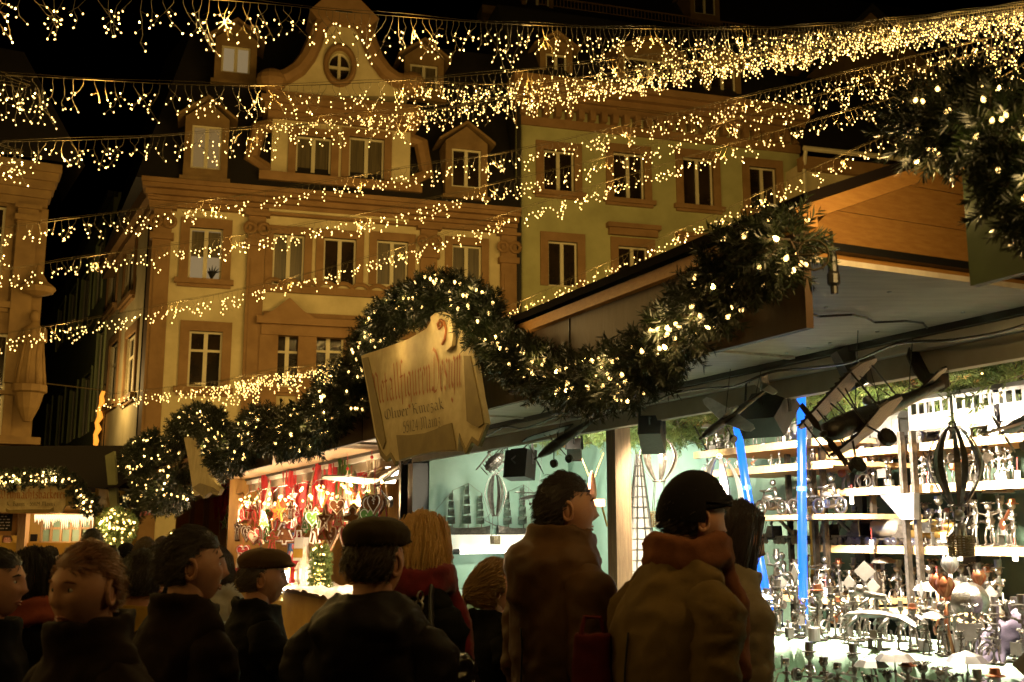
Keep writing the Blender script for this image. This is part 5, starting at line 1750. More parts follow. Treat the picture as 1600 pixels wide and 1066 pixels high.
# ---- train on the top wall shelf
def wagon(kind):
    r = thing('train_wagon', 'sheet steel train wagon model', 'model wagon')
    wheels(r, (-.075, .075), .03, .05)
    m = MB(); m.box(-.055, .055, -.13, .13, .05, .06); m.build('chassis', X['darksteel'], r)
    m = MB()
    if kind == 'coach':
        hs = [(-.115 + .047 * k, -.083 + .047 * k, .135, .185) for k in range(5)]
        for x in (-.06, .055): wall_cells(m, Matrix.Translation((x, 0, 0)) @ Matrix.Rotation(PI / 2, 4, 'Z'), -.125, .125, .061, .20, hs, 0, .005)
        for y in (-.125, .12): m.box(-.055, .055, y, y + .005, .061, .20)
    else:
        m.box(-.06, .06, -.11, .11, .061, .15)
        for k in range(5): m.box(-.064, -.06, -.112 + .052 * k, -.1 + .052 * k, .061, .155)
    b = m.build('body', X['sheet'], r)
    m = MB()
    if kind == 'coach': m.prism([(-.07, .20), (.07, .20), (.045, .222), (-.045, .222)], -.14, .14)
    else: m.lathe([(.06, -.1), (.06, .1)], 12, Matrix.Translation((0, 0, .145)) @ Matrix.Rotation(PI / 2, 4, 'X'))
    m.build('roof', X['sheet'], r)
    return r


w0, w1 = wagon('coach'), wagon('tub')
for i, (px, o, lab) in enumerate(((1350, w1, 'ribbed steel tub wagon, first of the train on the top shelf'), (1395, w1, 'ribbed steel tub wagon just left of the round balloon model'), (1470, w0, 'steel coach with slit windows above the balloon model'), (1545, w0, 'steel coach with slit windows near the right edge of the top shelf'), (1612, w0, 'steel coach cut off by the right edge'))):
    v = VR + .1
    u = uz(px, 680, v)[0]
    M_ = rowM(u, v, zR[3] + .03, 0) @ Matrix.Scale(1.25 if o is w0 else 1.05, 4)
    if i in (0, 2): o.matrix_basis = M_; o['label'] = lab; o['group'] = 'model train'
    else: dup(o, M_, lab, 'model train')

# ---- aeroplanes
def plane_model(kind, metal='darksteel', wingm='sheet'):
    r = thing('model_plane', 'model plane', 'model plane')
    m = MB()
    if kind == 'fighter': prof = [(.001, .50), (.020, .49), (.045, .42), (.05, .30), (.048, .1), (.030, -.25), (.012, -.5), (.001, -.52)]
    elif kind == 'biplane': prof = [(.001, .40), (.05, .39), (.06, .30), (.055, .1), (.034, -.3), (.022, -.56), (.001, -.58)]
    elif kind == 'glider': prof = [(.001, .5), (.03, .44), (.055, .30), (.06, .1), (.035, -.25), (.014, -.55), (.001, -.56)]
    else: prof = [(.001, .40), (.04, .36), (.05, .2), (.045, -.1), (.02, -.42), (.001, -.46)]
    m.lathe([(a, b) for a, b in prof], 12, Matrix.Rotation(-PI / 2, 4, 'X'))
    m.build('fuselage', X[metal], r, smooth=True)
    def wing(z, span, ch, y0, dih=0, mt=wingm, name='wing', taper=.65, ribs=0):
        m = MB()
        for s in (-1, 1):
            n = 7
            for k in range(n):
                a, b = k / n, (k + 1) / n
                ca_, cb = ch * (1 - (1 - taper) * a), ch * (1 - (1 - taper) * b) * (.55 if k == n - 1 else 1)
                xa, xb = s * span * a, s * span * b
                za, zb_ = z + dih * a, z + dih * b
                m.add([(xa, y0 - ca_ / 2, za - .006), (xb, y0 - cb / 2, zb_ - .006), (xb, y0 + cb / 2, zb_ - .006), (xa, y0 + ca_ / 2, za - .006), (xa, y0 - ca_ / 2, za + .006), (xb, y0 - cb / 2, zb_ + .006), (xb, y0 + cb / 2, zb_ + .006), (xa, y0 + ca_ / 2, za + .006)], BOXF)
                if ribs: m.box(min(xb, xb + .008), max(xb, xb + .008), y0 - cb / 2, y0 + cb / 2, zb_ + .006, zb_ + .014)
        m.build(name, X[mt], r)
    m = MB()
    if kind == 'biplane':
        wing(.17, .30, .21, .16, 0, metal, taper=.95, ribs=1); wing(-.07, .26, .19, .14, .02, metal, taper=.95, ribs=1)
        for s in (-1, 1):
            for x in (.10, .23):
                m.tube([(s * x, .08, -.06), (s * x, .08, .17)], .005, 5); m.tube([(s * x, .24, -.06), (s * x, .24, .17)], .005, 5)
            m.tube([(s * .10, .1, -.06), (s * .23, .1, .16)], .003, 4); m.tube([(s * .23, .1, -.06), (s * .14, .1, .17)], .003, 4)
            m.tube([(s * .04, .16, .04), (s * .07, .16, .16)], .005, 5)
        m.build('strut', X[metal], r)
        m = MB(); m.ball((0, .0, .075), .028, 9, 7); m.build('pilot', X['steel'], r, smooth=True)
        fin = [(-.44, .02), (-.52, -.04), (-.62, -.02), (-.68, .07), (-.67, .16), (-.62, .23), (-.55, .27), (-.49, .23), (-.45, .13)]
    elif kind == 'glider':
        wing(.13, .52, .17, .12, .0, wingm, taper=.9)
        for s in (-1, 1): m.tube([(s * .05, .12, .0), (s * .2, .12, .13)], .005, 5); m.tube([(s * .05, .16, .06), (s * .07, .14, .13)], .005, 5)
        m.build('strut', X[metal], r)
        fin = [(-.38, .02), (-.56, .02), (-.62, .24), (-.52, .25)]
    elif kind == 'bomber':
        wing(-.02, .56, .17, .06, .04, 'white', taper=.5)
        for s in (-1, 1):
            for x in (.17, .33): m.lathe([(.001, -.1), (.022, -.08), (.026, .06), (.001, .1)], 8, Matrix.Translation((s * x, .12, -.02)) @ Matrix.Rotation(-PI / 2, 4, 'X')); m.ring((s * x, .225, -.02), .045, .004, 'Y', 14, 4)
        m.build('engine', X[metal], r)
        fin = [(-.3, .02), (-.44, .02), (-.47, .15), (-.4, .16)]
    else:
        wing(-.02, .50, .20, .10, .07, wingm, taper=.5)
        m.ball((0, .06, .05), (.03, .12, .035), 10, 6); m.build('canopy', X['steel'], r, smooth=True)
        fin = [(-.36, .03), (-.5, .03), (-.54, .17), (-.45, .19)]
    wing(.03, .2 if kind != 'biplane' else .17, .1, -.45 if kind != 'bomber' else -.37, 0, 'white' if kind in ('bomber', 'fighter') else metal, 'tailplane', .7)
    m = MB(); m.add([(-.005, a, b) for a, b in fin] + [(.005, a, b) for a, b in fin], [tuple(range(len(fin))), tuple(range(2 * len(fin) - 1, len(fin) - 1, -1))] + [(i, (i + 1) % len(fin), (i + 1) % len(fin) + len(fin), i + len(fin)) for i in range(len(fin))]); m.build('fin', X[metal], r)
    yn = prof[0][1] + .02
    if kind in ('fighter', 'biplane', 'glider'):
        m = MB()
        for s in (-1, 1): m.add([(0, yn, .01 * s), (.02, yn + .004, .06 * s), (.012, yn + .006, .19 * s), (-.012, yn - .006, .19 * s), (-.02, yn - .004, .06 * s)], [(0, 1, 2, 3, 4)])
        m.ball((0, yn, 0), (.018, .03, .018), 8, 6); m.build('propeller', X[metal], r)
    if kind != 'bomber':
        for s in (-1, 1):
            m = MB(); m.tube([(s * .05, .2, -.04), (s * .13, .22, -.17)], .006, 5); m.lathe([(.01, -.016), (.045, -.016), (.045, .016), (.01, .016)], 14, Matrix.Translation((s * .135, .22, -.18)) @ Matrix.Rotation(PI / 2, 4, 'Y')); m.build('landing_wheel', X[metal], r)
    return r


def hang(root, M_, z=2.6, n=2):
    p = M_ @ Vector((0, .15, .03)); q = M_ @ Vector((0, -.3, .03))
    rr_ = M_.inverted()
    m = MB()
    for a in (p, q):
        b = Vector((a.x + .04, a.y + .02, z))
        m.tube([rr_ @ a, rr_ @ b], .0022 / M_.to_scale().x, 4)
    m.build('hanging_wire', X['black'], root)


def place_plane(o, nose, tail, up, label, span=1.02, z=2.5):
    nose, tail = Vector(nose), Vector(tail)
    L_ = (nose - tail).length / span
    M_ = frameM(nose.lerp(tail, .5), nose - tail, up, L_)
    o.matrix_basis = M_; o['label'] = label; o['group'] = 'model planes hanging from the canopy'
    hang(o, M_, z)


place_plane(plane_model('fighter', 'planeblack', 'sheet'), PV(1096, 684, 3.25), PV(1204, 604, 3.6), (-.25, -.55, .8), 'dark low wing fighter plane with pale wings in front of the black flood lamp')
place_plane(plane_model('biplane', 'planeblack', 'planeblack'), PD(1264, 688, 4.35), PD(1466, 604, 4.77), (-.54, .25, .80), 'large dark biplane with ribbed wings hanging right of the blue neon', 1.06)
place_plane(plane_model('glider', 'planeblack', 'planeblack'), PV(838, 716, 3.5), PV(938, 648, 3.7), (-.2, -.15, 1), 'dark high wing plane with a tall fin left of the mid post')
place_plane(plane_model('bomber', 'copper', 'white'), PV(652, 770, 3.95), PV(694, 708, 4.3), (.15, -.75, .6), 'white winged four engine plane below the parchment sign', .9)
place_plane(plane_model('fighter', 'darksteel', 'white'), PV(560, 768, 3.6), PV(640, 718, 3.75), (.1, -.3, 1), 'grey winged plane at the corner of the ornament stall')
place_plane(plane_model('fighter', 'steel', 'steel'), PV(1568, 676, 3.4), PV(1690, 610, 3.3), (-.3, -.3, .9), 'shiny plane nose pushing in at the right edge')
place_plane(plane_model('glider', 'darksteel', 'darksteel'), PV(812, 780, 4.4), PV(850, 772, 4.5), (0, 0, 1), 'tiny dark plane behind the head of the man in the hooded parka')
# helicopter
r = thing('model_helicopter', 'dark open frame helicopter model hanging before the mint tarpaulin', 'model helicopter', group='model planes hanging from the canopy')
m = MB(); m.ball((0, .1, 0), (.1, .2, .1), 10, 6)
for k in range(6): m.ring((0, .02 + .06 * k, 0), .115 - .01 * abs(k - 2), .008, 'Y', 14, 4)
m.build('cabin', X['darksteel'], r)
m = MB()
for q in ((-.05, 0, .03), (.05, 0, .03), (0, 0, .09)): m.tube([q, (0, -.6, .12)], .009, 4)
for k in range(6): m.ring((0, -.1 - .08 * k, .05), .055 - .007 * k, .005, 'Y', 8, 4)
m.ring((0, -.6, .12), .08, .008, 'X', 12, 4)
m.build('tail_boom', X['darksteel'], r)
m = MB(); m.tube([(0, .08, .1), (0, .08, .2)], .012, 6)
for s in (-1, 1):
    m.box(-.5, .5, .06, .10, .195, .205, Matrix.Translation((0, 0, 0)) @ Matrix.Rotation(.5 + (s > 0) * PI / 2, 4, 'Z')) if s > 0 else m.bar((0, .08, .2), (-.55, -.25, .2), .04, .008)
m.build('rotor', X['darksteel'], r)
for s in (-1, 1):
    m = MB(); m.tube([(s * .12, -.15, -.14), (s * .12, .2, -.14), (s * .12, .28, -.1)], .01, 5); m.tube([(s * .05, 0, -.06), (s * .12, 0, -.14)], .007, 4); m.tube([(s * .05, .15, -.06), (s * .12, .15, -.14)], .007, 4); m.build('skid', X['darksteel'], r)
M_ = frameM(PV(780, 715, 3.95), PV(762, 728, 3.8) - PV(822, 672, 4.1), (-.1, -.3, 1), .55)
r.matrix_basis = M_
hang(r, M_)

# ---- balloons of steel bands
def balloon(label, px, ytop, ymid, ybot, ybask, wpx, v, bands=7, m_='steel', rider=False, bw=.3):
    T, B = PV(px, ytop, v), PV(px, ybot, v)
    Rr = pxw(wpx / 2, PV(px, ymid, v))
    H = T.z - B.z
    r = thing('steel_balloon', label, 'model balloon', B, group='hot air balloon models')
    n = 14
    for k in range(bands):
        a = 2 * PI * k / bands + .2
        V = []
        for i in range(n + 1):
            t = i / n
            z = H * (1 - t)
            rad = Rr * (math.sin(PI * min(1, (t * .93 + .03))) ** .62) * (1 if t < .45 else 1 - .30 * (t - .45) / .55) + .012
            w = bw * Rr * (.35 + .65 * math.sin(PI * t))
            for s in (-1, 1):
                V.append((rad * math.cos(a) - s * w / 2 * math.sin(a), rad * math.sin(a) + s * w / 2 * math.cos(a), z))
            for s in (1, -1):
                V.append(((rad - .004) * math.cos(a) - s * w / 2 * math.sin(a), (rad - .004) * math.sin(a) + s * w / 2 * math.cos(a), z))
        Fs = []
        for i in range(n):
            for c in range(4): Fs.append((i * 4 + c, i * 4 + (c + 1) % 4, i * 4 + 4 + (c + 1) % 4, i * 4 + 4 + c))
        m = MB(); m.add(V, Fs); m.build('band', X[m_], r, smooth=False)
    m = MB(); m.ring((0, 0, H + .012), .014, .004, 'Y', 12, 5); m.lathe([(.02, H - .004), (.02, H + .004)], 10); m.ring((0, 0, .0), Rr * .36, .005, 'Z', 18, 5)
    m.build('ring', X[m_], r)
    zb_ = PV(px, ybask, v).z - B.z
    m = MB()
    rb = Rr * .54
    for k in range(4):
        a = PI / 4 + k * PI / 2
        m.tube([(Rr * .34 * math.cos(a), Rr * .34 * math.sin(a), 0), (rb * math.cos(a), rb * math.sin(a), zb_)], .0025, 4)
    m.tube([(0, 0, H), (0, 0, H + .25)], .0015, 4)
    m.build('cord', X['darksteel'], r)
    hb = rb * 1.5
    m = MB()
    for k in range(20):
        a0 = 2 * PI * k / 20
        m.bar((rb * math.cos(a0), rb * math.sin(a0), zb_), (rb * .92 * math.cos(a0), rb * .92 * math.sin(a0), zb_ - hb), .006, .003)
    for i in range(9):
        m.ring((0, 0, zb_ - hb * i / 8), rb * (1 - .01 * i), .0032, 'Z', 20, 4)
    m.lathe([(.001, zb_ - hb), (rb * .9, zb_ - hb)], 16)
    m.build('basket', X['basket'], r)
    if rider:
        m = MB(); m.tube([(0, 0, zb_ - hb), (0, 0, zb_ + .05)], .02, 8); m.ball((0, 0, zb_ + .085), .024, 9, 7); m.tube([(-.02, 0, zb_ + .04), (-.05, -.02, zb_ + .0), (-.03, -.04, zb_ + .03)], .006, 5); m.build('rider', X['steel'], r, smooth=True)
    return r


balloon('steel band balloon with a perforated basket and a rider, hanging before the shelves', 1497, 668, 715, 790, 838, 74, 3.55, rider=True, m_='darksteel', bw=.27)
balloon('pale steel band balloon behind the person in the black knit cap', 1128, 716, 775, 850, 890, 66, 4.0, m_='sheet', bw=.4)
balloon('steel balloon with thin bands just right of the mid post', 1030, 682, 710, 752, 800, 56, 4.0, m_='darksteel', bw=.22)
balloon('small steel band balloon above the sailing ships', 774, 742, 766, 806, 838, 30, 4.1, bands=6, m_='darksteel', bw=.35)

# ---- sailing ships on the white shelf
def ship(label, px, v, s, seed):
    r = thing('model_ship', label, 'model ship', group='model sailing ships')
    m = MB()
    sec = []
    for i in range(9):
        t = i / 8; y = -.22 + .44 * t; w = .045 * math.sin(PI * min(1, .12 + t * .88)) ** .6; zz = .05 + .03 * (2 * t - 1) ** 2
        sec.append([(-w, y, zz), (-w * .7, y, .015), (0, y, 0), (w * .7, y, .015), (w, y, zz)])
    V = [p for s_ in sec for p in s_]
    m.add(V, [(i * 5 + k, i * 5 + k + 1, i * 5 + 6 + k, i * 5 + 5 + k) for i in range(8) for k in range(4)] + [tuple(i * 5 for i in range(9)) + tuple(i * 5 + 4 for i in range(8, -1, -1))])
    m.build('hull', X['darksteel'], r)
    for y, h in ((-.12, .36), (.02, .42), (.14, .34)):
        m = MB(); m.tube([(0, y, .03), (0, y, h)], .005, 6); m.build('mast', X['darksteel'], r)
        m = MB()
        for k in range(4):
            z0, z1 = .09 + (h - .1) * k / 4, .09 + (h - .1) * (k + .82) / 4
            w = .085 * (1 - .17 * k)
            n = 5
            V = []
            for zz, b in ((z0, 0), ((z0 + z1) / 2, .02), (z1, 0)):
                for i in range(n): V.append((-w + 2 * w * i / (n - 1), y - .012 - b * (1 - (2 * i / (n - 1) - 1) ** 2), zz))
            m.add(V, [(j * n + i, j * n + i + 1, (j + 1) * n + i + 1, (j + 1) * n + i) for j in range(2) for i in range(n - 1)])
        m.build('sail', X['steel'], r)
    m = MB(); m.tube([(0, -.2, .06), (0, -.34, .12)], .004, 5)
    for a, b in (((0, -.34, .12), (0, -.12, .36)), ((0, -.12, .36), (0, .02, .42)), ((0, .02, .42), (0, .14, .34)), ((0, .14, .34), (0, .22, .09))): m.tube([a, b], .0018, 4)
    m.build('rigging', X['darksteel'], r)
    p = PU(px, 830, v)
    r.matrix_basis = Matrix.Translation((p.x, p.y, zW + .012)) @ Matrix.Rotation(A - PI / 2, 4, 'Z') @ Matrix.Scale(s, 4)


ship('model sailing ship at the left on the white shelf', 728, UW + .12, 1.2, 1)
ship('model sailing ship at the right on the white shelf', 815, UW + .13, 1.2, 2)
ship('bright model sailing ship on the white shelf just left of the mid post', 925, UW + .12, 1.1, 3)
# cone shaped tower of white wire right of the post, sheet rocket
r = thing('wire_tower', 'tall pale lit cone shaped tower just right of the mid post', 'tower model', W(uz(1000, 830, 4.5)[0], 4.5, ZC))
m = MB()
for k in range(10):
    a = 2 * PI * k / 10; m.tube([(.17 * math.cos(a), .17 * math.sin(a), 0), (.02 * math.cos(a), .02 * math.sin(a), 1.15)], .006, 4)
m.build('spar', X['sheet'], r)
m = MB()
for k in range(14): m.ring((0, 0, .02 + .08 * k), .17 - .15 * k / 14.4, .005, 'Z', 16, 4)
m.build('hoop', X['sheet'], r)
m = MB(); m.lathe([(.165, .0), (.018, 1.14)], 14); m.build('sheet_cone', X['white'], r)
r = thing('model_rocket', 'pinkish steel rocket boat on struts left of the mid post', 'model rocket', PV(925, 765, 4.4))
m = MB(); m.lathe([(.001, .16), (.02, .12), (.035, .04), (.04, -.04), (.03, -.08)], 12); m.box(-.1, .1, -.05, .05, -.14, -.08); m.build('hull', X['copper'], r)
m = MB()
for s in (-1, 1): m.tube([(s * .08, 0, -.14), (s * .12, 0, -.3)], .008, 5); m.tube([(s * .02, 0, .1), (s * .1, 0, .3)], .006, 5)
m.build('strut', X['brass'], r)

# ---- copper flowers, dome, reptile and price tags
def flower(label, px, py, v, z0, s, mt):
    top = PV(px, py, v)
    r = thing('metal_flower', label, 'metal flower', (top.x, top.y, z0), group='metal flowers')
    h = top.z - z0
    m = MB(); m.tube([(.02, 0, 0), (0, .01, h * .5), (0, 0, h)], .009, 7); m.build('stem', X[mt], r, smooth=True)
    for k in range(6):
        a = k * PI / 3
        m = MB()
        V = []
        for i in range(7):
            t = i / 6
            rad = s * (.25 + .75 * math.sin(PI * min(.75, t * .8))) * .8
            w = s * .62 * math.sin(PI * (.12 + .86 * t))
            z = h + s * 1.9 * t - s * .2
            for q in (-1, 0, 1): V.append((rad * (1 - .12 * q * q) * math.cos(a) - q * w * math.sin(a), rad * (1 - .12 * q * q) * math.sin(a) + q * w * math.cos(a), z))
        m.add(V, [(i * 3 + c, i * 3 + c + 1, i * 3 + 4 + c, i * 3 + 3 + c) for i in range(6) for c in range(2)])
        m.build('petal', X[mt], r, smooth=True)


flower('tall copper tulip, brightest of the cluster', 1477, 930, 3.98, ZC, .05, 'copper')
flower('copper tulip behind the tallest one', 1465, 920, 4.1, ZC, .042, 'copper')
flower('copper tulip with an open bowl at the right of the cluster', 1530, 912, 4.15, ZC, .036, 'copper')
flower('steel tulip bud above the copper ones', 1485, 893, 4.1, ZC, .045, 'sheet')
r = thing('steel_dome', 'shiny half dome of steel shells on a dark rod', 'sculpture', W(uz(1518, 990, 3.95)[0], 3.95, ZC))
hz = PV(1518, 965, 3.95).z - ZC
m = MB(); m.tube([(0, 0, 0), (0, 0, hz)], .008, 6); m.lathe([(.04, 0), (.04, .01)], 8); m.build('rod', X['darksteel'], r)
for k in range(5):
    m = MB(); a = -1.2 + k * .6
    V = []
    for i in range(8):
        t = i / 7 * PI * .62
        for q in (-1, 0, 1):
            V.append((.085 * math.sin(a + q * .3) * math.sin(t + .2), -.085 * math.cos(a + q * .3) * math.sin(t + .2), hz + .07 + .085 * math.cos(t + .2)))
    m.add(V, [(i * 3 + c, i * 3 + c + 1, i * 3 + 4 + c, i * 3 + 3 + c) for i in range(7) for c in range(2)]); m.build('shell', X['steel'], r, smooth=True)
r = thing('steel_reptile', 'bright flat steel reptile with a rider on a rod at the counter edge', 'sculpture')
m = MB()
pr_ = [(-.18, .0, .004), (-.14, .012, .03), (-.04, .02, .05), (.06, .02, .045), (.13, .012, .03), (.2, -.02, .02), (.24, .0, .012), (.2, .03, .014)]
m.tube([(0, a, b) for a, b, c in pr_], [c for a, b, c in pr_], 10, flat=.35)
for s in (-1, 1):
    for y in (-.08, .08): m.tube([(s * .03, y, .01), (s * .07, y + .02, .0), (s * .075, y - .01, -.03)], .007, 6)
m.build('body', X['sheet'], r, smooth=True)
m = MB(); m.tube([(0, 0, .02), (0, .0, .08)], .006, 6); m.tube([(0, -.06, .1), (0, .05, .09)], .013, 8); m.ball((0, -.085, .115), .022, 8, 6); m.tube([(0, .05, .09), (.03, .1, .06)], .008, 6); m.tube([(0, -.03, .09), (.04, -.06, .05)], .006, 6); m.build('rider', X['steel'], r, smooth=True)
m = MB(); m.tube([(0, 0, -.13), (0, 0, .0)], .005, 6); m.lathe([(.035, -.135), (.035, -.128)], 8); m.build('rod', X['darksteel'], r)
u_ = uz(1378, 990, 3.85)[0]
r.matrix_basis = rowM(u_, 3.83, ZC + .138, PI + .1) @ Matrix.Scale(1.15, 4)
tags = [(645, 788, 3.9), (1331, 781, VR - .04), (1449, 762, VR - .04), (1474, 840, VR - .04), (1500, 868, VR - .04), (1586, 868, VR - .04), (1464, 912, VR - .04), (1590, 742, VR - .04), (1290, 925, VLs - .03), (1362, 850, VR - .05), (1250, 835, VLs - .03)]
tl_ = ['below the four engine plane', 'below the third wall shelf beside the bracket', 'on the third wall shelf left of the balloon', 'on the second wall shelf left of the balloon basket', 'under the balloon basket', 'under the second wall shelf at the far right', 'under the lowest wall shelf below the copper tulips', 'on a red string at the upper right', 'on the lower rounded shelf', 'at the bracket of the uprights', 'under the middle rounded shelf']
for (px, py, v), l_ in zip(tags, tl_):
    p = PV(px, py, v)
    r = thing('price_tag', 'small white price tag ' + l_, 'price tag', p, group='price tags')
    M_ = Matrix.Rotation(A - PI / 2, 4, 'Z')
    m = MB(); m.box(-.016, .016, -.001, .001, -.028, .022, M_); m.build('card', X['tagw'], r)
    m = MB(); m.tube([(0, 0, .02), (.003, 0, .09 if py > 800 or v > 4.5 else .18)], .0015, 4); m.build('string', X['red'], r)

# ================================================================ ornament stall goods
CVv = 3.62
def hanging(name, label, cat, px, ytop, v=CVv, group=None):
    return thing(name, label, cat, PV(px, ytop, v), A + PI / 2, group)


rng = random.Random(5)
# lace cones
for n, (px, y0, y1, w) in enumerate(((381, 762, 800, 11), (404, 765, 802, 9), (421, 750, 804, 15), (448, 755, 800, 7), (490, 734, 792, 17), (521, 730, 790, 8), (543, 734, 806, 16), (581, 716, 782, 14), (362, 772, 812, 7))):
    p0, p1 = PV(px, y0, CVv), PV(px, y1, CVv)
    h = p0.z - p1.z
    rad = pxw(w * .62, p1)
    r = hanging('lace_cone', '%s pale pleated cone from the left among the red ribbons' % ORD[n], 'ornament', px, y0, CVv + rng.uniform(-.1, .1), 'pleated cones')
    m = MB(); N = 28
    V = [(0, 0, 0)] + [(rad * (1 + .13 * (k % 2)) * math.cos(2 * PI * k / N), rad * (1 + .13 * (k % 2)) * math.sin(2 * PI * k / N), -h + .02 * (k % 2)) for k in range(N)]
    m.add(V, [(0, k + 1, (k + 1) % N + 1) for k in range(N)]); m.build('pleated_paper', X['lace'], r)
    m = MB(); m.tube([(0, 0, 0), (0, 0, .2)], .003, 4); m.ball((0, 0, .01), .02, 8, 6); m.build('hanger', X['red'], r)
# ribbon bunches
for n in range(39):
    px = (352 + n * 10.4 if n < 24 else 346 + (n - 24) * 17) + rng.uniform(-3, 3)
    y0 = 752 - (px - 350) * .17 + rng.uniform(-4, 4) + (8 if n >= 24 else 0)
    r = hanging('ribbon_bunch', '%s hanging ribbon bunch from the left in the ornament stall' % ORD[n], 'ribbons', px, y0, CVv + (.05 + rng.uniform(0, .4) if n < 24 else rng.uniform(.7, 1.1)), 'hanging ribbon bunches')
    col = 'red' if n % 5 != 3 else 'greenp'
    m = MB()
    for k in range(16):
        x, y = rng.uniform(-.16, .16), rng.uniform(-.09, .09)
        L_ = rng.uniform(.4, .8); w = rng.uniform(.012, .03); a = rng.uniform(0, PI)
        q = [(x + .01 * math.sin(i * 1.3 + k), y + .012 * math.cos(i + k), -L_ * i / 5) for i in range(6)]
        V = []
        for i, c in enumerate(q):
            V += [(c[0] - w * math.cos(a + i * .3), c[1] - w * math.sin(a + i * .3), c[2]), (c[0] + w * math.cos(a + i * .3), c[1] + w * math.sin(a + i * .3), c[2])]
        m.add(V, [(2 * i, 2 * i + 1, 2 * i + 3, 2 * i + 2) for i in range(5)])
    m.build('ribbon', X[col if n % 7 != 2 else 'lace'], r)
    m = MB(); m.tube([(-.12, 0, .004), (.12, 0, .004)], .008, 6); m.tube([(0, 0, .0), (0, 0, .12)], .003, 4); m.build('hanger_rod', X['woodraw'], r)


def heart_outline(s):
    return [(s * .062 * 16 * math.sin(t) ** 3 * .9, s * .062 * (13 * math.cos(t) - 5 * math.cos(2 * t) - 2 * math.cos(3 * t) - math.cos(4 * t)) * .95) for t in np.linspace(0, 2 * PI, 26)[:-1]]


def tree_outline(s):
    return [(0, s), (.35 * s, .45 * s), (.22 * s, .45 * s), (.55 * s, -.1 * s), (.35 * s, -.1 * s), (.75 * s, -.8 * s), (.15 * s, -.8 * s), (.15 * s, -s), (-.15 * s, -s), (-.15 * s, -.8 * s), (-.75 * s, -.8 * s), (-.35 * s, -.1 * s), (-.55 * s, -.1 * s), (-.22 * s, .45 * s), (-.35 * s, .45 * s)]


def star_outline(s): return [(s * (1 if k % 2 == 0 else .45) * math.sin(k * PI / 5), s * (1 if k % 2 == 0 else .45) * math.cos(k * PI / 5)) for k in range(10)]
def bell_outline(s): return [(-.1 * s, s), (.1 * s, s), (.45 * s, .6 * s), (.55 * s, -.3 * s), (.9 * s, -.7 * s), (.2 * s, -.75 * s), (0, -s), (-.2 * s, -.75 * s), (-.9 * s, -.7 * s), (-.55 * s, -.3 * s), (-.45 * s, .6 * s)]
def man_outline(s): return [(-.2 * s, .55 * s), (-.3 * s, .8 * s), (0, 1.05 * s), (.3 * s, .8 * s), (.2 * s, .55 * s), (.75 * s, .45 * s), (.75 * s, .2 * s), (.3 * s, .15 * s), (.32 * s, -.3 * s), (.5 * s, -.95 * s), (.15 * s, -1 * s), (0, -.4 * s), (-.15 * s, -1 * s), (-.5 * s, -.95 * s), (-.32 * s, -.3 * s), (-.3 * s, .15 * s), (-.75 * s, .2 * s), (-.75 * s, .45 * s)]


SH = {'heart': heart_outline, 'tree': tree_outline, 'star': star_outline, 'bell': bell_outline, 'man': man_outline}
from mathutils.geometry import tessellate_polygon


def flat_prism(m, ol, t0, t1):
    n = len(ol)
    tris = tessellate_polygon([[Vector((a, b, 0)) for a, b in ol]])
    m.add([(a, t0, b) for a, b in ol] + [(a, t1, b) for a, b in ol], [tuple(t) for t in tris] + [tuple(i + n for i in t[::-1]) for t in tris] + [(i, i + n, (i + 1) % n + n, (i + 1) % n) for i in range(n)])


orn = [('heart', 366, 800, .16, 'red'), ('star', 352, 818, .13, 'greenp'), ('man', 372, 828, .17, 'ginger'), ('heart', 386, 832, .15, 'ginger'), ('tree', 398, 812, .16, 'brass'), ('bell', 408, 838, .15, 'lace'), ('heart', 420, 822, .16, 'ginger'), ('star', 434, 800, .15, 'yellow'), ('tree', 446, 826, .24, 'ginger'), ('heart', 380, 862, .14, 'red'), ('man', 462, 806, .18, 'red'), ('bell', 470, 838, .15, 'brass'),
       ('tree', 478, 812, .16, 'greenp'), ('man', 494, 822, .24, 'ginger'), ('star', 508, 812, .17, 'ginger'), ('heart', 518, 836, .17, 'ginger'), ('bell', 530, 808, .16, 'lace'), ('heart', 540, 838, .18, 'red'), ('man', 552, 818, .2, 'ginger'), ('star', 562, 790, .15, 'yellow'), ('tree', 572, 800, .2, 'greenp'), ('heart', 584, 792, .16, 'ginger'), ('bell', 594, 806, .16, 'yellow'), ('star', 460, 776, .13, 'red'), ('heart', 505, 776, .13, 'yellow'), ('star', 391, 788, .12, 'greenp'), ('man', 426, 846, .13, 'brass'), ('star', 548, 776, .12, 'yellow')]
for k in range(46):
    px_ = 354 + k * 5.25 + rng.uniform(-3, 3)
    orn.append((rng.choice(('heart', 'star', 'bell', 'tree', 'man')), px_, rng.uniform(796, 846) - (px_ - 350) * .06, rng.uniform(.08, .125), rng.choice(('ginger', 'ginger', 'red', 'lace', 'brass', 'greenp', 'red'))))
cn = {}
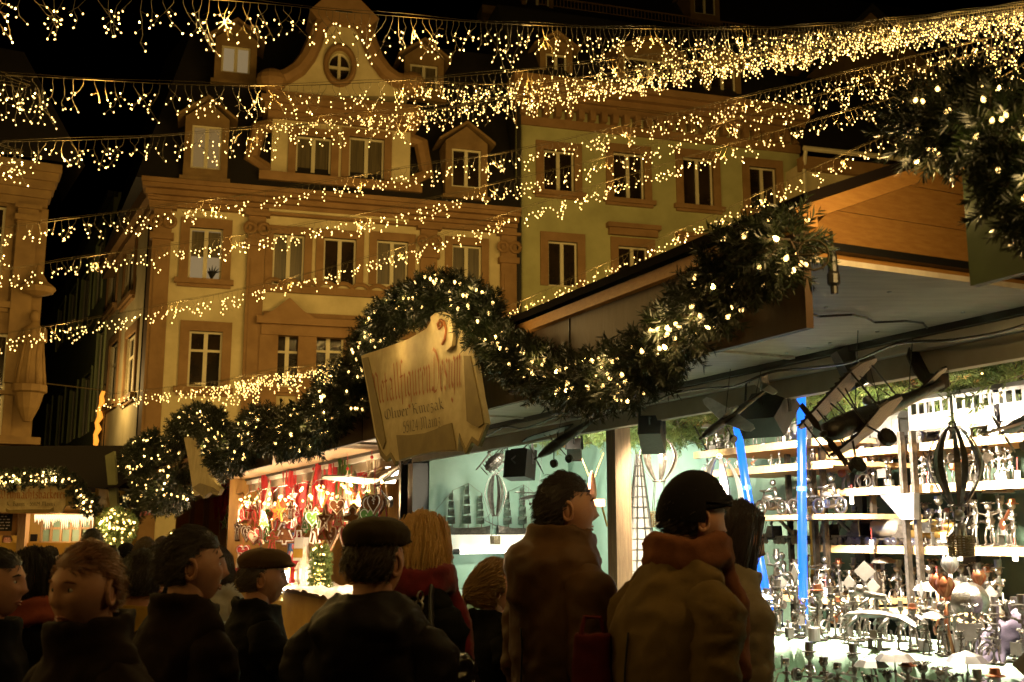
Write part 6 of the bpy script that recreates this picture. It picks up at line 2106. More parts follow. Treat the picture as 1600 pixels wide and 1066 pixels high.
for sh, px, py, s, mt in orn:
    cn[sh] = cn.get(sh, 0) + 1
    word = {'heart': 'heart', 'tree': 'fir tree shape', 'star': 'star', 'bell': 'bell', 'man': 'little man'}[sh]
    colw = {'red': 'red', 'greenp': 'green', 'ginger': 'brown gingerbread', 'brass': 'golden', 'lace': 'pale', 'yellow': 'yellow'}[mt]
    v = CVv - .12 + rng.uniform(-.1, .15)
    r = hanging('hanging_ornament', '%s %s in the ornament stall, %s of this shape' % (colw, word, ORD[cn[sh] - 1]), 'ornament', px, py, v, 'flat hanging ornaments')
    r.rotation_euler.z = A - PI / 2 + rng.uniform(-.5, .5) + PI * .5 - PI * .35
    s *= 1.05
    m = MB(); ol_ = SH[sh](s); flat_prism(m, ol_, -.012, .012); m.build('cookie', X[mt], r)
    m = MB(); pts_ = [(a * .84, -.016, b * .84) for a, b in ol_]; m.tube(pts_ + [pts_[0]], s * .045, 5, False)
    for k in range(4): m.ball((rng.uniform(-.2, .2) * s, -.014, rng.uniform(-.4, .3) * s), s * .07, 6, 5)
    m.build('icing', X['icing' if mt in ('ginger', 'red', 'greenp') else 'red'], r)
    m = MB(); m.tube([(0, 0, s * .8), (0, 0, s * .8 + .25)], .003, 4); m.build('hanger', X['red'], r)
# string of lights under the stall's header
r = thing('light_string', 'string of bare warm bulbs under the header of the ornament stall', 'light string', W(14.4, 3.5, 2.3))
m = MB(); q = [Vector(RM @ Vector((3.5, C0 + .3 + k * .25, 2.30 - .06 * (k % 4 == 2)))) for k in range(30)]; m.tube(q, .006, 4)
m.build('cable', X['wire'], r, world=True)
pts = [p + Vector((0, 0, -.06 - rng.uniform(0, .18))) for p in q for _ in range(2)]
pts = [p + Vector((rng.uniform(-.1, .1), rng.uniform(-.1, .1), 0)) for p in pts]
place_bulbs(r, r.location, pts, .016, rng, .3)
for k in range(5): tube_light('bulb_or_fill_light', W(11.4 + k * 1.5, 3.42, 2.0), 48, (1, .66, .34), r, .05)
# poster, bags, candles, bottles on the ornament stall counter
p = PV(458, 872, 3.9)
r = thing('poster', 'blue winter poster with red and white blots behind the hanging ornaments', 'poster', p, A - PI / 2)
m = MB(); m.box(-.32, .32, -.01, .01, -.42, .36); m.build('sheet', X['bluep'], r)
m = MB()
for k in range(9): m.ball((rng.uniform(-.26, .26), -.012, rng.uniform(-.36, .3)), (rng.uniform(.04, .11), .004, rng.uniform(.04, .1)), 10, 5)
m.build('print_blot', X['icing'], r)
m = MB()
for k in range(6): m.ball((rng.uniform(-.24, .24), -.016, rng.uniform(-.36, .3)), (rng.uniform(.04, .12), .004, rng.uniform(.03, .08)), 10, 5)
m.build('print_blot', X['red'], r)


def bag(label, px, py, v, s, mt, band):
    r = thing('paper_bag', label, 'bag', PV(px, py, v), A - PI / 2 + .3, 'paper bags')
    m = MB(); m.add([(-s * .5, -s * .2, -s * .6), (s * .5, -s * .2, -s * .6), (s * .5, s * .2, -s * .6), (-s * .5, s * .2, -s * .6), (-s * .45, -s * .16, s * .6), (s * .45, -s * .16, s * .6), (s * .45, s * .16, s * .6), (-s * .45, s * .16, s * .6)], BOXF); m.build('sack', X[mt], r)
    m = MB(); m.tube([(-s * .22, -s * .17, s * .6), (-s * .2, -s * .17, s * .95), (s * .2, -s * .17, s * .95), (s * .22, -s * .17, s * .6)], s * .05, 6); m.build('handle', X['icing'], r)
    m = MB(); m.box(-s * .47, s * .47, -s * .215, -s * .205, -s * .45, s * .02); m.build('print_band', X[band], r)


bag('white paper bag with a red band beside the yellow wall', 378, 888, 3.4, .24, 'icing', 'red')
bag('cream gift bag hanging in front of the poster', 471, 858, 3.5, .24, 'icing', 'yellow')
r = thing('snow_cloth', 'fluffy white cloth heaped on the ornament stall counter', 'cloth', W(12.6, 3.62, .965), A)
m = MB(); nx, ny = 30, 60
V = [((i / (nx - 1) - .5) * .9, (j / (ny - 1) - .5) * 5.0, .05 + .07 * noise.noise(Vector((i * .3, j * .25, 3))) + .03 * noise.noise(Vector((i * .9, j * .8, 5)))) for j in range(ny) for i in range(nx)]
m.add(V, [(j * nx + i, j * nx + i + 1, (j + 1) * nx + i + 1, (j + 1) * nx + i) for j in range(ny - 1) for i in range(nx - 1)]); m.build('fleece', X['icing'], r, smooth=True)
for n, (px, hgt, mt) in enumerate(((446, .26, 'icing'), (456, .4, 'red'), (466, .3, 'icing'), (474, .42, 'lace'), (484, .34, 'icing'), (492, .24, 'yellow'), (436, .3, 'red'), (480, .22, 'yellow'))):
    u = uz(px, 960, 3.5 + .05 * (n % 3))[0]
    r = thing('candle_house', '%s candle lantern counted from the globe lamp on the white fleece' % ORD[n], 'lantern', W(u, 3.5 + .05 * (n % 3), 1.02), A, 'candle lanterns')
    m = MB(); m.lathe([(.06, 0), (.06, hgt * .6), (.075, hgt * .62), (.02, hgt * .95), (.001, hgt)], 8); m.build('lantern_body', X[mt], r)
    m = MB(); m.box(-.062, .062, -.025, .025, hgt * .2, hgt * .5); m.build('lit_pane', X['bulb'], r)
tube_light('candle_light', W(12.4, 3.3, 1.45), 50, (1, .8, .5), r, .08)
fl = thing('ball_lamp', 'overexposed white globe lamp on the ornament stall counter', 'lamp', PV(447, 908, 3.5))
m = MB(); m.ball((0, 0, 0), .16, 16, 12); m.build('globe', X['tubelight'], fl, smooth=True)
m = MB(); m.lathe([(.1, -.25), (.05, -.2), (.04, -.15)], 12); m.build('foot', X['brass'], fl)
tube_light('lamp_light', PV(447, 908, 3.2), 14, (1, .85, .6), fl, .1)
# ================================================================ people
def union(mb, voxel, smooth_it=4, name='tmp'):
    """join overlapping closed shapes into one continuous skin; returns (V, quads)"""
    me = mb.mesh(name, None)
    o = bpy.data.objects.new(name, me)
    COL.objects.link(o)
    md = o.modifiers.new('r', 'REMESH'); md.mode = 'VOXEL'; md.voxel_size = voxel
    sm = o.modifiers.new('s', 'SMOOTH'); sm.factor = .5; sm.iterations = smooth_it
    dg = bpy.context.evaluated_depsgraph_get()
    ev = o.evaluated_get(dg)
    m2 = ev.to_mesh()
    n = len(m2.vertices)
    V = np.zeros(n * 3); m2.vertices.foreach_get('co', V)
    N = np.zeros(n * 3); m2.vertices.foreach_get('normal', N)
    Fs = {}
    for p in m2.polygons: Fs.setdefault(len(p.vertices), []).append(tuple(p.vertices))
    ev.to_mesh_clear()
    bpy.data.objects.remove(o); bpy.data.meshes.remove(me)
    return V.reshape(-1, 3), N.reshape(-1, 3), [np.array(f) for f in Fs.values()]


def skinned(name, V, Fs, m_, parent):
    mb = MB(); mb.V = [V]; mb.n = len(V); mb.Fc = Fs
    return mb.build(name, m_, parent, smooth=True)


def folds(V, N, seed, amp=.010, f=(6, 6, 9), fine=.0015, drape=0.0):
    out = V.copy()
    o1 = Vector((seed * 3.1, seed * 1.7, seed))
    for i in range(len(V)):
        x, y, z = V[i]
        w = .25 * noise.noise(Vector((x * 3, y * 3, z * 3)) + o1)
        p = Vector((x * f[0] + w, y * f[1], z * f[2] + w * 4))
        b = 1 - abs(noise.noise(p + o1)) * 2.6
        b2 = 1 - abs(noise.noise(p * 2.3 + o1 * 2)) * 2.6
        c = noise.noise(p * 6 + o1)
        d = amp * .62 * max(0, b) + amp * .34 * max(0, b2) - amp * .35 + fine * c
        if drape:
            d += drape * noise.noise(Vector((x * 9 + w, y * 9, z * 1.1)) + o1) * min(1, max(0, (1.35 - z) * 2.2))
        out[i] += N[i] * d
    return out


def head_grid(nu=44, nv=36):
    V, n3 = [], []
    for j in range(nv + 1):
        th = PI * j / nv
        for i in range(nu):
            ph = 2 * PI * i / nu
            n3.append((math.sin(th) * math.sin(ph), math.sin(th) * math.cos(ph), math.cos(th)))
    n3 = np.array(n3)
    x, y, z = n3[:, 0], n3[:, 1], n3[:, 2]
    g = lambda a, s: np.exp(-(a / s) ** 2)
    front = np.clip(y, 0, 1) ** .7
    X_ = x * .077; Y_ = y * .097; Z_ = z * .118
    low = np.clip(-z, 0, 1)
    X_ *= 1 - .30 * low ** 1.4
    Y_ = np.where(y < 0, Y_ * (1 - .38 * low ** 1.2), Y_ * (1 - .06 * low))
    Y_ += front * (.015 * g(z + .80, .20) * g(x, .4))
    X_ *= 1 + .03 * g(z - .15, .3)
    Y_ += front * (.020 * g(x, .105) * g(z + .19, .10) + .011 * g(x, .10) * g(z - .02, .2))
    Y_ += front * (-.013 * g(np.abs(x) - .36, .17) * g(z - .10, .11) + .006 * g(np.abs(x) - .3, .3) * g(z - .27, .09))
    Y_ += front * (.007 * g(x, .26) * (g(z + .46, .05) + g(z + .58, .06)) - .005 * g(x, .3) * g(z + .52, .03))
    Y_ += front * (.005 * g(np.abs(x) - .5, .2) * g(z + .12, .2))
    V = np.stack([X_, Y_, Z_], 1)
    i, k = np.meshgrid(np.arange(nv), np.arange(nu), indexing='ij')
    k2 = (k + 1) % nu
    Fq = np.stack([i * nu + k, (i + 1) * nu + k, (i + 1) * nu + k2, i * nu + k2], -1).reshape(-1, 4)
    return n3, V, Fq[:, ::-1]


HN, HV, HF = head_grid()


def hand(mb, wrist, d, side, s=1.0):
    """palm, four unequal curled fingers and a thumb leaving the side of the palm"""
    d = Vector(d).normalized()
    x = d.cross(Vector((0, 0, 1)))
    x = x.normalized() if x.length > .1 else Vector((1, 0, 0))
    n = x.cross(d)
    w = Vector(wrist)
    M_ = Matrix(((x.x, d.x, n.x, w.x), (x.y, d.y, n.y, w.y), (x.z, d.z, n.z, w.z), (0, 0, 0, 1)))
    mb.ball((0, .05, 0), (.042, .055, .017), 10, 8, M_)
    for k, (xx, L) in enumerate(((-.030, .062), (-.010, .076), (.010, .072), (.029, .056))):
        mb.tube([(xx, .085, 0), (xx * 1.1, .085 + L * .45, -.006), (xx * 1.1, .085 + L * .8, -.024), (xx * 1.05, .085 + L * .9, -.042)], [.0105, .0098, .009, .0075], 7, True, M_)
    mb.tube([(-side * .030, .030, -.004), (-side * .058, .058, -.012), (-side * .060, .088, -.022)], [.014, .012, .009], 7, True, M_)


SKIN = mat('skin', (.52, .27, .16), .5, 0, (.44, .21, .12), 14, bump=.05, bscale=90, spec=.35)
PANTS = mat('dark trousers', (.012, .012, .014), .8, 0, (.02, .02, .022), 20)
SHOE = mat('shoe leather', (.01, .008, .007), .4)
SEAM = mat('seam thread', (.006, .004, .003), .8)


def fabric(name, c, rough=.85, bump=.25, sheen=0, var=.65):
    m = mat(name, c, rough, 0, tuple(q * var for q in c), 5, bump=bump, bscale=220, sheen=sheen, spec=.12)
    m.node_tree.nodes['Bump'].inputs['Distance'].default_value = .003
    return m


def strands(mb, roots, ends, n=5, w=.005, bow=.03, rng=None):
    for a, b in zip(roots, ends):
        a, b = Vector(a), Vector(b)
        mid = a.lerp(b, .45); out = Vector((mid.x, mid.y, 0)); out = out.normalized() if out.length > 1e-4 else Vector((0, 1, 0))
        pts = []
        for i in range(n):
            t = i / (n - 1)
            q = a.lerp(b, t) + out * bow * math.sin(PI * t) + Vector((rng.uniform(-1, 1), rng.uniform(-1, 1), 0)) * .007 * t
            pts.append(q)
        mb.tube(pts, [w * (1 - .75 * (i / (n - 1)) ** 2) for i in range(n)], 4, False)


def person(label, px, ytop, depth, rz, coat, cloth='coat', hair=(.03, .018, .01), style='short', hat=None, hatmat=None, seed=1, yaw=0, pitch=0, lean=0, armL=None, armR=None, wide=1.0, hood=False, scarf=None, collar=.5, group=None, detail=1.0, zfix=None, hoodmat=None, face_hide=False, skin=SKIN, hands=True):
    rng = random.Random(seed)
    top = PD(px, ytop, depth)
    ho = Matrix.Rotation(R(rz), 3, 'Z') @ Vector((0, lean * .9 + .03, 0))
    hatx = .02 if hat else (.012 if style != 'bald' else 0)
    s = top.z / (1.75 + hatx) if zfix is None else zfix / 1.75
    root = thing('person', label, 'person', (top.x - ho.x, top.y - ho.y, top.z - (1.75 + hatx) * s), R(rz), group)
    root.scale = (s, s, s)
    # ---------- joints
    le = lean
    sh = lambda sd: Vector((sd * .168 * wide, le * .55, 1.405))
    dfl = lambda sd: (Vector((sd * .222 * wide, le * .45 - .03, 1.12)), Vector((sd * .212 * wide, le * .3 + .08, .89)))
    arms = {-1: armL or dfl(-1), 1: armR or dfl(1)}
    # ---------- body: one skin, head to hands
    b = MB()
    b.tube([(0, le * .15, .90), (0, le * .3, 1.1), (0, le * .5, 1.30), (0, le * .58, 1.42)], [.105, .095, .105, .085], 12)
    b.tube([(0, le * .55, 1.38), (0, le * .75 + .005, 1.50), (0, le * .85 + .02, 1.60)], [.07, .058, .060], 12)
    for sd in (-1, 1):
        e, w = arms[sd]
        b.tube([sh(sd), e, w], [.055, .045, .030], 10)
        b.ball(e, .044, 8, 6)
        if hands: hand(b, w, (Vector(w) - Vector(e)).normalized() * .8 + Vector((0, .2, -.15)), sd)
        b.tube([(sd * .09, 0, .95), (sd * .10, .01, .50), (sd * .10, -.02, .09)], [.085, .06, .042], 10)
        b.ball((sd * .10, .05, .05), (.045, .12, .045), 8, 6)
    V, N, Fs = union(b, .0125 if detail >= 1 else .02, 3)
    hc = Vector((0, le * .9 + .03, 1.632))
    Mh = Matrix.Translation(hc) @ Matrix.Rotation(R(yaw), 4, 'Z') @ Matrix.Rotation(R(pitch), 4, 'X')
    mb = MB(); mb.V = [V]; mb.n = len(V); mb.Fc = Fs
    mb.add(HV, HF, Mh)
    for sd in (-1, 1):      # ears
        mb.ring((0, 0, 0), .024, .0065, 'X', 14, 6, Mh @ Matrix.Translation((sd * .078, -.012, -.004)) @ Matrix.Rotation(sd * R(-18), 4, 'Z') @ Matrix.Diagonal((1, .72, 1.25, 1)))
        mb.ball((0, 0, 0), (.006, .016, .028), 8, 6, Mh @ Matrix.Translation((sd * .075, -.010, -.004)))
    mb.build('body', skin, root, smooth=True)
    if detail >= 1:
        for sd in (-1, 1):
            m = MB(); m.ball((sd * .029, .0745, .011), (.0115, .0105, .0075), 10, 8, Mh); e_ = m.build('eye', X['eyew'], root, smooth=True); m = MB(); m.ball((sd * .029, .0818, .011), (.0052, .0040, .0052), 8, 6, Mh); m.build('iris', X['eyed'], e_, smooth=True)
        m = MB()
        for sd in (-1, 1): m.tube([(sd * .012, .092, .031), (sd * .03, .091, .036), (sd * .048, .078, .030)], [.003, .004, .002], 5, True, Mh)
        m.build('eyebrow', mat('brow hair', hair, .8), root)
        m = MB(); m.tube([(-.022, .081, -.0605), (-.008, .0905, -.056), (0, .0915, -.058), (.008, .0905, -.056), (.022, .081, -.0605)], [.001, .0032, .003, .0032, .001], 6, True, Mh); m.tube([(-.020, .081, -.063), (0, .0905, -.068), (.020, .081, -.063)], [.001, .0038, .001], 6, True, Mh)
        m.build('lips', mat('lips', (.36, .13, .09), .5), root, smooth=True)
    # ---------- trousers and shoes
    m = MB()
    for sd in (-1, 1): m.tube([(sd * .07 * wide, 0, .98), (sd * .092 * wide, .0, .75), (sd * .10 * wide, .01, .48), (sd * .105, -.015, .07)], [.085, .082, .076, .072], 12)
    m.build('trousers', PANTS, root, smooth=True)
    for sd in (-1, 1):
        m = MB(); m.ball((sd * .10, .05, .055), (.055, .145, .055), 10, 7); m.build('shoe', SHOE, root, smooth=True)
    # ---------- coat
    hem = {'coat': .62, 'jacket': .84, 'long': .42}[cloth]
    c = MB()
    k_ = wide
    M_t = lambda y: 0
    prof = [(hem, .225 * k_, .165), (hem + .02, .228 * k_, .168), (.95, .205 * k_, .155), (1.12, .19 * k_, .146), (1.28, .212 * k_, .155), (1.37, .20 * k_, .142), (1.43, .15 * k_, .12), (1.475, .10, .10), (1.50, .086, .09)]
    seg = 22
    Vv = []
    for z, rx, ry in prof:
        yy = le * (max(0, z - .6) / .95) ** 1.1 * .62
        for q in range(seg):
            a = 2 * PI * q / seg
            ex = abs(math.cos(a)) ** .85 * (1 if math.cos(a) > 0 else -1); ey = abs(math.sin(a)) ** .85 * (1 if math.sin(a) > 0 else -1)
            Vv.append((rx * ex, yy + ry * ey, z))
    i, kk = np.meshgrid(np.arange(len(prof) - 1), np.arange(seg), indexing='ij'); k2 = (kk + 1) % seg
    o_ = c.n
    c.add(Vv, np.stack([i * seg + kk, i * seg + k2, (i + 1) * seg + k2, (i + 1) * seg + kk], -1).reshape(-1, 4))
    c.Fc.append(np.array([list(range(seg))[::-1]]) + o_); c.Fc.append(np.array([list(range(seg))]) + o_ + (len(prof) - 1) * seg)
    sleeves = []
    for sd in (-1, 1):
        e, w = Vector(arms[sd][0]), Vector(arms[sd][1])
        S_ = sh(sd)
        c.ball(S_ + Vector((-sd * .02, 0, -.015)), (.070, .082, .070), 10, 8)
        c.tube([S_ + Vector((sd * .0, 0, .012)), (sd * .08, le * .7, 1.475)], [.064, .060], 10)
        k = MB()
        k.tube([S_ + Vector((-sd * .02, 0, .005)), S_ + Vector((sd * .030, 0, -.03)), S_.lerp(e, .5) + Vector((sd * .012, 0, 0)), e, e.lerp(w, .5), w], [.070, .083, .074, .066, .061, .053], 12)
        k.ball(S_ + Vector((sd * .006, 0, -.022)), (.074, .080, .078), 10, 8)
        k.ball(e, .067, 10, 8)
        sleeves.append((sd, k))
    if hood:
        c.ball((0, le * .62 - .11, 1.445), (.145, .08, .085), 14, 10)
        c.ball((0, le * .6 - .13, 1.39), (.105, .06, .10), 12, 8)
        for sd in (-1, 1): c.tube([(sd * .115, le * .62 - .08, 1.47), (sd * .112, le * .7 + .01, 1.485), (sd * .075, le * .75 + .095, 1.455)], [.048, .042, .036], 9)
    if collar:
        nr = 3 + int(collar * 3)
        for q in range(14):
            a0, a1 = 2 * PI * q / 14, 2 * PI * (q + 1) / 14
            for h_ in range(nr):
                z_, f_ = 1.475 + h_ * .017, 1 + .035 * h_
                p0 = Vector((.086 * f_ * math.cos(a0), le * .8 + .012 + .094 * f_ * math.sin(a0), z_ - .012 * math.sin(a0) + (.01 if math.sin(a0) < 0 else 0)))
                p1 = Vector((.086 * f_ * math.cos(a1), le * .8 + .012 + .094 * f_ * math.sin(a1), z_ - .012 * math.sin(a1) + (.01 if math.sin(a1) < 0 else 0)))
                c.tube([p0, p1], .0165, 7)
    V, N, Fs = union(c, .016 if detail >= 1 else .026, 11)
    V = folds(V, N, seed, .016 if detail >= 1 else .008, drape=.012)
    ct = skinned('coat', V, Fs, coat, root)
    for sd, k in sleeves:
        V2, N2, F2 = union(k, .015 if detail >= 1 else .026, 6)
        V2 = folds(V2, N2, seed * 2 + sd, .019 if detail >= 1 else .008, (5, 5, 11))
        sl = skinned('sleeve', V2, F2, coat, root)
        if detail >= 1:
            w = Vector(arms[sd][1]); e = Vector(arms[sd][0]); d = (w - e).normalized()
            m = MB(); m.tube([w - d * .035, w - d * .03, w + d * .008, w + d * .012], [.054, .060, .058, .050], 16); m.build('cuff', coat, sl, smooth=True)
    if detail >= 1:   # stitched seams that lie on the cloth, hem band
        m = MB()
        def on_back(x0, z0, wdt=.03):
            sel = V[(np.abs(V[:, 0] - x0) < wdt) & (np.abs(V[:, 2] - z0) < .03)]
            if not len(sel): return None
            q = sel[sel[:, 1].argmin()]
            return Vector((x0, q[1] - .001, z0))
        zs_ = np.arange(hem + .03, 1.26 if hood else 1.36, .06)
        P_ = [q for q in (on_back(0, z) for z in zs_) if q is not None]
        if len(P_) > 3: m.tube(catmull(P_, .02), .0035, 5)
        m.build('seam', SEAM, ct, smooth=True)
    if scarf is not None:
        m = MB()
        for q in range(16):
            a0 = 2 * PI * q / 16; a1 = a0 + 2 * PI / 16
            f = lambda a, dz: (.105 * math.cos(a), le * .8 + .015 + .108 * math.sin(a), 1.515 + dz + .012 * math.sin(3 * a))
            m.tube([f(a0, 0), f(a1, 0)], .036, 8); m.tube([f(a0, .045), f(a1, .045)], .03, 8)
        m.tube([(.05, le * .8 + .11, 1.5), (.06, le * .7 + .16, 1.38), (.05, le * .6 + .185, 1.15)], [.035, .045, .04], 8)
        V, N, Fs = union(m, .014, 3); V = folds(V, N, seed + 3, .010, (14, 14, 14)); skinned('scarf', V, Fs, scarf, root)
    # ---------- hair
    hm = mat('hair', hair, .45, 0, tuple(min(1, q * 1.35) for q in hair), 30, (18, 18, 1.5), .5, 60)
    x, y, z = HN[:, 0], HN[:, 1], HN[:, 2]
    if style != 'bald':
        line = np.where(y > .25, .52 - .1 * (1 - y), np.where(y > -.15, .05 + .9 * (y + .15), -.45))
        if style in ('bob', 'long', 'pony'): line = np.where(y > .35, .55, np.where(y > -.05, -.1, -.6))
        keep = z > line
        th = .008 if style == 'short' else .022
        nz = np.array([noise.noise(Vector(p) * 9 + Vector((seed, 0, 0))) + .6 * noise.noise(Vector((p[0] * 26, p[1] * 26, p[2] * 8)) + Vector((seed, 4, 0))) for p in HN])
        d = th * (1 + .35 * nz) * np.clip((z - line) / .22, .12, 1)
        V = HV + HN * d[:, None]
        m = MB(); m.add(V, HF[[bool(keep[f].all()) for f in HF]], Mh)
        idx = [i for i in range(len(HN)) if keep[i]]
        if style == 'short':
            for _ in range(int(1500 * detail)):
                i = rng.choice(idx); n_ = Vector(HN[i]); p = Vector(V[i]) + Vector((rng.gauss(0, .004), rng.gauss(0, .004), rng.gauss(0, .004)))
                t = Vector((n_.x * .6, -.7 + n_.y * .5, -.35 * (1 if n_.z < .6 else .2))); t = (t - n_ * t.dot(n_) * .75).normalized()
                m.tube([p - n_ * .004, p + t * .012 + n_ * .002, p + t * .024 + n_ * rng.uniform(-.001, .004)], [.0016, .0014, .0004], 3, False, Mh)
        else:
            Lh = {'bob': -.115, 'long': -.24, 'pony': -.06}[style]
            rt, en = [], []
            for _ in range(int(3200 * detail)):
                i = rng.choice(idx); p = Vector(V[i]) + Vector((rng.gauss(0, .005), rng.gauss(0, .005), rng.gauss(0, .005))); n_ = Vector(HN[i])
                if n_.y > .3 and n_.z < .6: continue
                a = math.atan2(n_.x, n_.y) + rng.gauss(0, .09); rr_ = rng.uniform(.072, .116)
                if abs(a) < .75: a = .75 * (1 if a >= 0 else -1) + rng.uniform(-.08, .2)
                rt.append(p + n_ * .003)
                en.append(Vector((rr_ * .86 * math.sin(a), rr_ * math.cos(a) * 1.0 - .01, Lh + rng.uniform(-.05, .03))) if style != 'pony' else Vector((rng.uniform(-.02, .02), -.13 + rng.uniform(-.02, .01), rng.uniform(-.03, .03))))
            mm = MB(); strands(mm, rt, en, 6, .0019, rng.uniform(.012, .024), rng)
            V2, F2 = mm.arrays(); 
            m2 = np.array(Mh); off = m.n
            m.V.append(V2 @ m2[:3, :3].T + m2[:3, 3]); m.Fc += [f + off for f in F2]; m.n += len(V2)
            if style == 'pony':
                mm = MB(); strands(mm, [(rng.uniform(-.02, .02), -.125, .03 + rng.uniform(-.02, .02)) for _ in range(90)], [(rng.uniform(-.05, .05), -.13 + rng.uniform(-.04, .01), -.20 + rng.uniform(-.05, .03)) for _ in range(90)], 6, .005, .03, rng)
                V2, F2 = mm.arrays(); off = m.n
                m.V.append(V2 @ m2[:3, :3].T + m2[:3, 3]); m.Fc += [f + off for f in F2]; m.n += len(V2)
        m.build('hair', hm, root, smooth=True)
    if hat == 'beanie':
        keep = z > np.where(y > 0, .26, -.12)
        bump_ = np.array([.0016 * math.sin(math.atan2(p[0], p[1]) * 46) for p in HN])
        V = HV * 1.0 + HN * (.024 + bump_)[:, None]; V[:, 2] += np.clip(z, 0, 1) * .012
        m = MB(); m.add(V, HF[[bool(keep[f].all()) for f in HF]], Mh)
        ed = [Vector((.084 * math.cos(a), .002 + .106 * math.sin(a), .040 + .026 * math.sin(a))) for a in np.linspace(0, 2 * PI, 30)]
        m.tube(ed, .010, 8, False, Mh, 1.0); m.tube([e + Vector((0, 0, .015)) for e in ed], .010, 8, False, Mh)
        m.build('knit_cap', hatmat, root, smooth=True)
    elif hat == 'cap':
        m = MB()
        m.ball((0, .005, .085), (.094, .122, .052), 20, 12, Mh); m.ball((0, .09, .062), (.07, .06, .012), 14, 8, Mh); m.lathe([(.083, -.012), (.090, .0), (.088, .02)], 24, Mh @ Matrix.Translation((0, 0, .06)) @ Matrix.Diagonal((1, 1.22, 1, 1)))
        V, N, Fs = union(m, .009, 3); V = folds(V, N, seed, .004, (16, 16, 16), .001); skinned('flat_cap', V, Fs, hatmat, root)
    elif hat == 'hat':
        m = MB()
        m.lathe([(.001, .15), (.05, .148), (.082, .12), (.092, .05), (.095, .04), (.10, .036), (.14, .022), (.139, .018), (.09, .03)], 24, Mh @ Matrix.Diagonal((1, 1.18, 1, 1))); m.build('hat', hatmat, root, smooth=True)
    return root


f_black = fabric('black wool', (0.005, 0.0045, 0.0045))
f_brown = fabric('dark brown cloth', (0.017, 0.0085, 0.005))
f_brown2 = fabric('deep brown padded cloth', (0.008, 0.0042, 0.003), .6)
f_olive = fabric('olive brown parka cloth', (0.1, 0.05, 0.017), .55, .3)
f_khaki = fabric('khaki coat cloth', (0.135, 0.085, 0.026), .8)
f_beige = fabric('beige grey coat cloth', (0.22, 0.17, 0.1), .75)
f_yellow = fabric('mustard jacket cloth', (.34, .20, .02), .7)
f_white = fabric('white jacket cloth', (.55, .50, .42), .8)
f_scarf = fabric('dark red patterned scarf', (.20, .015, .02), .8, .4, .3, .3)
f_orange = fabric('rust coloured scarf', (.17, .062, .026), .9, .5)
f_purple = fabric('purple grey fleece', (.10, .085, .13), .9)
f_cap = fabric('tan cap cloth', (.13, .075, .03), .85)
f_capd = fabric('dark olive cap cloth', (.05, .034, .013), .85)
f_knit = fabric('black knit', (.010, .008, .008), .95, .6)
f_dkred = fabric('dark red bag cloth', (.09, .010, .008), .8)

person('bare headed man in an olive hooded parka, in profile beside the wooden mid post', 883, 738, 4.0, -58, f_olive, 'coat', (.022, .011, .006), 'short', seed=3, yaw=-22, hood=True, collar=1.2, wide=.92, pitch=2)
person('person in a black knit cap and khaki coat with a rust scarf', 1080, 742, 3.5, -60, f_khaki, 'coat', (.02, .012, .008), 'short', 'beanie', f_knit, 5, yaw=-10, lean=.15, hood=False, scarf=f_orange, wide=.98, pitch=-6)
person('woman with long dark hair and beige coat looking down at the lit shelves', 1146, 788, 3.95, -66, f_beige, 'coat', (.020, .010, .008), 'long', seed=7, yaw=-25, pitch=-14, lean=.06, collar=.6, wide=.85)
person('blonde woman with a dark red scarf and black coat, in profile', 662, 806, 3.9, -50, f_black, 'coat', (.62, .38, .13), 'bob', seed=9, yaw=-22, scarf=f_scarf, wide=.9)
person('broad person in a brown jacket and olive cap seen from behind', 588, 806, 3.15, -14, f_brown2, 'jacket', (.05, .03, .012), 'short', 'cap', f_capd, 11, yaw=-12, hood=True, wide=.92)
person('blonde child sized visitor with a ponytail between the red scarf and the parka', 776, 878, 4.5, -65, f_black, 'jacket', (.30, .17, .06), 'pony', seed=13, yaw=-15, pitch=6, armR=(Vector((.26, .12, 1.18)), Vector((.12, .36, 1.22))))
person('man in a tan cap and black coat reaching towards the ornament stall', 413, 856, 4.5, -62, f_black, 'coat', (.06, .04, .03), 'short', 'cap', f_cap, 15, yaw=-12, wide=.92, armR=(Vector((.30, .16, 1.18)), Vector((.22, .45, 1.16))))
person('bulky person in a dark brown coat turning right, left of the tan cap', 304, 822, 3.35, -38, f_brown, 'coat', (.030, .017, .009), 'short', seed=17, yaw=-30, wide=.82)
person('woman with brown hair and white jacket facing us between the dark coats', 338, 856, 6.4, 150, f_white, 'jacket', (.07, .04, .02), 'bob', seed=19, yaw=8, detail=1.0)
person('nearest passer-by at the lower left, auburn hair, face towards us, dark brown coat', 138, 846, 2.75, 140, f_brown, 'coat', (.20, .075, .02), 'short', seed=21, yaw=14, collar=1.0, wide=.92, pitch=-4)
person('person in a mustard yellow jacket seen from behind left of the bulky brown coat', 224, 858, 4.0, -6, f_yellow, 'jacket', (.03, .02, .012), 'short', seed=23, yaw=10, wide=1.0)
person('person in black with a coral scarf at the lower left corner', 52, 862, 3.9, 165, f_black, 'coat', (.015, .01, .008), 'bob', seed=25, scarf=fabric('coral scarf', (.40, .10, .06)), yaw=-10)
person('dark haired figure in black cut off by the left edge', 0, 856, 3.6, -80, f_black, 'coat', (.015, .01, .008), 'short', None, None, 27, yaw=-10, wide=.9)
person('stall keeper in a purple grey fleece leaning in at the right edge', 1672, 790, 4.55, 75, f_purple, 'jacket', (.05, .03, .02), 'short', seed=29, armR=(Vector((.20, .34, 1.17)), Vector((.02, .40, .98))), armL=(Vector((-.33, .16, 1.16)), Vector((-.22, .34, .98))), wide=1.15)
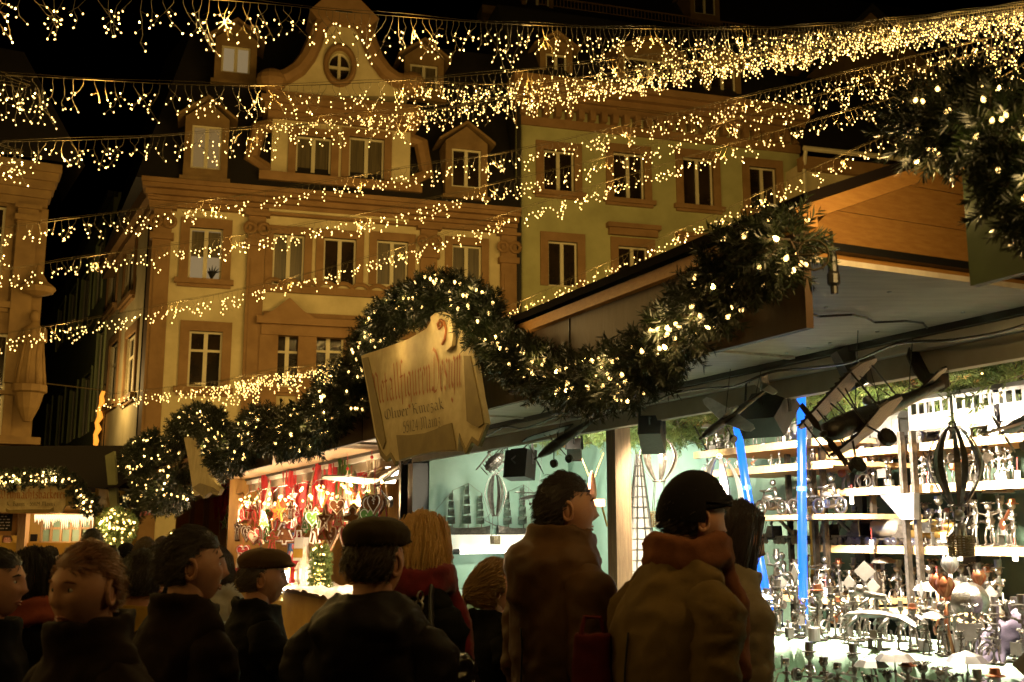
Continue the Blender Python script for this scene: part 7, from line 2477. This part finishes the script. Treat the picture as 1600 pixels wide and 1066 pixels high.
person('bakery keeper with light brown hair behind the bakery counter', 11, 834, 20.6, 170, f_white, 'jacket', (.14, .08, .035), 'short', seed=31, detail=.6, hands=False)
bgp = [(30, 866, 8.5, 'dark haired visitor in front of the bakery post', f_black, 'short', 20), (78, 856, 9.5, 'visitor with dark bob under the bakery window at the left', f_brown, 'bob', -20), (112, 858, 11, 'visitor in brown under the middle of the bakery window', f_brown, 'short', 0), (146, 826, 8.0, 'tall dark haired visitor just left of the lit fir ball', f_brown, 'short', 5),
       (172, 852, 9.0, 'visitor directly under the lit fir ball', f_black, 'short', 40), (198, 850, 10.5, 'visitor with a knit cap right of the lit fir ball', f_khaki, 'short', -30), (228, 842, 9, 'dark haired visitor under the striped awning at the left', f_black, 'bob', 10), (256, 838, 11, 'visitor under the middle of the striped awning', f_brown, 'short', -50), (247, 856, 6.0, 'dark haired visitor behind the mustard jacket', f_black, 'bob', -20), (95, 872, 7.0, 'short visitor in black behind the auburn haired passer-by', f_black, 'bob', 170)]
for i, (px, y, d, lab, cl, stl, rz) in enumerate(bgp):
    person(lab, px, y, d, rz, cl, 'coat', random.Random(i).choice([(.02, .012, .008), (.05, .03, .015), (.09, .05, .02)]), stl, 'beanie' if 'knit cap' in lab else None, f_knit if 'knit cap' in lab else None, 40 + i, detail=.6, group='visitors in front of the far stalls', hands=False)
# shoulder bag of the blonde woman, red bag between the parka and the khaki coat
p = PD(692, 1032, 3.62)
r = thing('shoulder_bag', 'shiny black handbag with a chain on the strap at the blonde woman\'s side', 'bag', p, R(-30))
m = MB(); m.ball((0, 0, -.10), (.15, .07, .12), 16, 12); m.ball((0, 0, -.02), (.13, .05, .06), 14, 8)
V, N, Fs = union(m, .012, 3); V = folds(V, N, 4, .012, (16, 16, 16)); bl = skinned('bag_body', V, Fs, mat('patent leather', (.010, .008, .008), .18, bump=.3, bscale=18), r)
m = MB(); st_ = catmull([PD(680, 1035, 3.62), PD(676, 985, 3.66), PD(674, 930, 3.74), PD(680, 905, 3.82)], .03); m.tube([Matrix.Rotation(R(30), 4, 'Z') @ (q - p) for q in st_], .016, 8, flat=.4); m.build('strap', X['black'], r, smooth=True)
m = MB()
for k in range(7): m.ring((-.10 + .005 * k, -.03, .02 + .03 * k), .016, .0035, 'XY'[k % 2], 12, 5)
m.build('chain', X['steel'], r)
r = thing('cloth_bag', 'dark red cloth bag carried between the parka and the khaki coat', 'bag', PD(914, 990, 3.5), R(-20))
m = MB(); m.add([(-.05, -.06, -.42), (.10, -.06, -.42), (.10, .06, -.42), (-.05, .06, -.42), (-.035, -.03, 0), (.085, -.03, 0), (.085, .03, 0), (-.035, .03, 0)], BOXF); V, N, Fs = union(m, .014, 4); V = folds(V, N, 8, .008, (14, 14, 8)); skinned('bag_body', V, Fs, f_dkred, r)
m = MB(); m.tube([(-.01, -.02, -.01), (.0, 0, .05), (.05, 0, .05), (.06, .02, -.01)], .008, 6); m.build('handle', f_dkred, r)
